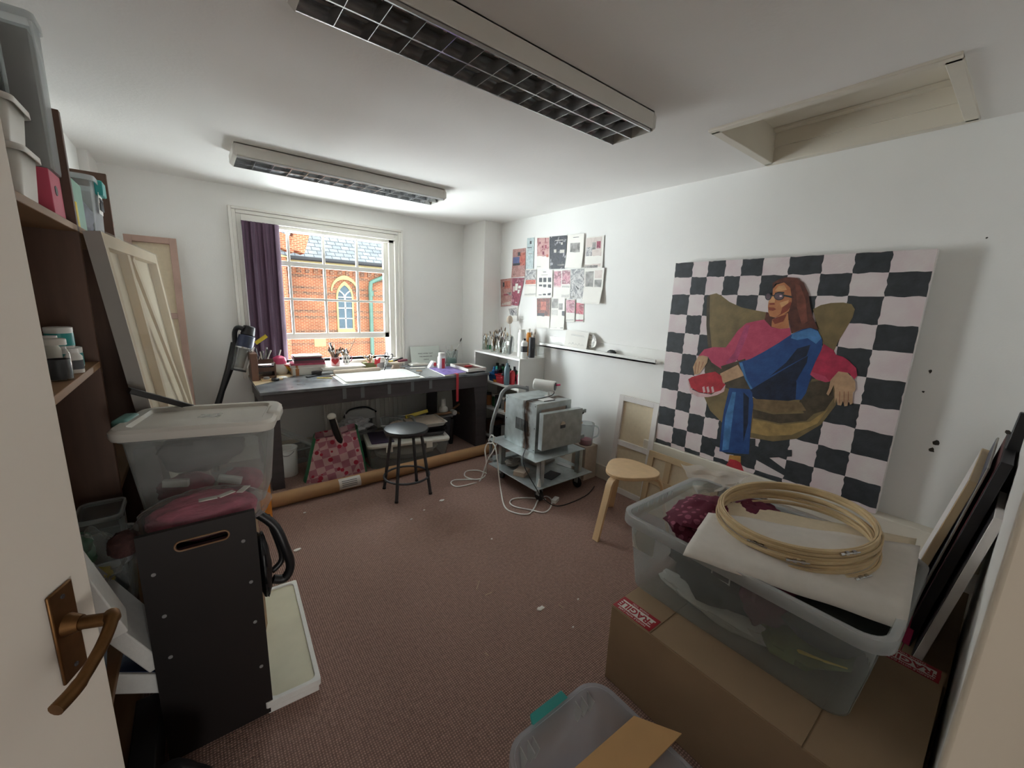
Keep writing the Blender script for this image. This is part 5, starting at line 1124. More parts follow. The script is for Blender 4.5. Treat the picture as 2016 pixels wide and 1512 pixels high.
# clear bins and a bag of coloured packets on the lower shelf
t = thing('clear_bin', 'clear plastic bin on the shelf below the wrapped canvas', 'bin', (-0.345, 1.86, 0.402))
tub(t, 0.18, 0.26, 0.26, 0.85, 0.03, 'tubclear', 'tubrim', 0.01, 0.02)
MB().lump(V(0, 0, 0.09), (0.06, 0.09, 0.07), 0.2, 2, 3).obj('contents', M['darkcloth'], t)
t = thing('clear_bin', 'narrow clear plastic bin standing inside the wider clear bin', 'bin', (-0.325, 1.90, 0.54))
tub(t, 0.11, 0.15, 0.24, 0.88, 0.02, 'tubclear', 'tubrim', 0.006, 0.015)
t = thing('packet_bag', 'clear bag of yellow, red and green packets spilling by the door edge', 'bag', (-0.37, 1.66, 0.802-0.36))
for nm, c, r, m_, s_ in (('green_packet', (-0.37, 1.72, 0.72), (0.05, 0.07, 0.06), 'green', 1), ('yellow_packet', (-0.335, 1.68, 0.62), (0.05, 0.06, 0.05), 'yellow', 2), ('red_packet', (-0.325, 1.66, 0.53), (0.05, 0.07, 0.05), 'red', 3)):
    MB().lump(V(*c), r, 0.25, 2.2, s_).obj(nm, M[m_], t, w=True, label=nm.replace('_', ' '))
MB().lump(V(-0.33, 1.68, 0.70), (0.075, 0.085, 0.10), 0.3, 2.2, 9).obj('film', M['film'], t, w=True)
# ------------------------------------------------------------------ tools and pots on the bench
GB = 'things on the work bench'
def za(u, v): return 430+u/7.467, 620+v/7.467
def zb(u, v): return 630+u/6.109, 630+v/6.109
def bt_(u, v, z=TZ): return P(*zb(u, v), 2, z)
def put(px, py, wpx, hpx, z=TZ): return spotb(px, py, z, wpx, hpx) if z >= TZ else spot(px, py, z, wpx, hpx)
def brush(name, label, c, top_, r, group, m=None, kind=0):
    """one brush or tool standing from c to top_"""
    c, top_ = Vector(c), Vector(top_); d = top_-c
    mb = MB(); mb.tube([c, c+d*0.5, c+d*0.74], [r*0.6, r, r*0.8], 6, 0).tube([c+d*0.74, c+d*0.85], [r*0.9, r*1.05], 6, 1).tube([c+d*0.85, c+d*0.93, top_], [r*1.1, r*1.35, r*0.3], 6, 2)
    return mb.top(name, m or [M['brushwood'], M['chrome'], M['bristle']], label, 'brush', group)
BM = [[M['brushwood'], M['chrome'], M['bristle']], [M['black'], M['chrome'], M['bristle']], [M['dark'], M['chrome'], M['clay']], [M['pine'], M['pine'], M['pine']], [M['clay'], M['chrome'], M['dark']]]
def brushes(label, base, n, spread, h0, h1, group, seed, rad=0.004):
    q = random.Random(seed)
    for i in range(n):
        a = q.uniform(0, 6.283); s_ = spread*math.sqrt((i+0.6)/n); h_ = q.uniform(h0, h1)
        b0 = V(-0.25*s_*math.cos(a), -0.25*s_*math.sin(a), 0.012)
        brush('paint_brush', label, base+b0, base+V(s_*math.cos(a), s_*math.sin(a), h_), rad*q.uniform(0.8, 1.4), group, BM[q.randrange(5)])
# organiser
c, w_, h_ = put(514, 731, 46, 62)
y0o = 3.97; xo0, xo1 = P(492, 725, 1, y0o).x, P(545, 725, 1, y0o).x; xo0 += 0.01
t = thing('desk_organiser', 'brown wooden organiser full of small tools at the left of the bench', 'organiser', ((xo0+xo1)/2, 4.05, TZ))
MB().box((xo0, y0o, TZ), (xo0+0.05, 4.20, TZ+0.235)).obj('side_panel', M['darkwood'] if 0 else mat('mid_brown_wood', '#7b5a4a', 0.6, var=0.1), t, w=True, bev=0.002)
MB().box((xo1-0.012, 4.02, TZ), (xo1, 4.20, TZ+0.14)).obj('side_panel', M['darkwood'], t, w=True)
for z_ in (0.0, 0.07, 0.14): MB().box((xo0+0.05, 4.0+z_*0.3, TZ+z_), (xo1-0.012, 4.20, TZ+z_+0.01)).box((xo0+0.05, 4.0+z_*0.3, TZ+z_+0.01), (xo1-0.012, 4.008+z_*0.3, TZ+z_+0.035)).obj('tray', M['darkwood'], t, w=True)
og = 'small tools in the brown organiser'
for i in range(9):
    q = random.Random(i); x_ = xo0+0.06+(xo1-xo0-0.09)*i/9
    a = V(x_, 4.06+0.02*(i % 3), TZ+0.155); b2 = a+V(q.uniform(-0.03, 0.06), q.uniform(-0.04, 0.02), q.uniform(0.06, 0.13))
    MB().tube([a, b2], [0.005, 0.007], 6).top('small_tool', [M['offwhite'], M['dark'], M['grey']][i % 3], 'small %s tool sticking up from the brown organiser' % ['white', 'black', 'grey'][i % 3], 'tool', og)
for i in range(6):
    x_ = xo0+0.065+(xo1-xo0-0.09)*i/6
    MB().obox((x_+0.01, 4.07, TZ+0.095), (0.03, 0.05, 0.028), rz_m(i)).top('small_block', M['dark'], 'dark oddment in the lower trays of the brown organiser', 'oddment', og)
a, b2 = P(503, 676, 1, 4.0), P(525, 661, 1, 4.0); MB().bar(a, b2, 0.002, 0.03).top('yellow_tag', M['yellow'], 'yellow strip sticking out of the brown organiser', 'tag', og)
t = thing('ramekin', 'white fluted ramekin with pink contents at the left of the bench top', 'bowl', put(529, 742, 34, 18)[0])
n = 36; L = []
for r_, z_ in ((0.045, 0), (0.047, 0.004), (0.056, 0.05), (0.058, 0.055), (0.053, 0.055), (0.046, 0.03)): L.append([V(r_*(1+0.018*(k % 2))*math.cos(k*2*math.pi/n), r_*(1+0.018*(k % 2))*math.sin(k*2*math.pi/n), z_) for k in range(n)])
MB().ring(L).obj('dish', M['ceramic'], t); MB().lump(V(0, 0, 0.038), (0.046, 0.046, 0.022), 0.1, 3, 2).obj('contents', M['pinkcloth'], t)
c, w_, h_ = put(552, 739, 38, 30)
t = thing('novelty_pot', 'cream pot with a rainbow handle and a pink lid on the bench', 'pot', c)
MB().lathe([(0.06, 0), (0.075, 0.03), (0.073, 0.07), (0.055, 0.10), (0.05, 0.105)], n=28).obj('body', M['offwhite'], t)
MB().lathe([(0.058, 0.10), (0.06, 0.12), (0.05, 0.155), (0.02, 0.172), (0.002, 0.175)], n=24).obj('lid', M['pink'], t, label='pink lid')
for i, m_ in enumerate(('red', 'orange', 'yellow')): MB().tube(spline([(0.03, -0.05-0.002*i, 0.09-0.012*i), (0.075-0.006*i, -0.05, 0.075-0.01*i), (0.085-0.006*i, -0.045, 0.03)], 5), 0.006, 8).obj('rainbow_stripe', M[m_], t)
MB().tube([(0.0, 0.0, 0.17), (0.02, 0.01, 0.225)], [0.008, 0.006], 8).obj('knob', M['ceramic'], t)
c, w_, h_ = put(583, 739, 18, 13); MB().lathe([(w_*.45, 0), (w_*.5, h_*.9), (w_*.47, h_)], c, 20).top('small_cream_pot', M['clay'], 'small cream pot between the rainbow pot and the grey-lidded tub', 'pot')
c, w_, h_ = put(601, 735, 27, 37)
t = thing('lidded_canister', 'white plastic canister with a grey lid on the bench', 'canister', c)
MB().lathe([(w_*.44, 0), (w_*.46, 0.004), (w_*.46, h_*.64), (w_*.42, h_*.67)], n=28).obj('body', M['offwhite'], t); MB().lathe([(w_*.5, h_*.66), (w_*.5, h_*.97), (w_*.46, h_)], n=28).obj('lid', M['grey'], t)
MB().lathe([(w_*.462, h_*.15), (w_*.464, h_*.15), (w_*.464, h_*.5), (w_*.462, h_*.5)], n=28, caps=(False, False)).obj('label_band', M['papergrey'], t)
MB().box((0.40, 3.93, TZ+0.002), (0.56, 4.0, TZ+0.014)).top('pine_stick', M['pine'], 'pale wooden slat lying at the left end of the bench', 'stick')
# books
bx, by = P(608, 714, 1, 4.19).x, 4.19
MB().box((bx-0.155, by-0.085, TZ), (bx+0.155, by+0.085, TZ+0.07)).top('white_carton', M['offwhite'], 'flat white box under the stack of books on the bench', 'box', bev=0.003); zz = TZ+0.0705
for i, (wd, dp, hh_, m_, l_) in enumerate(((0.30, 0.16, 0.022, 'offwhite', 'white book at the bottom of the stack on the bench'), (0.29, 0.16, 0.018, 'pinkcloth', 'pink-covered book second in the bench stack'), (0.26, 0.16, 0.024, 'mauvebook', 'dark red book in the middle of the bench stack'), (0.25, 0.16, 0.014, 'dark', 'thin black book fourth in the bench stack'), (0.235, 0.16, 0.018, 'mauvebook', 'wine red book fifth in the bench stack'), (0.24, 0.16, 0.010, 'papergrey', 'pale pamphlet on top of the bench book stack'))):
    o_ = V(bx+R.uniform(-0.02, 0.03), by+R.uniform(-0.01, 0.01), zz)
    t = thing('book', l_, 'book', o_, R.uniform(-0.08, 0.08), 'books stacked on the bench')
    MB().box((-wd/2+0.003, -dp/2, 0.002), (wd/2-0.003, dp/2-0.004, hh_-0.002)).obj('pages', M['paper'], t); MB().box((-wd/2, -dp/2, 0), (wd/2, dp/2, 0.002)).box((-wd/2, -dp/2, hh_-0.002), (wd/2, dp/2, hh_)).box((-wd/2, -dp/2-0.001, 0), (wd/2, -dp/2+0.001, hh_)).obj('cover', M[m_], t)
    zz += hh_+0.0005
# paper stack, mugs with brushes
c = P(672, 728, 2, TZ); y0p = 4.035; x0p, x1p = P(633, 727, 1, y0p).x, P(720, 722, 1, y0p).x; zz = TZ
for i in range(7):
    o_ = 0.012*math.sin(i*2.3); MB().obox(((x0p+x1p)/2+o_, y0p+0.12+o_*0.3, zz+0.0045), (x1p-x0p-0.02*(i % 3), 0.20-0.012*(i % 2), 0.008), rz_m(0.05*math.sin(i*1.7))).top('sketch_pad', [M['paper'], M['papergrey'], M['white']][i % 3], ['white', 'grey', 'glossy white'][i % 3]+' pad '+['at the bottom', 'second', 'third', 'fourth', 'fifth', 'sixth', 'on top'][i]+' in the paper stack under the mugs', 'pad', 'pads stacked on the bench', bev=0.001); zz += 0.0092
PZ = zz
c, w_, h_ = put(656, 716, 24, 24, PZ); c.z = PZ; c.y = min(c.y, 4.15)
t = thing('heart_mug', 'pinkish mug with a big red heart holding brushes on the paper stack', 'mug', c)
MB().lathe([(0.036, 0), (0.042, 0.006), (0.044, 0.088), (0.041, 0.088), (0.039, 0.01)], n=28).obj('cup', mat('blush_ceramic', '#d9aeb0', 0.3), t)
hp = []
for i in range(28):
    a = i*2*math.pi/28; hp.append((16*math.sin(a)**3/17*0.038, (13*math.cos(a)-5*math.cos(2*a)-2*math.cos(3*a)-math.cos(4*a))/17*0.038+0.05))
pdir = math.atan2(-c.y, -c.x)
MB().prism([V(0.0452*math.cos(pdir+x_/0.044), 0.0452*math.sin(pdir+x_/0.044), z_) for x_, z_ in hp], (0.001*math.cos(pdir), 0.001*math.sin(pdir), 0)).obj('heart', M['red'], t)
brushes('brush standing in the red heart mug', c, 16, 0.075, 0.15, 0.21, 'brushes in the red heart mug', 11, 0.006)
MB().tube([c+V(0, 0.01, 0.05), c+V(-0.035, 0.02, 0.225)], [0.006, 0.011], 6).top('spatula', M['grey'], 'grey spatula sticking up highest from the red heart mug', 'tool')
c2, w_, h_ = put(675, 710, 15, 24, PZ); c2 = V(c.x+0.11, c.y+0.035, PZ)
t = thing('harlequin_mug', 'black and white diamond patterned mug holding dark pens', 'mug', c2)
MB().lathe([(0.028, 0), (0.036, 0.03), (0.034, 0.095), (0.031, 0.095), (0.03, 0.01)], n=28).obj('cup', M['ceramic'], t)
mb = MB()
for k in range(8):
    for j in range(2):
        a = (k+0.5*j)*2*math.pi/8; z_ = 0.035+0.035*j
        mb.poly([V(0.0368*math.cos(a+da_), 0.0368*math.sin(a+da_), z_+dz) for da_, dz in ((-0.3, -0.014), (0.3, -0.014), (0, 0.018))])
mb.obj('diamond_pattern', M['black'], t, flip=False)
MB().tube(spline([(0.033, 0.01, 0.08), (0.062, 0.012, 0.075), (0.062, 0.012, 0.04), (0.036, 0.01, 0.025)], 5), 0.005, 8).obj('handle', M['mauvebook'], t)
brushes('dark pen standing in the diamond patterned mug', c2, 10, 0.055, 0.13, 0.165, 'pens in the diamond mug', 5, 0.0065)
MB().tube([c2+V(0, 0, 0.05), P(700, 665, 1, c2.y)], 0.0035, 6).top('thin_brush', M['brushwood'], 'long thin brush slanting out of the diamond patterned mug', 'brush')
# rolling pin
a, b2 = P(656, 733, 1, 3.99), P(748, 728, 1, 4.0); a.z = b2.z = TZ+0.024; d = (b2-a).normalized()
t = thing('rolling_pin', 'dusty wooden rolling pin lying in front of the paper stack', 'rolling pin', (a+b2)/2-V(0, 0, 0.024))
MB().tube([a, a+d*0.012, b2-d*0.012, b2], [0.017, 0.024, 0.024, 0.017], 18).obj('roller', M['clay'], t, w=True)
MB().tube([a, a-d*0.04, a-d*0.10], [0.01, 0.013, 0.011], 10).obj('handle', M['greencloth'] if 0 else M['grey'], t, w=True)
# cutting board on taped paper
q4 = [P(656, 737, 2, TZ), P(682, 755, 2, TZ), P(829, 743, 2, TZ), P(794, 728, 2, TZ)]
cxy = sum(q4, V(0, 0, 0))/4
MB().prism([cxy+(p-cxy)*1.09+V(0, 0, 0.001) for p in q4], (0, 0, 0.0012)).top('taped_paper', M['paper'], 'white paper taped to the bench under the modelling board', 'paper')
def rounded(qs, r, z, n=4):
    out = []
    for i, p in enumerate(qs):
        a, b2 = qs[i-1], qs[(i+1) % len(qs)]; pa__, pb_ = p+(a-p).normalized()*r, p+(b2-p).normalized()*r
        for k in range(n+1): s_ = k/n; out.append(pa__*(1-s_)**2+p*2*s_*(1-s_)+pb_*s_*s_+V(0, 0, z))
    return out
MB().ring([rounded(q4, 0.03, 0.003), rounded(q4, 0.03, 0.015)]).top('modelling_board', mat('speckled_white_board', '#dfe0dc', 0.45, var=0.06, scale=60, col2='#c9cbc8'), 'white speckled modelling board lying at the front of the bench', 'board', bev=0.003)
# green box of tools, jar, flag, scissors, clay stand
c, w_, h_ = put(728, 718, 26, 11)
t = thing('tool_box', 'small olive box holding wooden modelling tools', 'box', c)
MB().box((-w_/2, -0.03, 0), (w_/2, 0.03, h_*1.1)).obj('box', mat('olive_box', '#7c8055', 0.7), t, bev=0.002)
brushes('wooden modelling tool standing in the small olive box', c+V(0, 0, 0.03), 9, 0.07, 0.08, 0.135, 'modelling tools in the olive box', 21, 0.006)
c = V(P(740, 706, 1, 4.0).x, 4.0, TZ); MB().tube([c, c+V(0.01, 0, 0.10)], 0.003, 6).prism([c+V(-0.02, -0.004, 0.075), c+V(0.04, 0, 0.09), c+V(0.05, 0.004, 0.15), c+V(0.015, 0.006, 0.12), c+V(-0.01, 0, 0.14)], (0.002, 0.004, 0)).top('red_flag', M['red'], 'red plastic figure standing behind the scissors on the bench', 'figure')
c, w_, h_ = put(749, 728, 15, 24)
t = thing('white_jar', 'small white jar with a grey label beside the rolling pin', 'jar', c)
MB().lathe([(w_*.48, 0), (w_*.5, 0.004), (w_*.5, h_*.75)], n=24).obj('body', M['white'], t); MB().lathe([(w_*.52, h_*.76), (w_*.52, h_), (w_*.4, h_+0.002)], n=24).obj('lid', M['offwhite'], t); MB().lathe([(w_*.502, h_*.15), (w_*.504, h_*.15), (w_*.504, h_*.6), (w_*.502, h_*.6)], n=24, caps=(False, False)).obj('label_band', M['grey'], t)
def ringpts(c, r1, r2, ax, bx_, n=20): return [c+ax*(r1*math.cos(i*2*math.pi/n))+bx_*(r2*math.sin(i*2*math.pi/n)) for i in range(n)]
c = V(P(757, 706, 1, 3.98).x, 3.98, TZ+0.03); e_ = (P(770, 684, 1, 3.98)-c).normalized(); s_ = e_.cross(V(0, 1, 0))
t = thing('scissors', 'grey-handled scissors standing with their loops up behind the clay stand', 'scissors', c-V(0, 0, 0.03))
for sgn in (-1, 1):
    MB().tube(ringpts(c+e_*0.13+s_*0.022*sgn, 0.035, 0.019, (e_+s_*0.25*sgn).normalized(), s_), 0.0045, 8, closed=True).obj('handle_loop', M['dark'], t, w=True)
    MB().bar(c+e_*0.10+s_*0.010*sgn, c-e_*0.03-s_*0.004*sgn, 0.012, 0.002, upv=(0, 1, 0)).obj('blade', M['chrome'], t, w=True)
c, w_, h_ = put(779, 728, 26, 22)
t = thing('clay_stand', 'pale clay pedestal bowl holding tools on the bench', 'bowl', c)
MB().lathe([(0.045, 0), (0.05, 0.004), (0.036, 0.03), (0.032, 0.042), (0.055, 0.052), (0.085, 0.072), (0.08, 0.076), (0.04, 0.06), (0.01, 0.058)], n=30).obj('bowl', M['clay'], t)
for i, (a, b2, m_, l_) in enumerate((((-0.08, 0, 0.085), (0.02, 0.01, 0.085), 'yellow', 'yellow-handled tool lying in the clay pedestal bowl'), ((-0.03, -0.02, 0.088), (0.085, 0.02, 0.11), 'black', 'black-handled tool lying in the clay pedestal bowl'), ((0.02, -0.03, 0.085), (0.12, -0.01, 0.09), 'mauvebook', 'dark red block lying in the clay pedestal bowl'), ((-0.07, 0.03, 0.08), (0.05, 0.04, 0.095), 'chrome', 'metal tool lying in the clay pedestal bowl'))):
    MB().bar(c+V(*a), c+V(*b2), 0.022 if i != 2 else 0.04, 0.014 if i != 2 else 0.022).top('hand_tool', M[m_], l_, 'tool', 'tools in the clay bowl', bev=0.003)
# sign, tray, tape dispenser, glue bottle, cup of spatulas
pa_s, pb_s = P(811, 712, 1, 4.25), P(868, 712, 1, 4.25); hgt = P(811, 683, 1, 4.29).z-TZ
t = thing('sign_card', 'pale card sign with small grey capitals leaning on the wall behind the bench', 'sign', ((pa_s.x+pb_s.x)/2, 4.27, TZ))
wS = pb_s.x-pa_s.x
MB().prism([V(-wS/2, -0.02, 0), V(wS/2, -0.02, 0), V(wS/2, 0.035, hgt), V(-wS/2, 0.035, hgt)], (0, 0.004, 0)).obj('card', mat('pale_mint_card', '#d5ddd6', 0.35, var=0.02), t)
sl = V(0, 0.055, hgt).normalized(); zx = V(1, 0, 0).cross(sl)
for i, l_ in enumerate(('MAKE WORK THAT', 'THE WHOLE LIFE', 'OPENS')):
    o_ = V(0.0, -0.0215, 0)+sl*(hgt*(0.62-0.17*i))
    text(l_, 0.021, M['ink'], t, Matrix(((1, sl.x, zx.x, o_.x), (0, sl.y, zx.y, o_.y), (0, sl.z, zx.z, o_.z), (0, 0, 0, 1))))
c, w_, h_ = put(824, 722, 36, 9); t = thing('flat_tray', 'flat white tray in front of the sign card', 'tray', c); MB().box((-w_/2, -0.06, 0), (w_/2, 0.06, 0.022)).obj('tray', M['offwhite'], t, bev=0.006); MB().box((-w_/2+0.02, -0.045, 0.022), (0, 0.045, 0.030)).obj('pad', M['white'], t, bev=0.004)
c, w_, h_ = put(851, 727, 22, 22); t = thing('tape_dispenser', 'white tape dispenser beside the red-labelled bottle', 'tape dispenser', c, 0.3)
MB().prism([(-0.055, -0.022, 0), (0.055, -0.022, 0), (0.055, -0.022, 0.03), (0.03, -0.022, 0.075), (0.0, -0.022, 0.085), (-0.03, -0.022, 0.05), (-0.055, -0.022, 0.02)], (0, 0.044, 0)).obj('body', M['white'], t, bev=0.004); MB().cyl((0.02, -0.024, 0.045), (0.02, 0.024, 0.045), 0.022, n=20).obj('roll', M['red'], t)
c, w_, h_ = put(869, 728, 15, 33)
t = thing('glue_bottle', 'white bottle with a red label standing in front of the teal cup', 'bottle', c)
MB().lathe([(w_*.48, 0), (w_*.5, 0.004), (w_*.5, h_*.72), (w_*.38, h_*.80)], n=24).obj('body', M['white'], t); MB().lathe([(w_*.42, h_*.80), (w_*.42, h_*.98), (w_*.36, h_)], n=20).obj('cap', M['offwhite'], t)
ld = math.atan2(-c.y, -c.x)
MB().grid(lambda u, v: V(w_*.507*math.cos(ld+0.1+1.0*u), w_*.507*math.sin(ld+0.1+1.0*u), h_*(0.08+0.6*v)), 8, 1).obj('red_label', M['red'], t, flip=False, label='red label')
letters = None
c, w_, h_ = put(889, 718, 23, 27)
t = thing('tool_cup', 'clear cup with teal paint at the bottom holding white spatulas', 'cup', c)
MB().lathe([(w_*.42, 0), (w_*.44, 0.004), (w_*.52, h_)], n=28, caps=(True, False)).obj('cup', M['tub'], t, solid=0.002); MB().lathe([(w_*.40, 0.003), (w_*.45, h_*.45)], n=24).obj('paint', mat('pale_teal', '#8fbdb4', 0.4), t)
for i, (px, py, dx, m_) in enumerate(((876, 680, -0.02, 'white'), (885, 683, -0.005, 'white'), (890, 680, 0.0, 'offwhite'), (902, 682, 0.03, 'white'), (898, 688, 0.02, 'black'))):
    tt = P(px, py, 1, c.y); mb = MB().tube([c+V(dx*0.4, 0, 0.05), c.lerp(tt, 0.75)], 0.004, 6).bar(c.lerp(tt, 0.62), tt, 0.028, 0.003, upv=(0, 1, 0)); mb.top('spatula', M[m_], ['broad white spatula leaning left in the clear cup', 'narrow white spatula in the clear cup', 'cream spatula in the middle of the clear cup', 'white spatula leaning right in the clear cup', 'black scraper in the clear cup'][i], 'spatula', 'tools in the clear cup')
brush('paint_brush', 'tall white brush with a black tip leaning out of the clear cup', c+V(0.01, 0, 0.02), P(909, 665, 1, c.y), 0.006, None, [M['white'], M['chrome'], M['black']])
# notebook, palette tray, ribbon, clear sheet
q4 = [bt_(1310, 592), bt_(1500, 676), bt_(1758, 640), bt_(1560, 568)]
t = thing('notebook', 'purple and lilac notebook lying at the front of the bench', 'notebook', sum(q4, V(0, 0, 0))/4)
MB().prism([p+V(0, 0, 0.001) for p in q4], (0, 0, 0.010)).obj('pages', M['paper'], t, w=True); MB().prism([p+V(0, 0, 0.011) for p in q4], (0, 0, 0.002)).obj('cover', M['purple'], t, w=True)
q4 = [bt_(1560, 580), bt_(1755, 655), bt_(2016, 618), bt_(1820, 560)]; q4 = [V(min(p.x, TX1-0.005), max(p.y, TY0+0.01), TZ) for p in q4]; q4[0] += V(0.03, 0.04, 0); q4[1] += V(0.05, 0.03, 0)
t = thing('palette_tray', 'shallow white tray of dried red and brown paint at the right end of the bench', 'tray', sum(q4, V(0, 0, 0))/4)
cc = sum(q4, V(0, 0, 0))/4
MB().ring([[p+V(0, 0, 0.014) for p in q4], [p+V(0, 0, 0.045) for p in q4], [cc+(p-cc)*0.93+V(0, 0, 0.045) for p in q4], [cc+(p-cc)*0.93+V(0, 0, 0.03) for p in q4]]).obj('tray', M['offwhite'], t, w=True)
MB().poly([cc+(p-cc)*0.925+V(0, 0, 0.0315) for p in q4]).obj('dried_paint', printm('dried_paint', ['#4a3430', '#7a4a44', '#3b2d2b', '#8a6058'], 18), t, w=True, flip=False, label='dried brown and red paint')
MB().lump(cc+V(0.0, 0, 0.038), (0.05, 0.03, 0.01), 0.3, 3, 2).obj('paint_blob', M['red'], t, w=True)
x_ = P(901, 745, 1, TY0-0.004).x; MB().box((x_-0.014, TY0-0.003, P(901, 790, 1, TY0).z), (x_+0.014, TY0-0.0015, TZ+0.012)).box((x_-0.014, TY0-0.003, TZ+0.0125), (x_+0.014, TY0+0.05, TZ+0.0135)).top('red_strip', M['red'], 'red ribbon strip hanging over the front edge of the bench', 'ribbon')
MB().grid(lambda u, v: bt_(1000, 575).lerp(bt_(1300, 560), u).lerp(bt_(1270, 690).lerp(bt_(1480, 672), u), v)+V(0, 0, 0.004+0.003*noise.noise(V(u*5, v*5, 1))), 10, 10).top('clear_sheet', M['film'], 'clear plastic sheet lying on the bench beside the notebook', 'sheet', flip=False)

# ------------------------------------------------------------------ under the bench
t = thing('white_bucket', 'white plastic bucket on the floor under the left end of the bench', 'bucket', put(569, 941, 38, 60, 0)[0])
c, w_, h_ = put(569, 941, 37, 58, 0)
MB().lathe([(w_*.43, 0), (w_*.45, 0.005), (w_*.49, h_*.96)], n=32, caps=(True, False)).obj('body', M['white'], t, solid=0.003); MB().tube([(w_*.5*math.cos(i*math.pi/16), w_*.5*math.sin(i*math.pi/16), h_*.97) for i in range(32)], 0.006, 8, closed=True).obj('rim', M['white'], t)
MB().tube([(w_*.505*math.cos(a), w_*.505*math.sin(a), h_*.9-0.03*math.sin((a+2.6)/1.6*math.pi)) for a in [-2.6+1.6*i/12 for i in range(13)]], 0.003, 6).obj('bail_handle', M['grey'], t)
c, w_, h_ = put(592, 912, 30, 40, 0); t = thing('clear_container', 'open clear plastic container behind the white bucket', 'container', c, 0.2); tub(t, 0.17, 0.17, 0.15, 0.8, 0.02, 'tub', 'tubrim', 0.006, 0.012)
a, b2 = P(546, 846, 1, 3.80), P(617, 874, 1, 3.66); t = thing('storage_cover', 'long clear plastic lid propped behind the gift bag', 'lid', (a+b2)/2); MB().bar(a, b2, 0.06, 0.005, upv=(0, -0.5, 1)).bar(a+V(0, -0.03, 0), b2+V(0, -0.03, 0), 0.01, 0.018).obj('lid', M['tubrim'], t, w=True)
# gift bag
M['check'] = mat('check_print', '#c98c96', 0.75)
def checkprint(m):
    nt = m.node_tree; b_ = nt.nodes['Principled BSDF']; tc = nt.nodes.new('ShaderNodeTexCoord'); mp = nt.nodes.new('ShaderNodeMapping'); mp.inputs['Rotation'].default_value = (0, 0.18, 0.1); nt.links.new(tc.outputs['Object'], mp.inputs[0])
    ck = nt.nodes.new('ShaderNodeTexChecker'); ck.inputs['Scale'].default_value = 15; ck.inputs[1].default_value = lin('#c6a0a0'); ck.inputs[2].default_value = lin('#a86a78'); nt.links.new(mp.outputs[0], ck.inputs[0])
    v_ = nt.nodes.new('ShaderNodeTexVoronoi'); v_.inputs['Scale'].default_value = 13; nt.links.new(tc.outputs['Object'], v_.inputs[0])
    l_ = nt.nodes.new('ShaderNodeMath'); l_.operation = 'LESS_THAN'; l_.inputs[1].default_value = 0.26; nt.links.new(v_.outputs['Distance'], l_.inputs[0])
    mx = nt.nodes.new('ShaderNodeMix'); mx.data_type = 'RGBA'; nt.links.new(l_.outputs[0], mx.inputs[0]); nt.links.new(ck.outputs[0], mx.inputs['A']); mx.inputs['B'].default_value = lin('#a8273f'); nt.links.new(mx.outputs['Result'], b_.inputs['Base Color'])
checkprint(M['check'])
BYf = 3.42
q = [P(604, 955, 2, 0.0), P(722, 934, 2, 0.0)]
g0, g1 = q[0]+V(0, 0.03, 0), q[1]+V(0, 0.03, 0); tl, tr_ = P(622, 865, 1, g0.y+0.07), P(702, 847, 1, g1.y+0.07); dy = V(0.03, 0.16, 0)
t = thing('gift_bag', 'crumpled pink checked gift bag with green sides under the bench', 'bag', (g0+g1)/2)
def gb(u, v):
    p = g0.lerp(g1, u).lerp(tl.lerp(tr_, u), v); return p+V(0, 0.022*noise.noise(p*9)-0.02*math.sin(math.pi*u), 0.006*noise.noise(p*14+V(3, 0, 0)))
MB().grid(gb, 18, 18).obj('front_panel', M['check'], t, w=True, flip=False)
MB().grid(lambda u, v: gb(u, v)+dy*(1-0.35*v)+V(0, 0, 0.03*v), 10, 8).obj('back_panel', M['check'], t, w=True, flip=False)
for u in (0, 1): MB().grid(lambda s_, v: gb(u, v).lerp(gb(u, v)+dy*(1-0.35*v)+V(0, 0, 0.03*v), s_)+V((0.02 if u else -0.02)*math.sin(math.pi*s_), 0, 0), 6, 8).obj('side_gusset', M['green'], t, w=True, flip=False, label='green side of the bag')
MB().tube(spline([g1+V(0.01, 0.06, 0.09), g1+V(0.05, 0.05, 0.04), g1+V(0.055, 0.06, 0.03)], 5), 0.004, 6).obj('cord_handle', M['green'], t, w=True)
a, b2 = P(653, 822, 1, 3.52), P(668, 865, 1, 3.52); d = (a-b2).normalized()
t = thing('caulking_gun', 'black tool with a white cap standing in the gift bag', 'tool', b2)
MB().tube([b2-d*0.05, b2, b2+d*0.12, a], [0.02, 0.03, 0.03, 0.024], 14).obj('body', M['black'], t, w=True); MB().ell(a+V(0, 0, 0.01), (0.036, 0.03, 0.03)).obj('cap', M['offwhite'], t, w=True); MB().tube([a+V(0.02, -0.03, 0.0), b2+V(0.015, -0.035, 0.02)], 0.006, 8).obj('rod', M['chrome'], t, w=True)
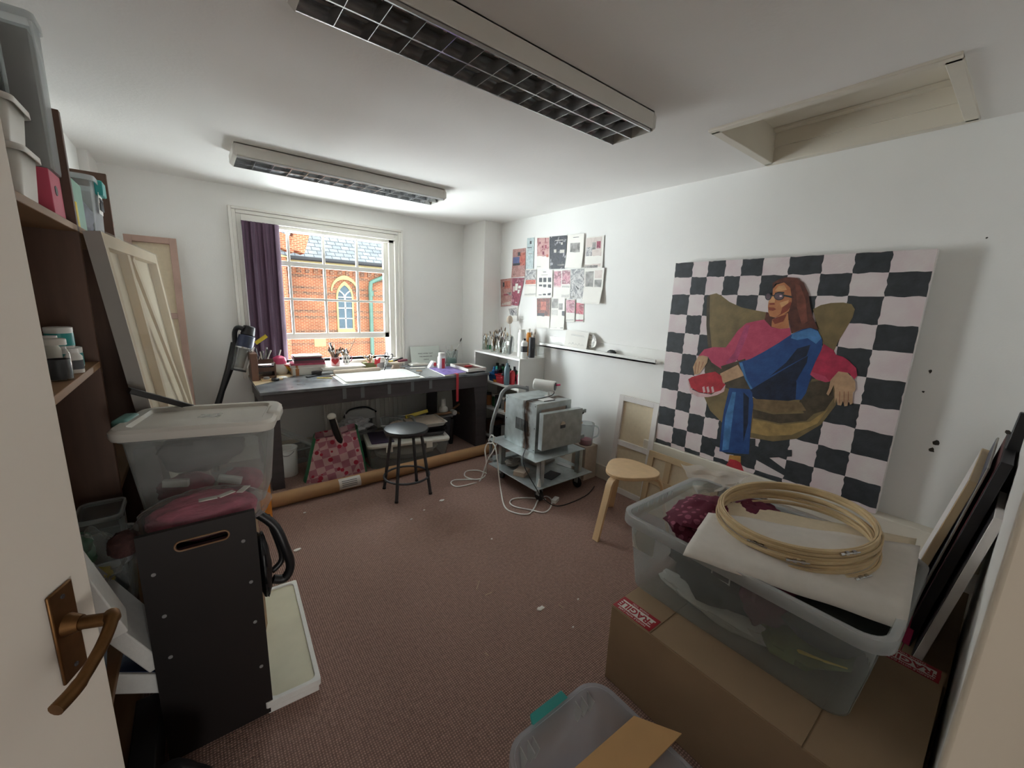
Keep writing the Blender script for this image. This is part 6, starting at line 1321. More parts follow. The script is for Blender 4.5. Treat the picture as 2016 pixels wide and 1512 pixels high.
# lidded storage tub with things piled on it
A0, A1 = P(727, 927, 2, 0), P(884, 905, 2, 0); dU = (A1-A0); wU = dU.length; rzU = math.atan2(dU.y, dU.x)
cU = (A0+A1)/2+V(-math.sin(rzU), math.cos(rzU), 0)*0.20
LZ_ = 0.24
t = thing('under_bench_tub', 'long clear lidded tub under the bench with trays piled on top', 'tub', cU, rzU); tub(t, wU, 0.40, LZ_-0.02, 0.93, 0.04, 'tub', 'tubrim', 0.008, 0.02)
MB().ring([rr(wU+0.02, 0.43, 0.045, LZ_-0.03), rr(wU+0.025, 0.435, 0.045, LZ_-0.012), rr(wU+0.01, 0.42, 0.045, LZ_), rr(wU-0.06, 0.35, 0.04, LZ_), rr(wU-0.07, 0.34, 0.04, LZ_-0.008)]).obj('lid', M['offwhite'], t)
for x_ in (-wU/2+0.18, wU/2-0.2): MB().box((x_-0.03, -0.222, LZ_-0.08), (x_+0.03, -0.210, LZ_-0.01)).obj('clip', M['offwhite'], t, bev=0.003)
MB().lump(V(0, 0, 0.10), (wU*0.4, 0.15, 0.08), 0.15, 2.4, 3).obj('contents', M['papergrey'], t)
mU = Matrix.Translation(cU) @ rz_m(rzU)
def onU(x_, y_, z_=0.0): return mU @ V(x_, y_, LZ_+z_)
MB().obox(onU(-wU/2+0.13, -0.02, 0.007), (0.20, 0.33, 0.01), rz_m(rzU)).top('purple_folder', mat('plum_folder', '#453a52', 0.5), 'dark purple folder lying at the left end of the long clear tub', 'folder', bev=0.001)
t = thing('clear_crate', 'open clear plastic crate of packets standing on the long tub under the bench', 'crate', onU(-wU/2+0.30, 0.0, 0.013), rzU-0.1); tub(t, 0.30, 0.28, 0.14, 0.78, 0.02, 'tub', 'tubrim', 0.012, 0.012)
MB().lump(V(0.0, 0, 0.07), (0.10, 0.09, 0.06), 0.25, 2.4, 6).obj('contents', M['clay'], t)
for i, (zz_, m_, l_) in enumerate(((0.001, 'dark', 'dark tray at the bottom of the pile on the long clear tub'), (0.043, 'black', 'black tray in the middle of the pile on the long clear tub'), (0.085, 'offwhite', 'pale tray on top of the pile on the long clear tub'))):
    t = thing('seed_tray', l_, 'tray', onU(wU/2-0.20, 0.02, zz_), rzU+0.06*i, 'trays piled under the bench')
    MB().ring([rr(0.34, 0.26, 0.02, 0), rr(0.38, 0.30, 0.025, 0.038), rr(0.40, 0.32, 0.03, 0.04), rr(0.375, 0.295, 0.025, 0.04), rr(0.34, 0.26, 0.02, 0.008)]).obj('tray', M[m_], t)
MB().obox(onU(wU/2-0.20, 0.02, 0.118), (0.33, 0.26, 0.016), rz_m(rzU+0.1)).top('scraps', M['clay'], 'layer of clay scraps in the top pale tray under the bench', 'scraps')
a, b2 = P(798, 821, 1, 3.72), P(841, 809, 1, 3.76); MB().bar(a, b2, 0.03, 0.035, upv=(0, 0.4, 1)).top('spirit_level', M['yellow'], 'yellow spirit level lying on the trays under the bench', 'level', bev=0.002)
# basin with white cloth
cB = P(702, 852, 1, 3.90)
MB().box((cB.x-0.13, 3.80, 0), (cB.x+0.16, 4.06, cB.z-0.065)).top('crate_base', M['dark'], 'dark carton behind the gift bag under the bench', 'box')
t = thing('grey_basin', 'grey plastic basin heaped with white cloth under the bench', 'basin', (cB.x+0.01, 3.92, cB.z-0.064)); tub(t, 0.32, 0.24, 0.11, 0.8, 0.04, 'grey', 'grey', 0.012, 0.012)
MB().lump(V(cB.x-0.03, 3.90, cB.z+0.075), (0.16, 0.10, 0.075), 0.4, 2.8, 4, 40, 26).top('white_cloth', M['whitecloth'], 'crumpled white cloth spilling out of the grey basin', 'cloth')
t = thing('striped_pack', 'pack of white fluted sheets with a black strap behind the white cloth', 'pack', (cB.x+0.10, 4.10, cB.z+0.09))
mb = MB().obox((0, 0, 0.03), (0.30, 0.04, 0.11), Matrix.Rotation(-0.5, 4, 'X')); mb.obj('sheets', M['white'], t, bev=0.004); MB().tube(spline([(-0.16, 0, 0.02), (-0.1, 0.0, 0.095), (0.06, 0, 0.105), (0.17, 0, 0.04)], 5), 0.009, 8).obj('strap', M['black'], t)
MB().box((cB.x-0.03, 4.075, 0), (cB.x+0.22, 4.16, cB.z+0.075)).top('grey_carton', M['grey'], 'grey carton standing against the radiator under the bench', 'box', bev=0.004)
# vases and mallet at the right
def vase(label, px, py, wpx, hpx, m='dark'):
    c, w_, h_ = put(px, py, wpx, hpx, 0); c.y = max(c.y, 3.72)
    t = thing('dark_vase', label, 'vase', c, 0, 'dark pots under the bench'); MB().lathe([(w_*.30, 0), (w_*.34, h_*.1), (w_*.46, h_*.75), (w_*.5, h_), (w_*.44, h_), (w_*.36, h_*.2)], n=24).obj('body', M[m], t); return c, h_
c1, h1 = vase('broad dark grey pot under the right end of the bench', 893, 893, 30, 62)
c3, h3 = vase('narrow dark pot at the right under the bench', 917, 893, 14, 55, 'black')
a, b2 = V(c1.x-0.12, c1.y+0.0, h1+0.0285), V(c3.x+0.05, c3.y-0.0, h1+0.0285); t = thing('mallet', 'wooden mallet with a white head lying across the dark pots under the bench', 'mallet', (a+b2)/2); MB().tube([a, b2], [0.016, 0.013], 10).obj('handle', M['brushwood'], t, w=True); MB().cyl(b2+V(-0.02, -0.035, 0), b2+V(-0.02, 0.035, 0), 0.028, n=16).obj('head', M['white'], t, w=True, bev=0.004)
t = thing('spray_bottle', 'white spray bottle standing on the pots under the bench', 'bottle', V(c1.x+0.01, c1.y+0.03, h1+0.045)); MB().lathe([(0.045, 0), (0.05, 0.01), (0.045, 0.04), (0.026, 0.06), (0.024, 0.13), (0.02, 0.14)], n=24).obj('body', M['white'], t)
MB().box((c1.x-0.06, c1.y-0.05, h1+0.001), (c1.x+0.09, c1.y+0.11, h1+0.012)).top('pot_board', M['grey'], 'small grey board over the broad dark pot under the bench', 'board'); t.location.z = h1+0.0455
for i, (a, b2) in enumerate(((P(875, 818, 1, 3.78), P(905, 795, 1, 3.84)), (P(900, 812, 1, 3.85), P(925, 822, 1, 3.85)))): MB().tube([a, b2], 0.012, 8).top('wooden_stick', M['brushwood'], ['wooden stick slanting up behind the spray bottle under the bench', 'wooden stick slanting down behind the spray bottle under the bench'][i], 'stick')
# long cardboard roll
a, b2 = V(0.29, 3.20, 0.052), V(2.36, 3.26, 0.052); d = (b2-a).normalized()
t = thing('cardboard_roll', 'long brown cardboard roll lying on the carpet in front of the bench', 'roll', (1.3, 3.23, 0))
MB().tube([a, b2], 0.052, 28).obj('tube', M['kraft'], t, w=True)
for e_, f_ in ((a, -1), (b2, 1)): MB().cyl(e_+d*f_*0.001, e_+d*f_*0.003, 0.046, n=24).obj('end_cap', M['card'], t, w=True)
s0 = P(669, 960, 1, 3.16).x; L0 = [V(s0+0.17*(u), 3.20+0.06*(s0-0.29)/2.07, 0.052) for u in (0, 1)]
mb = MB().grid(lambda u, v: L0[0].lerp(L0[1], u)+V(0, -0.0528*math.cos(-0.5+1.9*v), 0.0528*math.sin(-0.5+1.9*v)), 2, 10); mb.obj('paper_label', M['papergrey'], t, w=True, flip=False)
mb = MB()
for i in range(4): mb.grid(lambda u, v: L0[0].lerp(L0[1], 0.12+0.7*u)+V(0, -0.0532*math.cos(-0.1+0.28*i+0.1*v), 0.0532*math.sin(-0.1+0.28*i+0.1*v)), 2, 2)
mb.obj('printing', M['ink'], t, w=True, flip=False)
# orange tape measure beside the tub
c = P(524, 955, 1, 2.6); 
c = P(523, 945, 1, 3.08); t = thing('orange_tool', 'orange tool standing on the carpet at the left end of the cardboard roll', 'tool', (c.x, 3.08, 0)); MB().box((c.x-0.045, 3.04, 0), (c.x+0.02, 3.12, c.z-0.0)).obj('body', M['orange'], t, w=True, bev=0.008)

# ------------------------------------------------------------------ brush jars and bottles on the bookcase
def zc(u, v): return 920+u/9.447, 620+v/9.447
def bk(u, v, z=BZ): p = P(*zc(u, v), 2, z); return p
def gjar(label, u, v, wz, hz, group='glass jars of brushes on the bookcase'):
    px, py = zc(u, v); c, w_, h_ = spot(px, py, BZ, wz/9.447, hz/9.447); c.z = BZ; c.x = min(max(c.x, BX0+0.05), BX1-0.05)
    t = thing('glass_jar', label, 'jar', c, 0, group)
    MB().lathe([(w_*.46, 0), (w_*.5, 0.006), (w_*.5, h_*.8), (w_*.42, h_*.9), (w_*.42, h_)], n=24, caps=(True, False)).obj('glass', M['glass'], t, solid=0.003); return c, w_, h_
names = ['first from the corner', 'second from the corner', 'third from the corner', 'fourth from the corner']
for i, (u, v, n, h0, h1, sp) in enumerate(((345, 655, 9, 0.15, 0.20, 0.04), (495, 695, 16, 0.15, 0.26, 0.055), (620, 725, 13, 0.22, 0.29, 0.065), (735, 735, 12, 0.16, 0.24, 0.055))):
    c, w_, h_ = gjar('glass jar full of brushes on the bookcase, '+names[i], u, v, 115, 260)
    brushes('paint brush in the glass jar '+names[i]+' on the bookcase', c, n, sp, h0, h1, 'brushes in the jar '+names[i], 40+i, 0.0042)
c = bk(380, 640); c.z = BZ; c.x = min(c.x, BX1-0.06); MB().cyl(c+V(0.03, 0.02, 0.0), c+V(0.03, 0.02, 0.05), 0.03, n=16).top('green_pot', M['green'], 'small green pot behind the corner brush jar on the bookcase', 'pot')
c = V(2.70, 3.45, BZ); MB().tube([c+V(0, 0, 0.0), c+V(0.02, 0.08, 0.33)], 0.004, 6).ell(c+V(0.022, 0.085, 0.36), (0.035, 0.035, 0.045)).top('foam_pouncer', M['clay'], 'round beige sponge on a stick rising highest above the bookcase jars', 'sponge')
for i, (cx_, cy3, r_, h_, l_) in enumerate(((2.62, 3.38, 0.045, 0.21, 'clear plastic bag of knives standing behind the bookcase jars'), (2.70, 3.30, 0.04, 0.19, 'clear bag with a white label behind the bookcase bottles'))):
    t = thing('tool_bag', l_, 'bag', (cx_, cy3, BZ)); MB().lump(V(0, 0, h_/2), (r_, r_, h_/2), 0.15, 2, i+3).obj('film', M['film'], t); MB().tube([(0, 0, 0.01), (0.02*(1-2*i), 0, h_*0.9)], 0.012, 8).obj('tool', M['dark'], t); MB().box((-r_, -r_*0.9, h_*0.5), (-r_+0.002, 0, h_*0.7)).obj('label', M['paper'], t)
def bot(name, label, u, v, wz, hz, prof, m, cap=None, capm='white', lab=None, z=BZ, cat='bottle', grp='bottles on the bookcase top', xm=BX1-0.05, dx=0.0):
    px, py = zc(u, v); c, w_, h_ = spot(px, py, z, wz/9.447, hz/9.447); c.z = z; c.x = min(max(c.x+dx, BX0+w_/2+0.012), xm); r_ = w_/2
    t = thing(name, label, cat, c, 0, grp)
    MB().lathe([(r_*a, h_*b_) for a, b_ in prof], n=24).obj('body', M[m], t)
    if cap: MB().lathe([(r_*a, h_*b_) for a, b_ in cap], n=20).obj('cap', M[capm], t)
    if lab: MB().lathe([(r_*1.005, h_*lab[0]), (r_*1.012, h_*lab[0]), (r_*1.012, h_*lab[1]), (r_*1.005, h_*lab[1])], n=24, caps=(False, False)).obj('label_band', M[lab[2]], t)
    return c, r_, h_
SHO = [(0.96, 0), (1, 0.01), (1, 0.78), (0.6, 0.86)]
bot('white_bottle', 'tall white bottle on the bookcase top next to the brushes', 1000, 785, 150, 505, [(0.96, 0), (1, 0.01), (1, 0.86), (0.8, 0.9)], 'white', [(0.8, 0.9), (0.8, 1.0)], 'offwhite')
bot('labelled_bottle', 'white bottle with a black patterned label at the front corner of the bookcase', 1050, 815, 125, 370, [(0.96, 0), (1, 0.01), (1, 0.8), (0.45, 0.9)], 'white', [(0.4, 0.9), (0.4, 1.0)], 'black', (0.33, 0.62, 'dark'))
bot('dark_bottle', 'charcoal grey bottle on the bookcase top beside the labelled one', 1172, 800, 120, 375, [(0.97, 0), (1, 0.01), (1, 0.94), (0.9, 1.0)], 'dark', dx=0.01)
bot('amber_bottle', 'amber bottle standing behind the white bottles on the bookcase', 1115, 760, 100, 500, SHO, 'orange', [(0.5, 0.86), (0.5, 1)], 'white', dx=0.09)
c, w_, h_ = gjar('glass jar of thin brushes at the wall end of the bookcase', 1270, 770, 95, 300); brushes('thin brush in the jar at the wall end of the bookcase', c, 5, 0.035, 0.2, 0.26, 'brushes in the end jar', 77, 0.003)
# shelf below
Z1 = SHZ[0]+0.0005; SX = BX0+0.01
def basket(label, u0, u1, v, h_, m):
    y_a, y_b = P(*zc(u0, v), 0, BX0+0.02).y, P(*zc(u1, v), 0, BX0+0.02).y
    t = thing('basket', label, 'basket', (BX0+0.10, (y_a+y_b)/2, Z1), math.pi/2, 'baskets on the bookcase shelf'); tub(t, abs(y_a-y_b)*0.96, 0.17, h_, 0.85, 0.015, m, m, 0.006, 0.012); return V(BX0+0.10, (y_a+y_b)/2, Z1)
cbb = basket('blue plastic basket of bottles on the upper bookcase shelf', 385, 510, 1190, 0.085, 'blue')
crb = basket('red plastic basket on the upper bookcase shelf', 515, 665, 1235, 0.09, 'red')
for i, (dx, dy_, h_, m_, l_) in enumerate(((-0.03, 0.02, 0.15, 'blue', 'blue bottle standing left in the blue basket'), (-0.03, -0.03, 0.16, 'navy', 'darker blue bottle standing right in the blue basket'), (0.04, 0.0, 0.16, 'black', 'black bottle at the back of the blue basket'))): bottle('paint_bottle', l_, cbb+V(dx, dy_, 0.004), [(0.024, 0), (0.025, h_*.7), (0.012, h_*.8)], m_, [(0.014, h_*.8), (0.012, h_)], 'teal' if i == 1 else m_)
for i, (dx, dy_, h_, m_, l_) in enumerate(((-0.0, 0.03, 0.12, 'dark', 'dark bottle lying back in the red basket'), (0.0, -0.03, 0.13, 'black', 'black bottle standing in the red basket'))): bottle('paint_bottle', l_, crb+V(dx, dy_, 0.004), [(0.024, 0), (0.025, h_*.7), (0.012, h_*.8)], m_, [(0.014, h_*.8), (0.012, h_)], 'dark')
def sb(label, u, v, wz, hz, m, cap, capm, **k): return bot('squeeze_bottle', label, u, v, wz, hz, [(0.92, 0), (1, 0.02), (1, 0.66), (0.5, 0.78)], m, cap, capm, z=Z1, grp='squeeze bottles on the bookcase shelf', **k)
M['slateblue'] = mat('slate_bottle', '#5d7480', 0.4)
sb('slate blue squeeze bottle with a pointed nozzle at the shelf edge', 715, 1312, 105, 470, 'slateblue', [(0.5, 0.78), (0.45, 0.86), (0.15, 0.88), (0.06, 1.0)], 'slateblue')
sb('big red squeeze bottle beside the slate blue one', 830, 1300, 105, 335, 'red', [(0.4, 0.8), (0.3, 1.0)], 'white')
sb('smaller pink-red squeeze bottle next to the bookcase end panel', 918, 1292, 78, 240, 'pink', [(0.4, 0.8), (0.3, 1.0)], 'white', dx=0.02)
c = P(*zc(540, 1245), 2, Z1); t = thing('orange_dish', 'small orange dish at the shelf edge in front of the red basket', 'dish', (BX0+0.033, c.y+0.01, Z1)); MB().lathe([(0.022, 0), (0.03, 0.03), (0.032, 0.032), (0.026, 0.028), (0.02, 0.006)], n=20).obj('dish', M['orange'], t)
for i in range(7):
    y_ = BY0+0.10+0.105*i; bottle('dark_bottle', 'dark bottle at the back of the upper bookcase shelf', (BX1-0.07, y_, Z1), [(0.035, 0), (0.036, 0.11), (0.016, 0.13)], ['dark', 'black', 'green'][i % 3], [(0.018, 0.13), (0.018, 0.155)], 'black', None, None, 'bottle', 'dark bottles at the back of the shelf')
for i in range(8):
    y_ = BY0+0.08+0.09*i; bottle('storage_jar', ['dark', 'green', 'brown', 'grey'][i % 4]+' jar on the lower bookcase shelf behind the kiln trolley', (BX0+0.07+0.03*(i % 2), y_, 0.4005), [(0.035, 0), (0.036, 0.10), (0.03, 0.115)], ['dark', 'green', 'terracotta', 'grey'][i % 4], [(0.034, 0.116), (0.034, 0.14)], ['black', 'offwhite'][i % 2], None, None, 'jar', 'jars on the lower bookcase shelf')
for i in range(5):
    y_ = BY0+0.12+0.14*i; MB().box((BX0+0.03, y_-0.05, 0.0805), (BX0+0.20, y_+0.05, 0.20+0.04*(i % 2))).top('storage_carton', M[['dark', 'grey', 'black', 'darkwood', 'dark'][i]], 'dark carton on the bottom shelf of the bookcase', 'carton', 'cartons on the bottom bookcase shelf', bev=0.004)

# ------------------------------------------------------------------ collage on the wall
XW = XR
def zd(u, v): return P(960+u/6.572, 450+v/6.572, 0, XW)
PRN = {}
def pr(n, *a, **k):
    if n not in PRN: PRN[n] = printm('print_'+n, *a, **k)
    return PRN[n]
sal = pr('salmon', ['#b98a84', '#a97a76', '#c49a92', '#9a6f6c'], 20); blu = pr('bluep', ['#6a6f9a', '#566090'], 30); redp = pr('redp', ['#b5524c', '#c97b6a', '#94443f'], 15, 3); sea = pr('sea', ['#4a86ac', '#5fa0bd', '#3c6d92'], 50)
pal = pr('pale', ['#b7c6c8', '#c6d2d2', '#a5b6ba', '#c6d2d2'], 30); flo = pr('floral', ['#c79a98', '#cba29d', '#bf8d8c', '#8d4a52'], 18, 3); nig = pr('night', ['#2f3037', '#45464e', '#2f3037', '#b6b4bb'], 14, 3)
bw = pr('blackwhite', ['#3f3f42', '#cfccca', '#77777a', '#e2e0dc'], 13, 3, 1.0); gry = pr('greyphoto', ['#5c5a58', '#8e8a86', '#b1ada8'], 15, 3); pin = pr('pinkphoto', ['#a85f70', '#d3a3ac', '#7e4654', '#e0c6c8'], 14, 3); mar = pr('maroonp', ['#8f4052', '#a85064', '#743444', '#c98c9a'], 13, 3); inte = pr('interior', ['#7c4a42', '#95594e', '#4f3a3a', '#b47a6c'], 30); dsl = pr('darkslate', ['#3c3d42', '#4b4c52'], 40); blush = pr('blush', ['#cdbfb8', '#d3c7c0', '#c4b4ae'], 15); txt = pr('textgrey', ['#c9c6c0', '#a9a6a2', '#d5d2cc', '#b5b2ae'], 160); red2 = pr('redphoto', ['#b0414f', '#c9707a', '#7c2f3c', '#d9a7aa'], 15, 3)
lay = [0]
def page(label, q, base, prints=(), name='magazine_page', curl=0.006, cat='page'):
    lay[0] += 1; x_ = XW-0.0012-0.0007*(lay[0] % 9); pts = [zd(*p) for p in q]; ms = [base]; mb = MB()
    def onq(u, v): return pts[0].lerp(pts[1], u).lerp(pts[3].lerp(pts[2], u), v)
    def sx(u, v): return -curl*(max(0, v-0.6)/0.4)**2-0.4*curl*u*u
    mb.grid(lambda u, v: V(x_+sx(u, v), onq(u, v).y, onq(u, v).z), 6, 6, 0)
    mb.grid(lambda u, v: V(x_+0.0006+sx(u, v)*0.9, onq(u, v).y, onq(u, v).z), 2, 2, 0)
    for k, (u0, v0, u1, v1, m_) in enumerate(prints):
        if m_ not in ms: ms.append(m_)
        mb.grid(lambda u, v: V(x_-0.0004-0.00006*k+sx(u0+(u1-u0)*u, v0+(v1-v0)*v), onq(u0+(u1-u0)*u, v0+(v1-v0)*v).y, onq(u0+(u1-u0)*u, v0+(v1-v0)*v).z), 5, 5, ms.index(m_))
    return mb.top(name, ms, label, cat, 'magazine pages pinned to the wall', flip=False)
PW = M['paper']
page('salmon illustrated page with blue blocks, upper left of the wall collage', [(330,270),(497,252),(490,620),(312,635)], sal, [(0.05,.28,.55,.5,blu),(.55,.15,.98,.6,redp),(.05,.5,.6,.58,dsl),(.2,.64,.88,.84,sea),(.4,.12,.6,.25,dsl)])
page('narrow pale blue page with thin dark drawing, top of the collage', [(515,125),(608,115),(595,520),(500,522)], pal, [(.4,.1,.65,.2,dsl),(.1,.3,.7,.325,dsl),(.3,.5,.8,.52,gry),(.35,.68,.7,.70,dsl)])
page('pink floral page with scattered petals in the top row of the collage', [(640,112),(806,106),(806,520),(640,520)], PW, [(.03,.03,.98,.86,flo),(.2,.15,.32,.22,mar),(.4,.27,.5,.34,mar),(.65,.25,.78,.36,mar),(.45,.45,.6,.56,mar),(.25,.66,.42,.74,mar),(.75,.55,.9,.7,redp),(.05,.93,.35,.94,M['ink'])])
page('dark charcoal page with white flowers in the top row of the collage', [(808,105),(1032,88),(1010,520),(815,525)], nig, [(.33,.12,.8,.14,M['papergrey']),(.25,.4,.4,.5,M['papergrey']),(.68,.2,.78,.27,M['papergrey']),(.62,.42,.9,.52,M['papergrey']),(.1,.6,.5,.98,dsl),(.5,.68,.9,.9,gry)])
page('white page with a grey framed photograph in the top row of the collage', [(1040,85),(1262,65),(1240,515),(1018,510)], PW, [(.2,.25,.78,.82,gry),(.35,.08,.7,.095,M['ink'])], curl=0.02)
page('blush page with a plant sketch and two dark squares, top right of the collage', [(1280,115),(1515,90),(1495,512),(1258,520)], PW, [(.03,.03,.9,.95,blush),(.38,.18,.58,.40,gry),(.62,.16,.84,.38,mar),(.05,.32,.38,.7,bw),(.03,.86,.75,.98,gry)])
page('small figure collage page left of the animal sheet', [(487,533),(637,526),(637,880),(480,883)], PW, [(.04,.02,.98,.54,bw),(.1,.38,.95,.54,redp),(.04,.58,.97,.95,txt)])
pq = [(u0,v0,u0+.2,v0+.16,dsl) for u0 in (.15,.42,.72) for v0 in (.27,.52,.76)]
page('white sheet with nine small dark animal figures in the middle of the collage', [(645,545),(850,538),(845,892),(640,890)], PW, pq+[(.4,.05,.6,.07,M['ink']),(.3,.16,.7,.17,M['ink'])])
page('page of pink and rose photographs in the middle of the collage', [(850,535),(1078,528),(1072,908),(845,900)], PW, [(.05,.05,.48,.56,pin),(.52,.03,.98,.5,pin),(.05,.58,.45,.68,red2),(.05,.72,.45,.88,pin),(.52,.55,.95,.96,txt)])
page('black and white woodland photograph page in the collage', [(1062,528),(1255,520),(1250,908),(1050,912)], bw, [(.05,.72,.4,.95,gry)])
page('white page of grey photographs at the right edge of the collage', [(1250,522),(1525,508),(1482,980),(1245,970)], PW, [(.08,.08,.5,.58,gry),(.55,.32,.92,.68,gry),(.1,.64,.5,.92,txt),(.56,.72,.9,.92,txt),(.55,.06,.92,.28,blush)], curl=0.03)
page('rosy brown poster page at the lower left of the collage', [(170,660),(322,640),(318,1000),(178,1010)], sal, [(.2,.12,.45,.28,dsl),(.35,.08,.85,.35,redp),(.55,.5,.95,.65,gry),(.25,.55,.7,.6,mar)]+[(.1+.12*i,.83,.18+.12*i,.95,M['papergrey']) for i in range(7)])
page('maroon patterned page overlapping the rosy poster', [(322,642),(482,636),(405,1000),(318,990)], mar, [(.3,.2,.55,.45,PW),(.6,.28,.85,.38,PW),(.1,.6,.4,.75,pal),(.6,.42,.8,.55,PW),(.5,.75,.75,.9,pal),(.1,.3,.28,.5,blush)])
page('small black and white photograph under the maroon page', [(268,1030),(395,1012),(392,1195),(308,1190)], PW, [(.06,.05,.94,.9,bw)], name='photograph', cat='photograph')
page('page with a brown room interior photograph, bottom row of the collage', [(640,900),(820,895),(808,1290),(640,1285)], PW, [(.02,.01,.98,.76,inte),(.3,.12,.7,.4,redp),(.05,.5,.6,.74,dsl)])
page('white text page with a few small pictures, bottom row of the collage', [(830,905),(1012,903),(1005,1312),(820,1302)], PW, [(.04,.01,.52,.31,gry),(.55,.16,.85,.36,gry),(.8,.4,.99,.6,dsl),(.05,.36,.5,.95,txt),(.5,.7,.7,.78,red2),(.72,.58,.99,.76,pal),(.75,.82,.95,.95,gry)], curl=0.015)
page('page with a dark pink dancer photograph, bottom row of the collage', [(1015,920),(1142,918),(1135,1207),(1022,1205)], PW, [(.05,.02,.97,.62,pin),(.05,.68,.9,.95,txt)])
page('page with two red photographs, bottom right of the collage', [(1145,948),(1252,965),(1245,1207),(1138,1205)], PW, [(.03,.04,.97,.7,red2),(.03,.75,.97,.97,mar)])

# curled paper on the ledge
ky0, ky1 = P(1113, 690, 0, XR-0.05).y, P(1160, 690, 0, XR-0.05).y; kz = LZ+0.0145; kh = P(1130, 646, 0, XR-0.04).z-kz
t = thing('curled_poster', 'large curled white paper roll with sketches standing on the picture ledge', 'paper', (XR-0.05, (ky0+ky1)/2, kz))
def curl(u, v):
    s_ = u*0.40; flat_ = ky0-ky1; hf = 1.0 if u < 0.45 else math.sqrt(max(0.0, 1-((u-0.45)/0.56)**2)); lo_ = 0.0 if u < 0.6 else 0.06*((u-0.6)/0.4)**2
    z_ = kz+0.004+lo_+((kh+0.02)*hf-lo_)*v
    if s_ < flat_: return V(XR-0.02-0.02*(1-v), ky0-s_, z_)
    a = (s_-flat_)/0.13; return V(XR-0.02-0.02*(1-v)-0.13*(1-math.cos(a)), ky1-0.13*math.sin(a), z_)
MB().grid(lambda u, v: curl(0.66+0.30*u, 0.12+0.74*v)+V(-0.0025, 0, 0), 14, 6).obj('printed_border', printm('poster_print', ['#f0ede6', '#d9d6d0', '#8c8a86', '#e4e1da'], 26, 3), t, w=True, flip=False)
fs = [V(XR-0.075, ky0+0.005, kz), V(XR-0.075, ky1+0.02, kz), V(XR-0.045, ky1+0.022, kz+kh*0.85), V(XR-0.045, ky0+0.004, kz+kh*0.9)]
fp_ = MB().prism(fs, (0.003, 0, 0)); fo = fp_.obj('front_page', M['paper'], t, w=True)
mb = MB()
def onf(u, v): return fs[0].lerp(fs[1], u).lerp(fs[3].lerp(fs[2], u), v)+V(-0.0008, 0, 0)
for u0, v0, u1 in ((.25, .80, .8), (.25, .75, .85)): mb.bar(onf(u0, v0), onf(u1, v0), 0.0015, 0.003, upv=(1, 0, 0))
for i in range(5): mb.tube(spline([onf(.2+.14*i, .25), onf(.25+.14*i, .33+.04*(i % 2)), onf(.3+.14*i, .27)], 5), 0.0008, 4)
mb.obj('pencil_lines', M['grey'], t, w=True)
c = P(1204, 698, 0, XR-0.05); t = thing('black_clip', 'black clip lying on the picture ledge right of the curled paper', 'clip', (XR-0.05, c.y, LZ+0.0145)); MB().lump(V(0, 0, 0.022), (0.02, 0.045, 0.022), 0.15, 2, 3).obj('jaw', M['black'], t); MB().tube([(0, 0.03, 0.015), (0.0, 0.10, 0.008)], 0.006, 8).obj('arm', M['black'], t)
c = P(1118, 690, 0, XR-0.06); MB().tube(spline([V(XR-0.06, c.y+0.16, LZ+0.018), V(XR-0.05, c.y+0.10, LZ+0.03), V(XR-0.06, c.y+0.03, LZ+0.018)], 6), 0.005, 6).top('loose_cable', M['dark'], 'short dark cord on the picture ledge left of the curled paper', 'cord')

# ------------------------------------------------------------------ scraps on the carpet
for i, (px, py, s_) in enumerate(((586, 1083, 14), (870, 986, 10), (1064, 1199, 16), (810, 1023, 5), (1128, 1236, 5), (600, 1010, 5), (835, 1005, 4), (1138, 1181, 5), (968, 1062, 4))):
    c = P(px, py, 2, 0.0); k = mpp(c)*s_*0.5
    MB().lump(c+V(0, 0, 0.004), (k, k*0.6, 0.004), 0.5, 2, i, 10, 6).top('paper_scrap', M['paper'], 'tiny white paper scrap lying on the brown carpet', 'scrap', 'paper scraps on the carpet')
for i, (x0, y0, x1, y1) in enumerate(((938, 1160, 944, 1143), (955, 1172, 968, 1166), (955, 1285, 962, 1291), (1100, 1190, 1108, 1196))):
    MB().tube([P(x0, y0, 2, 0.002), P(x1, y1, 2, 0.002)], 0.0012, 5).top('straw_bit', M['pine'], 'short straw-coloured sliver lying on the brown carpet', 'sliver', 'slivers on the carpet')
# ------------------------------------------------------------------ more small things on the bench and the trolley
def lath(name, label, x, y, prof, m, cat, z=TZ, grp=None): return MB().lathe(prof, (x, y, z), 22).top(name, M[m], label, cat, grp)
lath('tape_roll', 'black roll of tape standing right of the grey-lidded canister', 0.86, 4.06, [(0.022, 0), (0.045, 0), (0.045, 0.035), (0.022, 0.035)], 'black', 'tape')
lath('jar_lid', 'white jar lid lying between the ramekin and the organiser', 0.57, 4.02, [(0.035, 0), (0.036, 0.012), (0.03, 0.014)], 'white', 'lid')
lath('black_tin', 'flat black tin in front of the brown organiser', 0.50, 3.93, [(0.03, 0), (0.031, 0.02), (0.027, 0.022)], 'black', 'tin')
lath('grey_tin', 'small grey tin behind the ramekin at the bench end', 0.44, 3.965, [(0.022, 0), (0.023, 0.03), (0.02, 0.032)], 'grey', 'tin')
lath('brown_bottle', 'small brown bottle between the rainbow pot and the canister', 0.705, 4.12, [(0.02, 0), (0.022, 0.06), (0.01, 0.075), (0.011, 0.10)], 'terracotta', 'bottle')
lath('cork_disc', 'round cork-coloured disc lying right of the modelling board', 1.80, 3.86, [(0.03, 0), (0.031, 0.008)], 'card', 'disc')
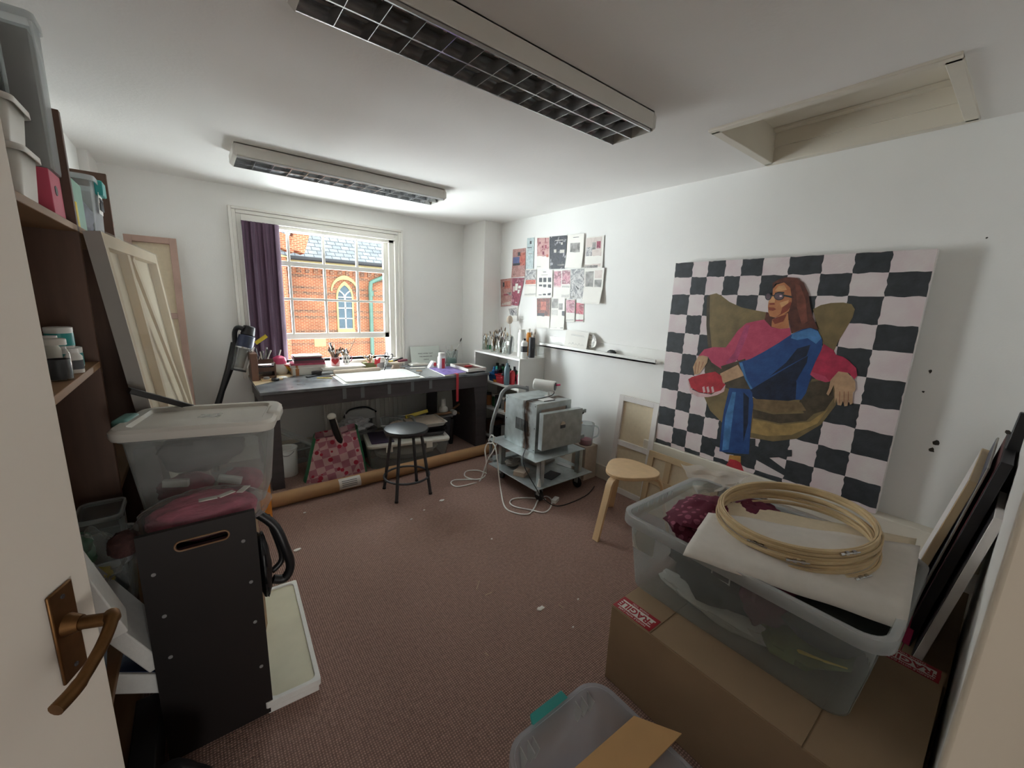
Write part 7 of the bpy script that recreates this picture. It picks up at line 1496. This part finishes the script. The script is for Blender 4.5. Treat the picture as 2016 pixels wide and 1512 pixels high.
lath('glue_pot', 'squat white pot behind the clay stand on the bench', 1.72, 4.20, [(0.03, 0), (0.033, 0.05), (0.028, 0.06)], 'offwhite', 'pot')
lath('pink_pot', 'small pink pot behind the paper stack on the bench', 1.42, 4.24, [(0.025, 0), (0.028, 0.06), (0.024, 0.065)], 'pink', 'pot')
MB().obox((0.80, 3.99, TZ+0.006), (0.11, 0.03, 0.012), rz_m(0.5)).top('craft_knife', M['dark'], 'dark craft knife lying left of the paper stack', 'knife', bev=0.003)
MB().obox((1.86, 4.02, TZ+0.005), (0.16, 0.05, 0.010), rz_m(-0.2)).top('ruler', M['papergrey'], 'pale ruler lying behind the modelling board', 'ruler')
MB().obox((2.12, 4.02, TZ+0.015), (0.12, 0.10, 0.03), rz_m(0.3)).top('white_case', M['white'], 'small white case behind the purple notebook', 'case', bev=0.004)
for i, (x, y, l, a, m_, lab) in enumerate(((0.93, 3.92, 0.15, 0.4, 'brushwood', 'brown pencil lying in front of the paper stack'), (0.88, 3.86, 0.13, -0.5, 'yellow', 'yellow pencil lying on the dark bench top'), (1.76, 3.74, 0.17, 0.9, 'chrome', 'metal modelling tool lying right of the board'), (1.66, 4.07, 0.16, 0.1, 'brushwood', 'wooden tool lying behind the modelling board'))):
    d = V(math.cos(a), math.sin(a), 0)*l/2; MB().tube([V(x, y, TZ+0.005)-d, V(x, y, TZ+0.005)+d], 0.0042, 7).top('pencil' if i < 2 else 'modelling_tool', M[m_], lab, 'pencil' if i < 2 else 'tool')
MB().obox((2.24, 2.26, CZ1+0.004), (0.16, 0.10, 0.006), rz_m(0.3)).top('perforated_plate', M['dark'], 'dark plate lying at the front of the lower trolley tier', 'plate')
MB().obox((2.50, 2.33, CZ1+0.003), (0.06, 0.20, 0.004), rz_m(0.2)).top('steel_offcut', M['chrome'], 'bright steel offcut on the lower trolley tier beside the right post', 'offcut')
MB().lump(V(2.10, 2.60, CZ1+0.035), (0.07, 0.06, 0.034), 0.35, 2.6, 12).top('grey_rag', M['greyedge'], 'crumpled grey rag at the back of the lower trolley tier', 'rag')
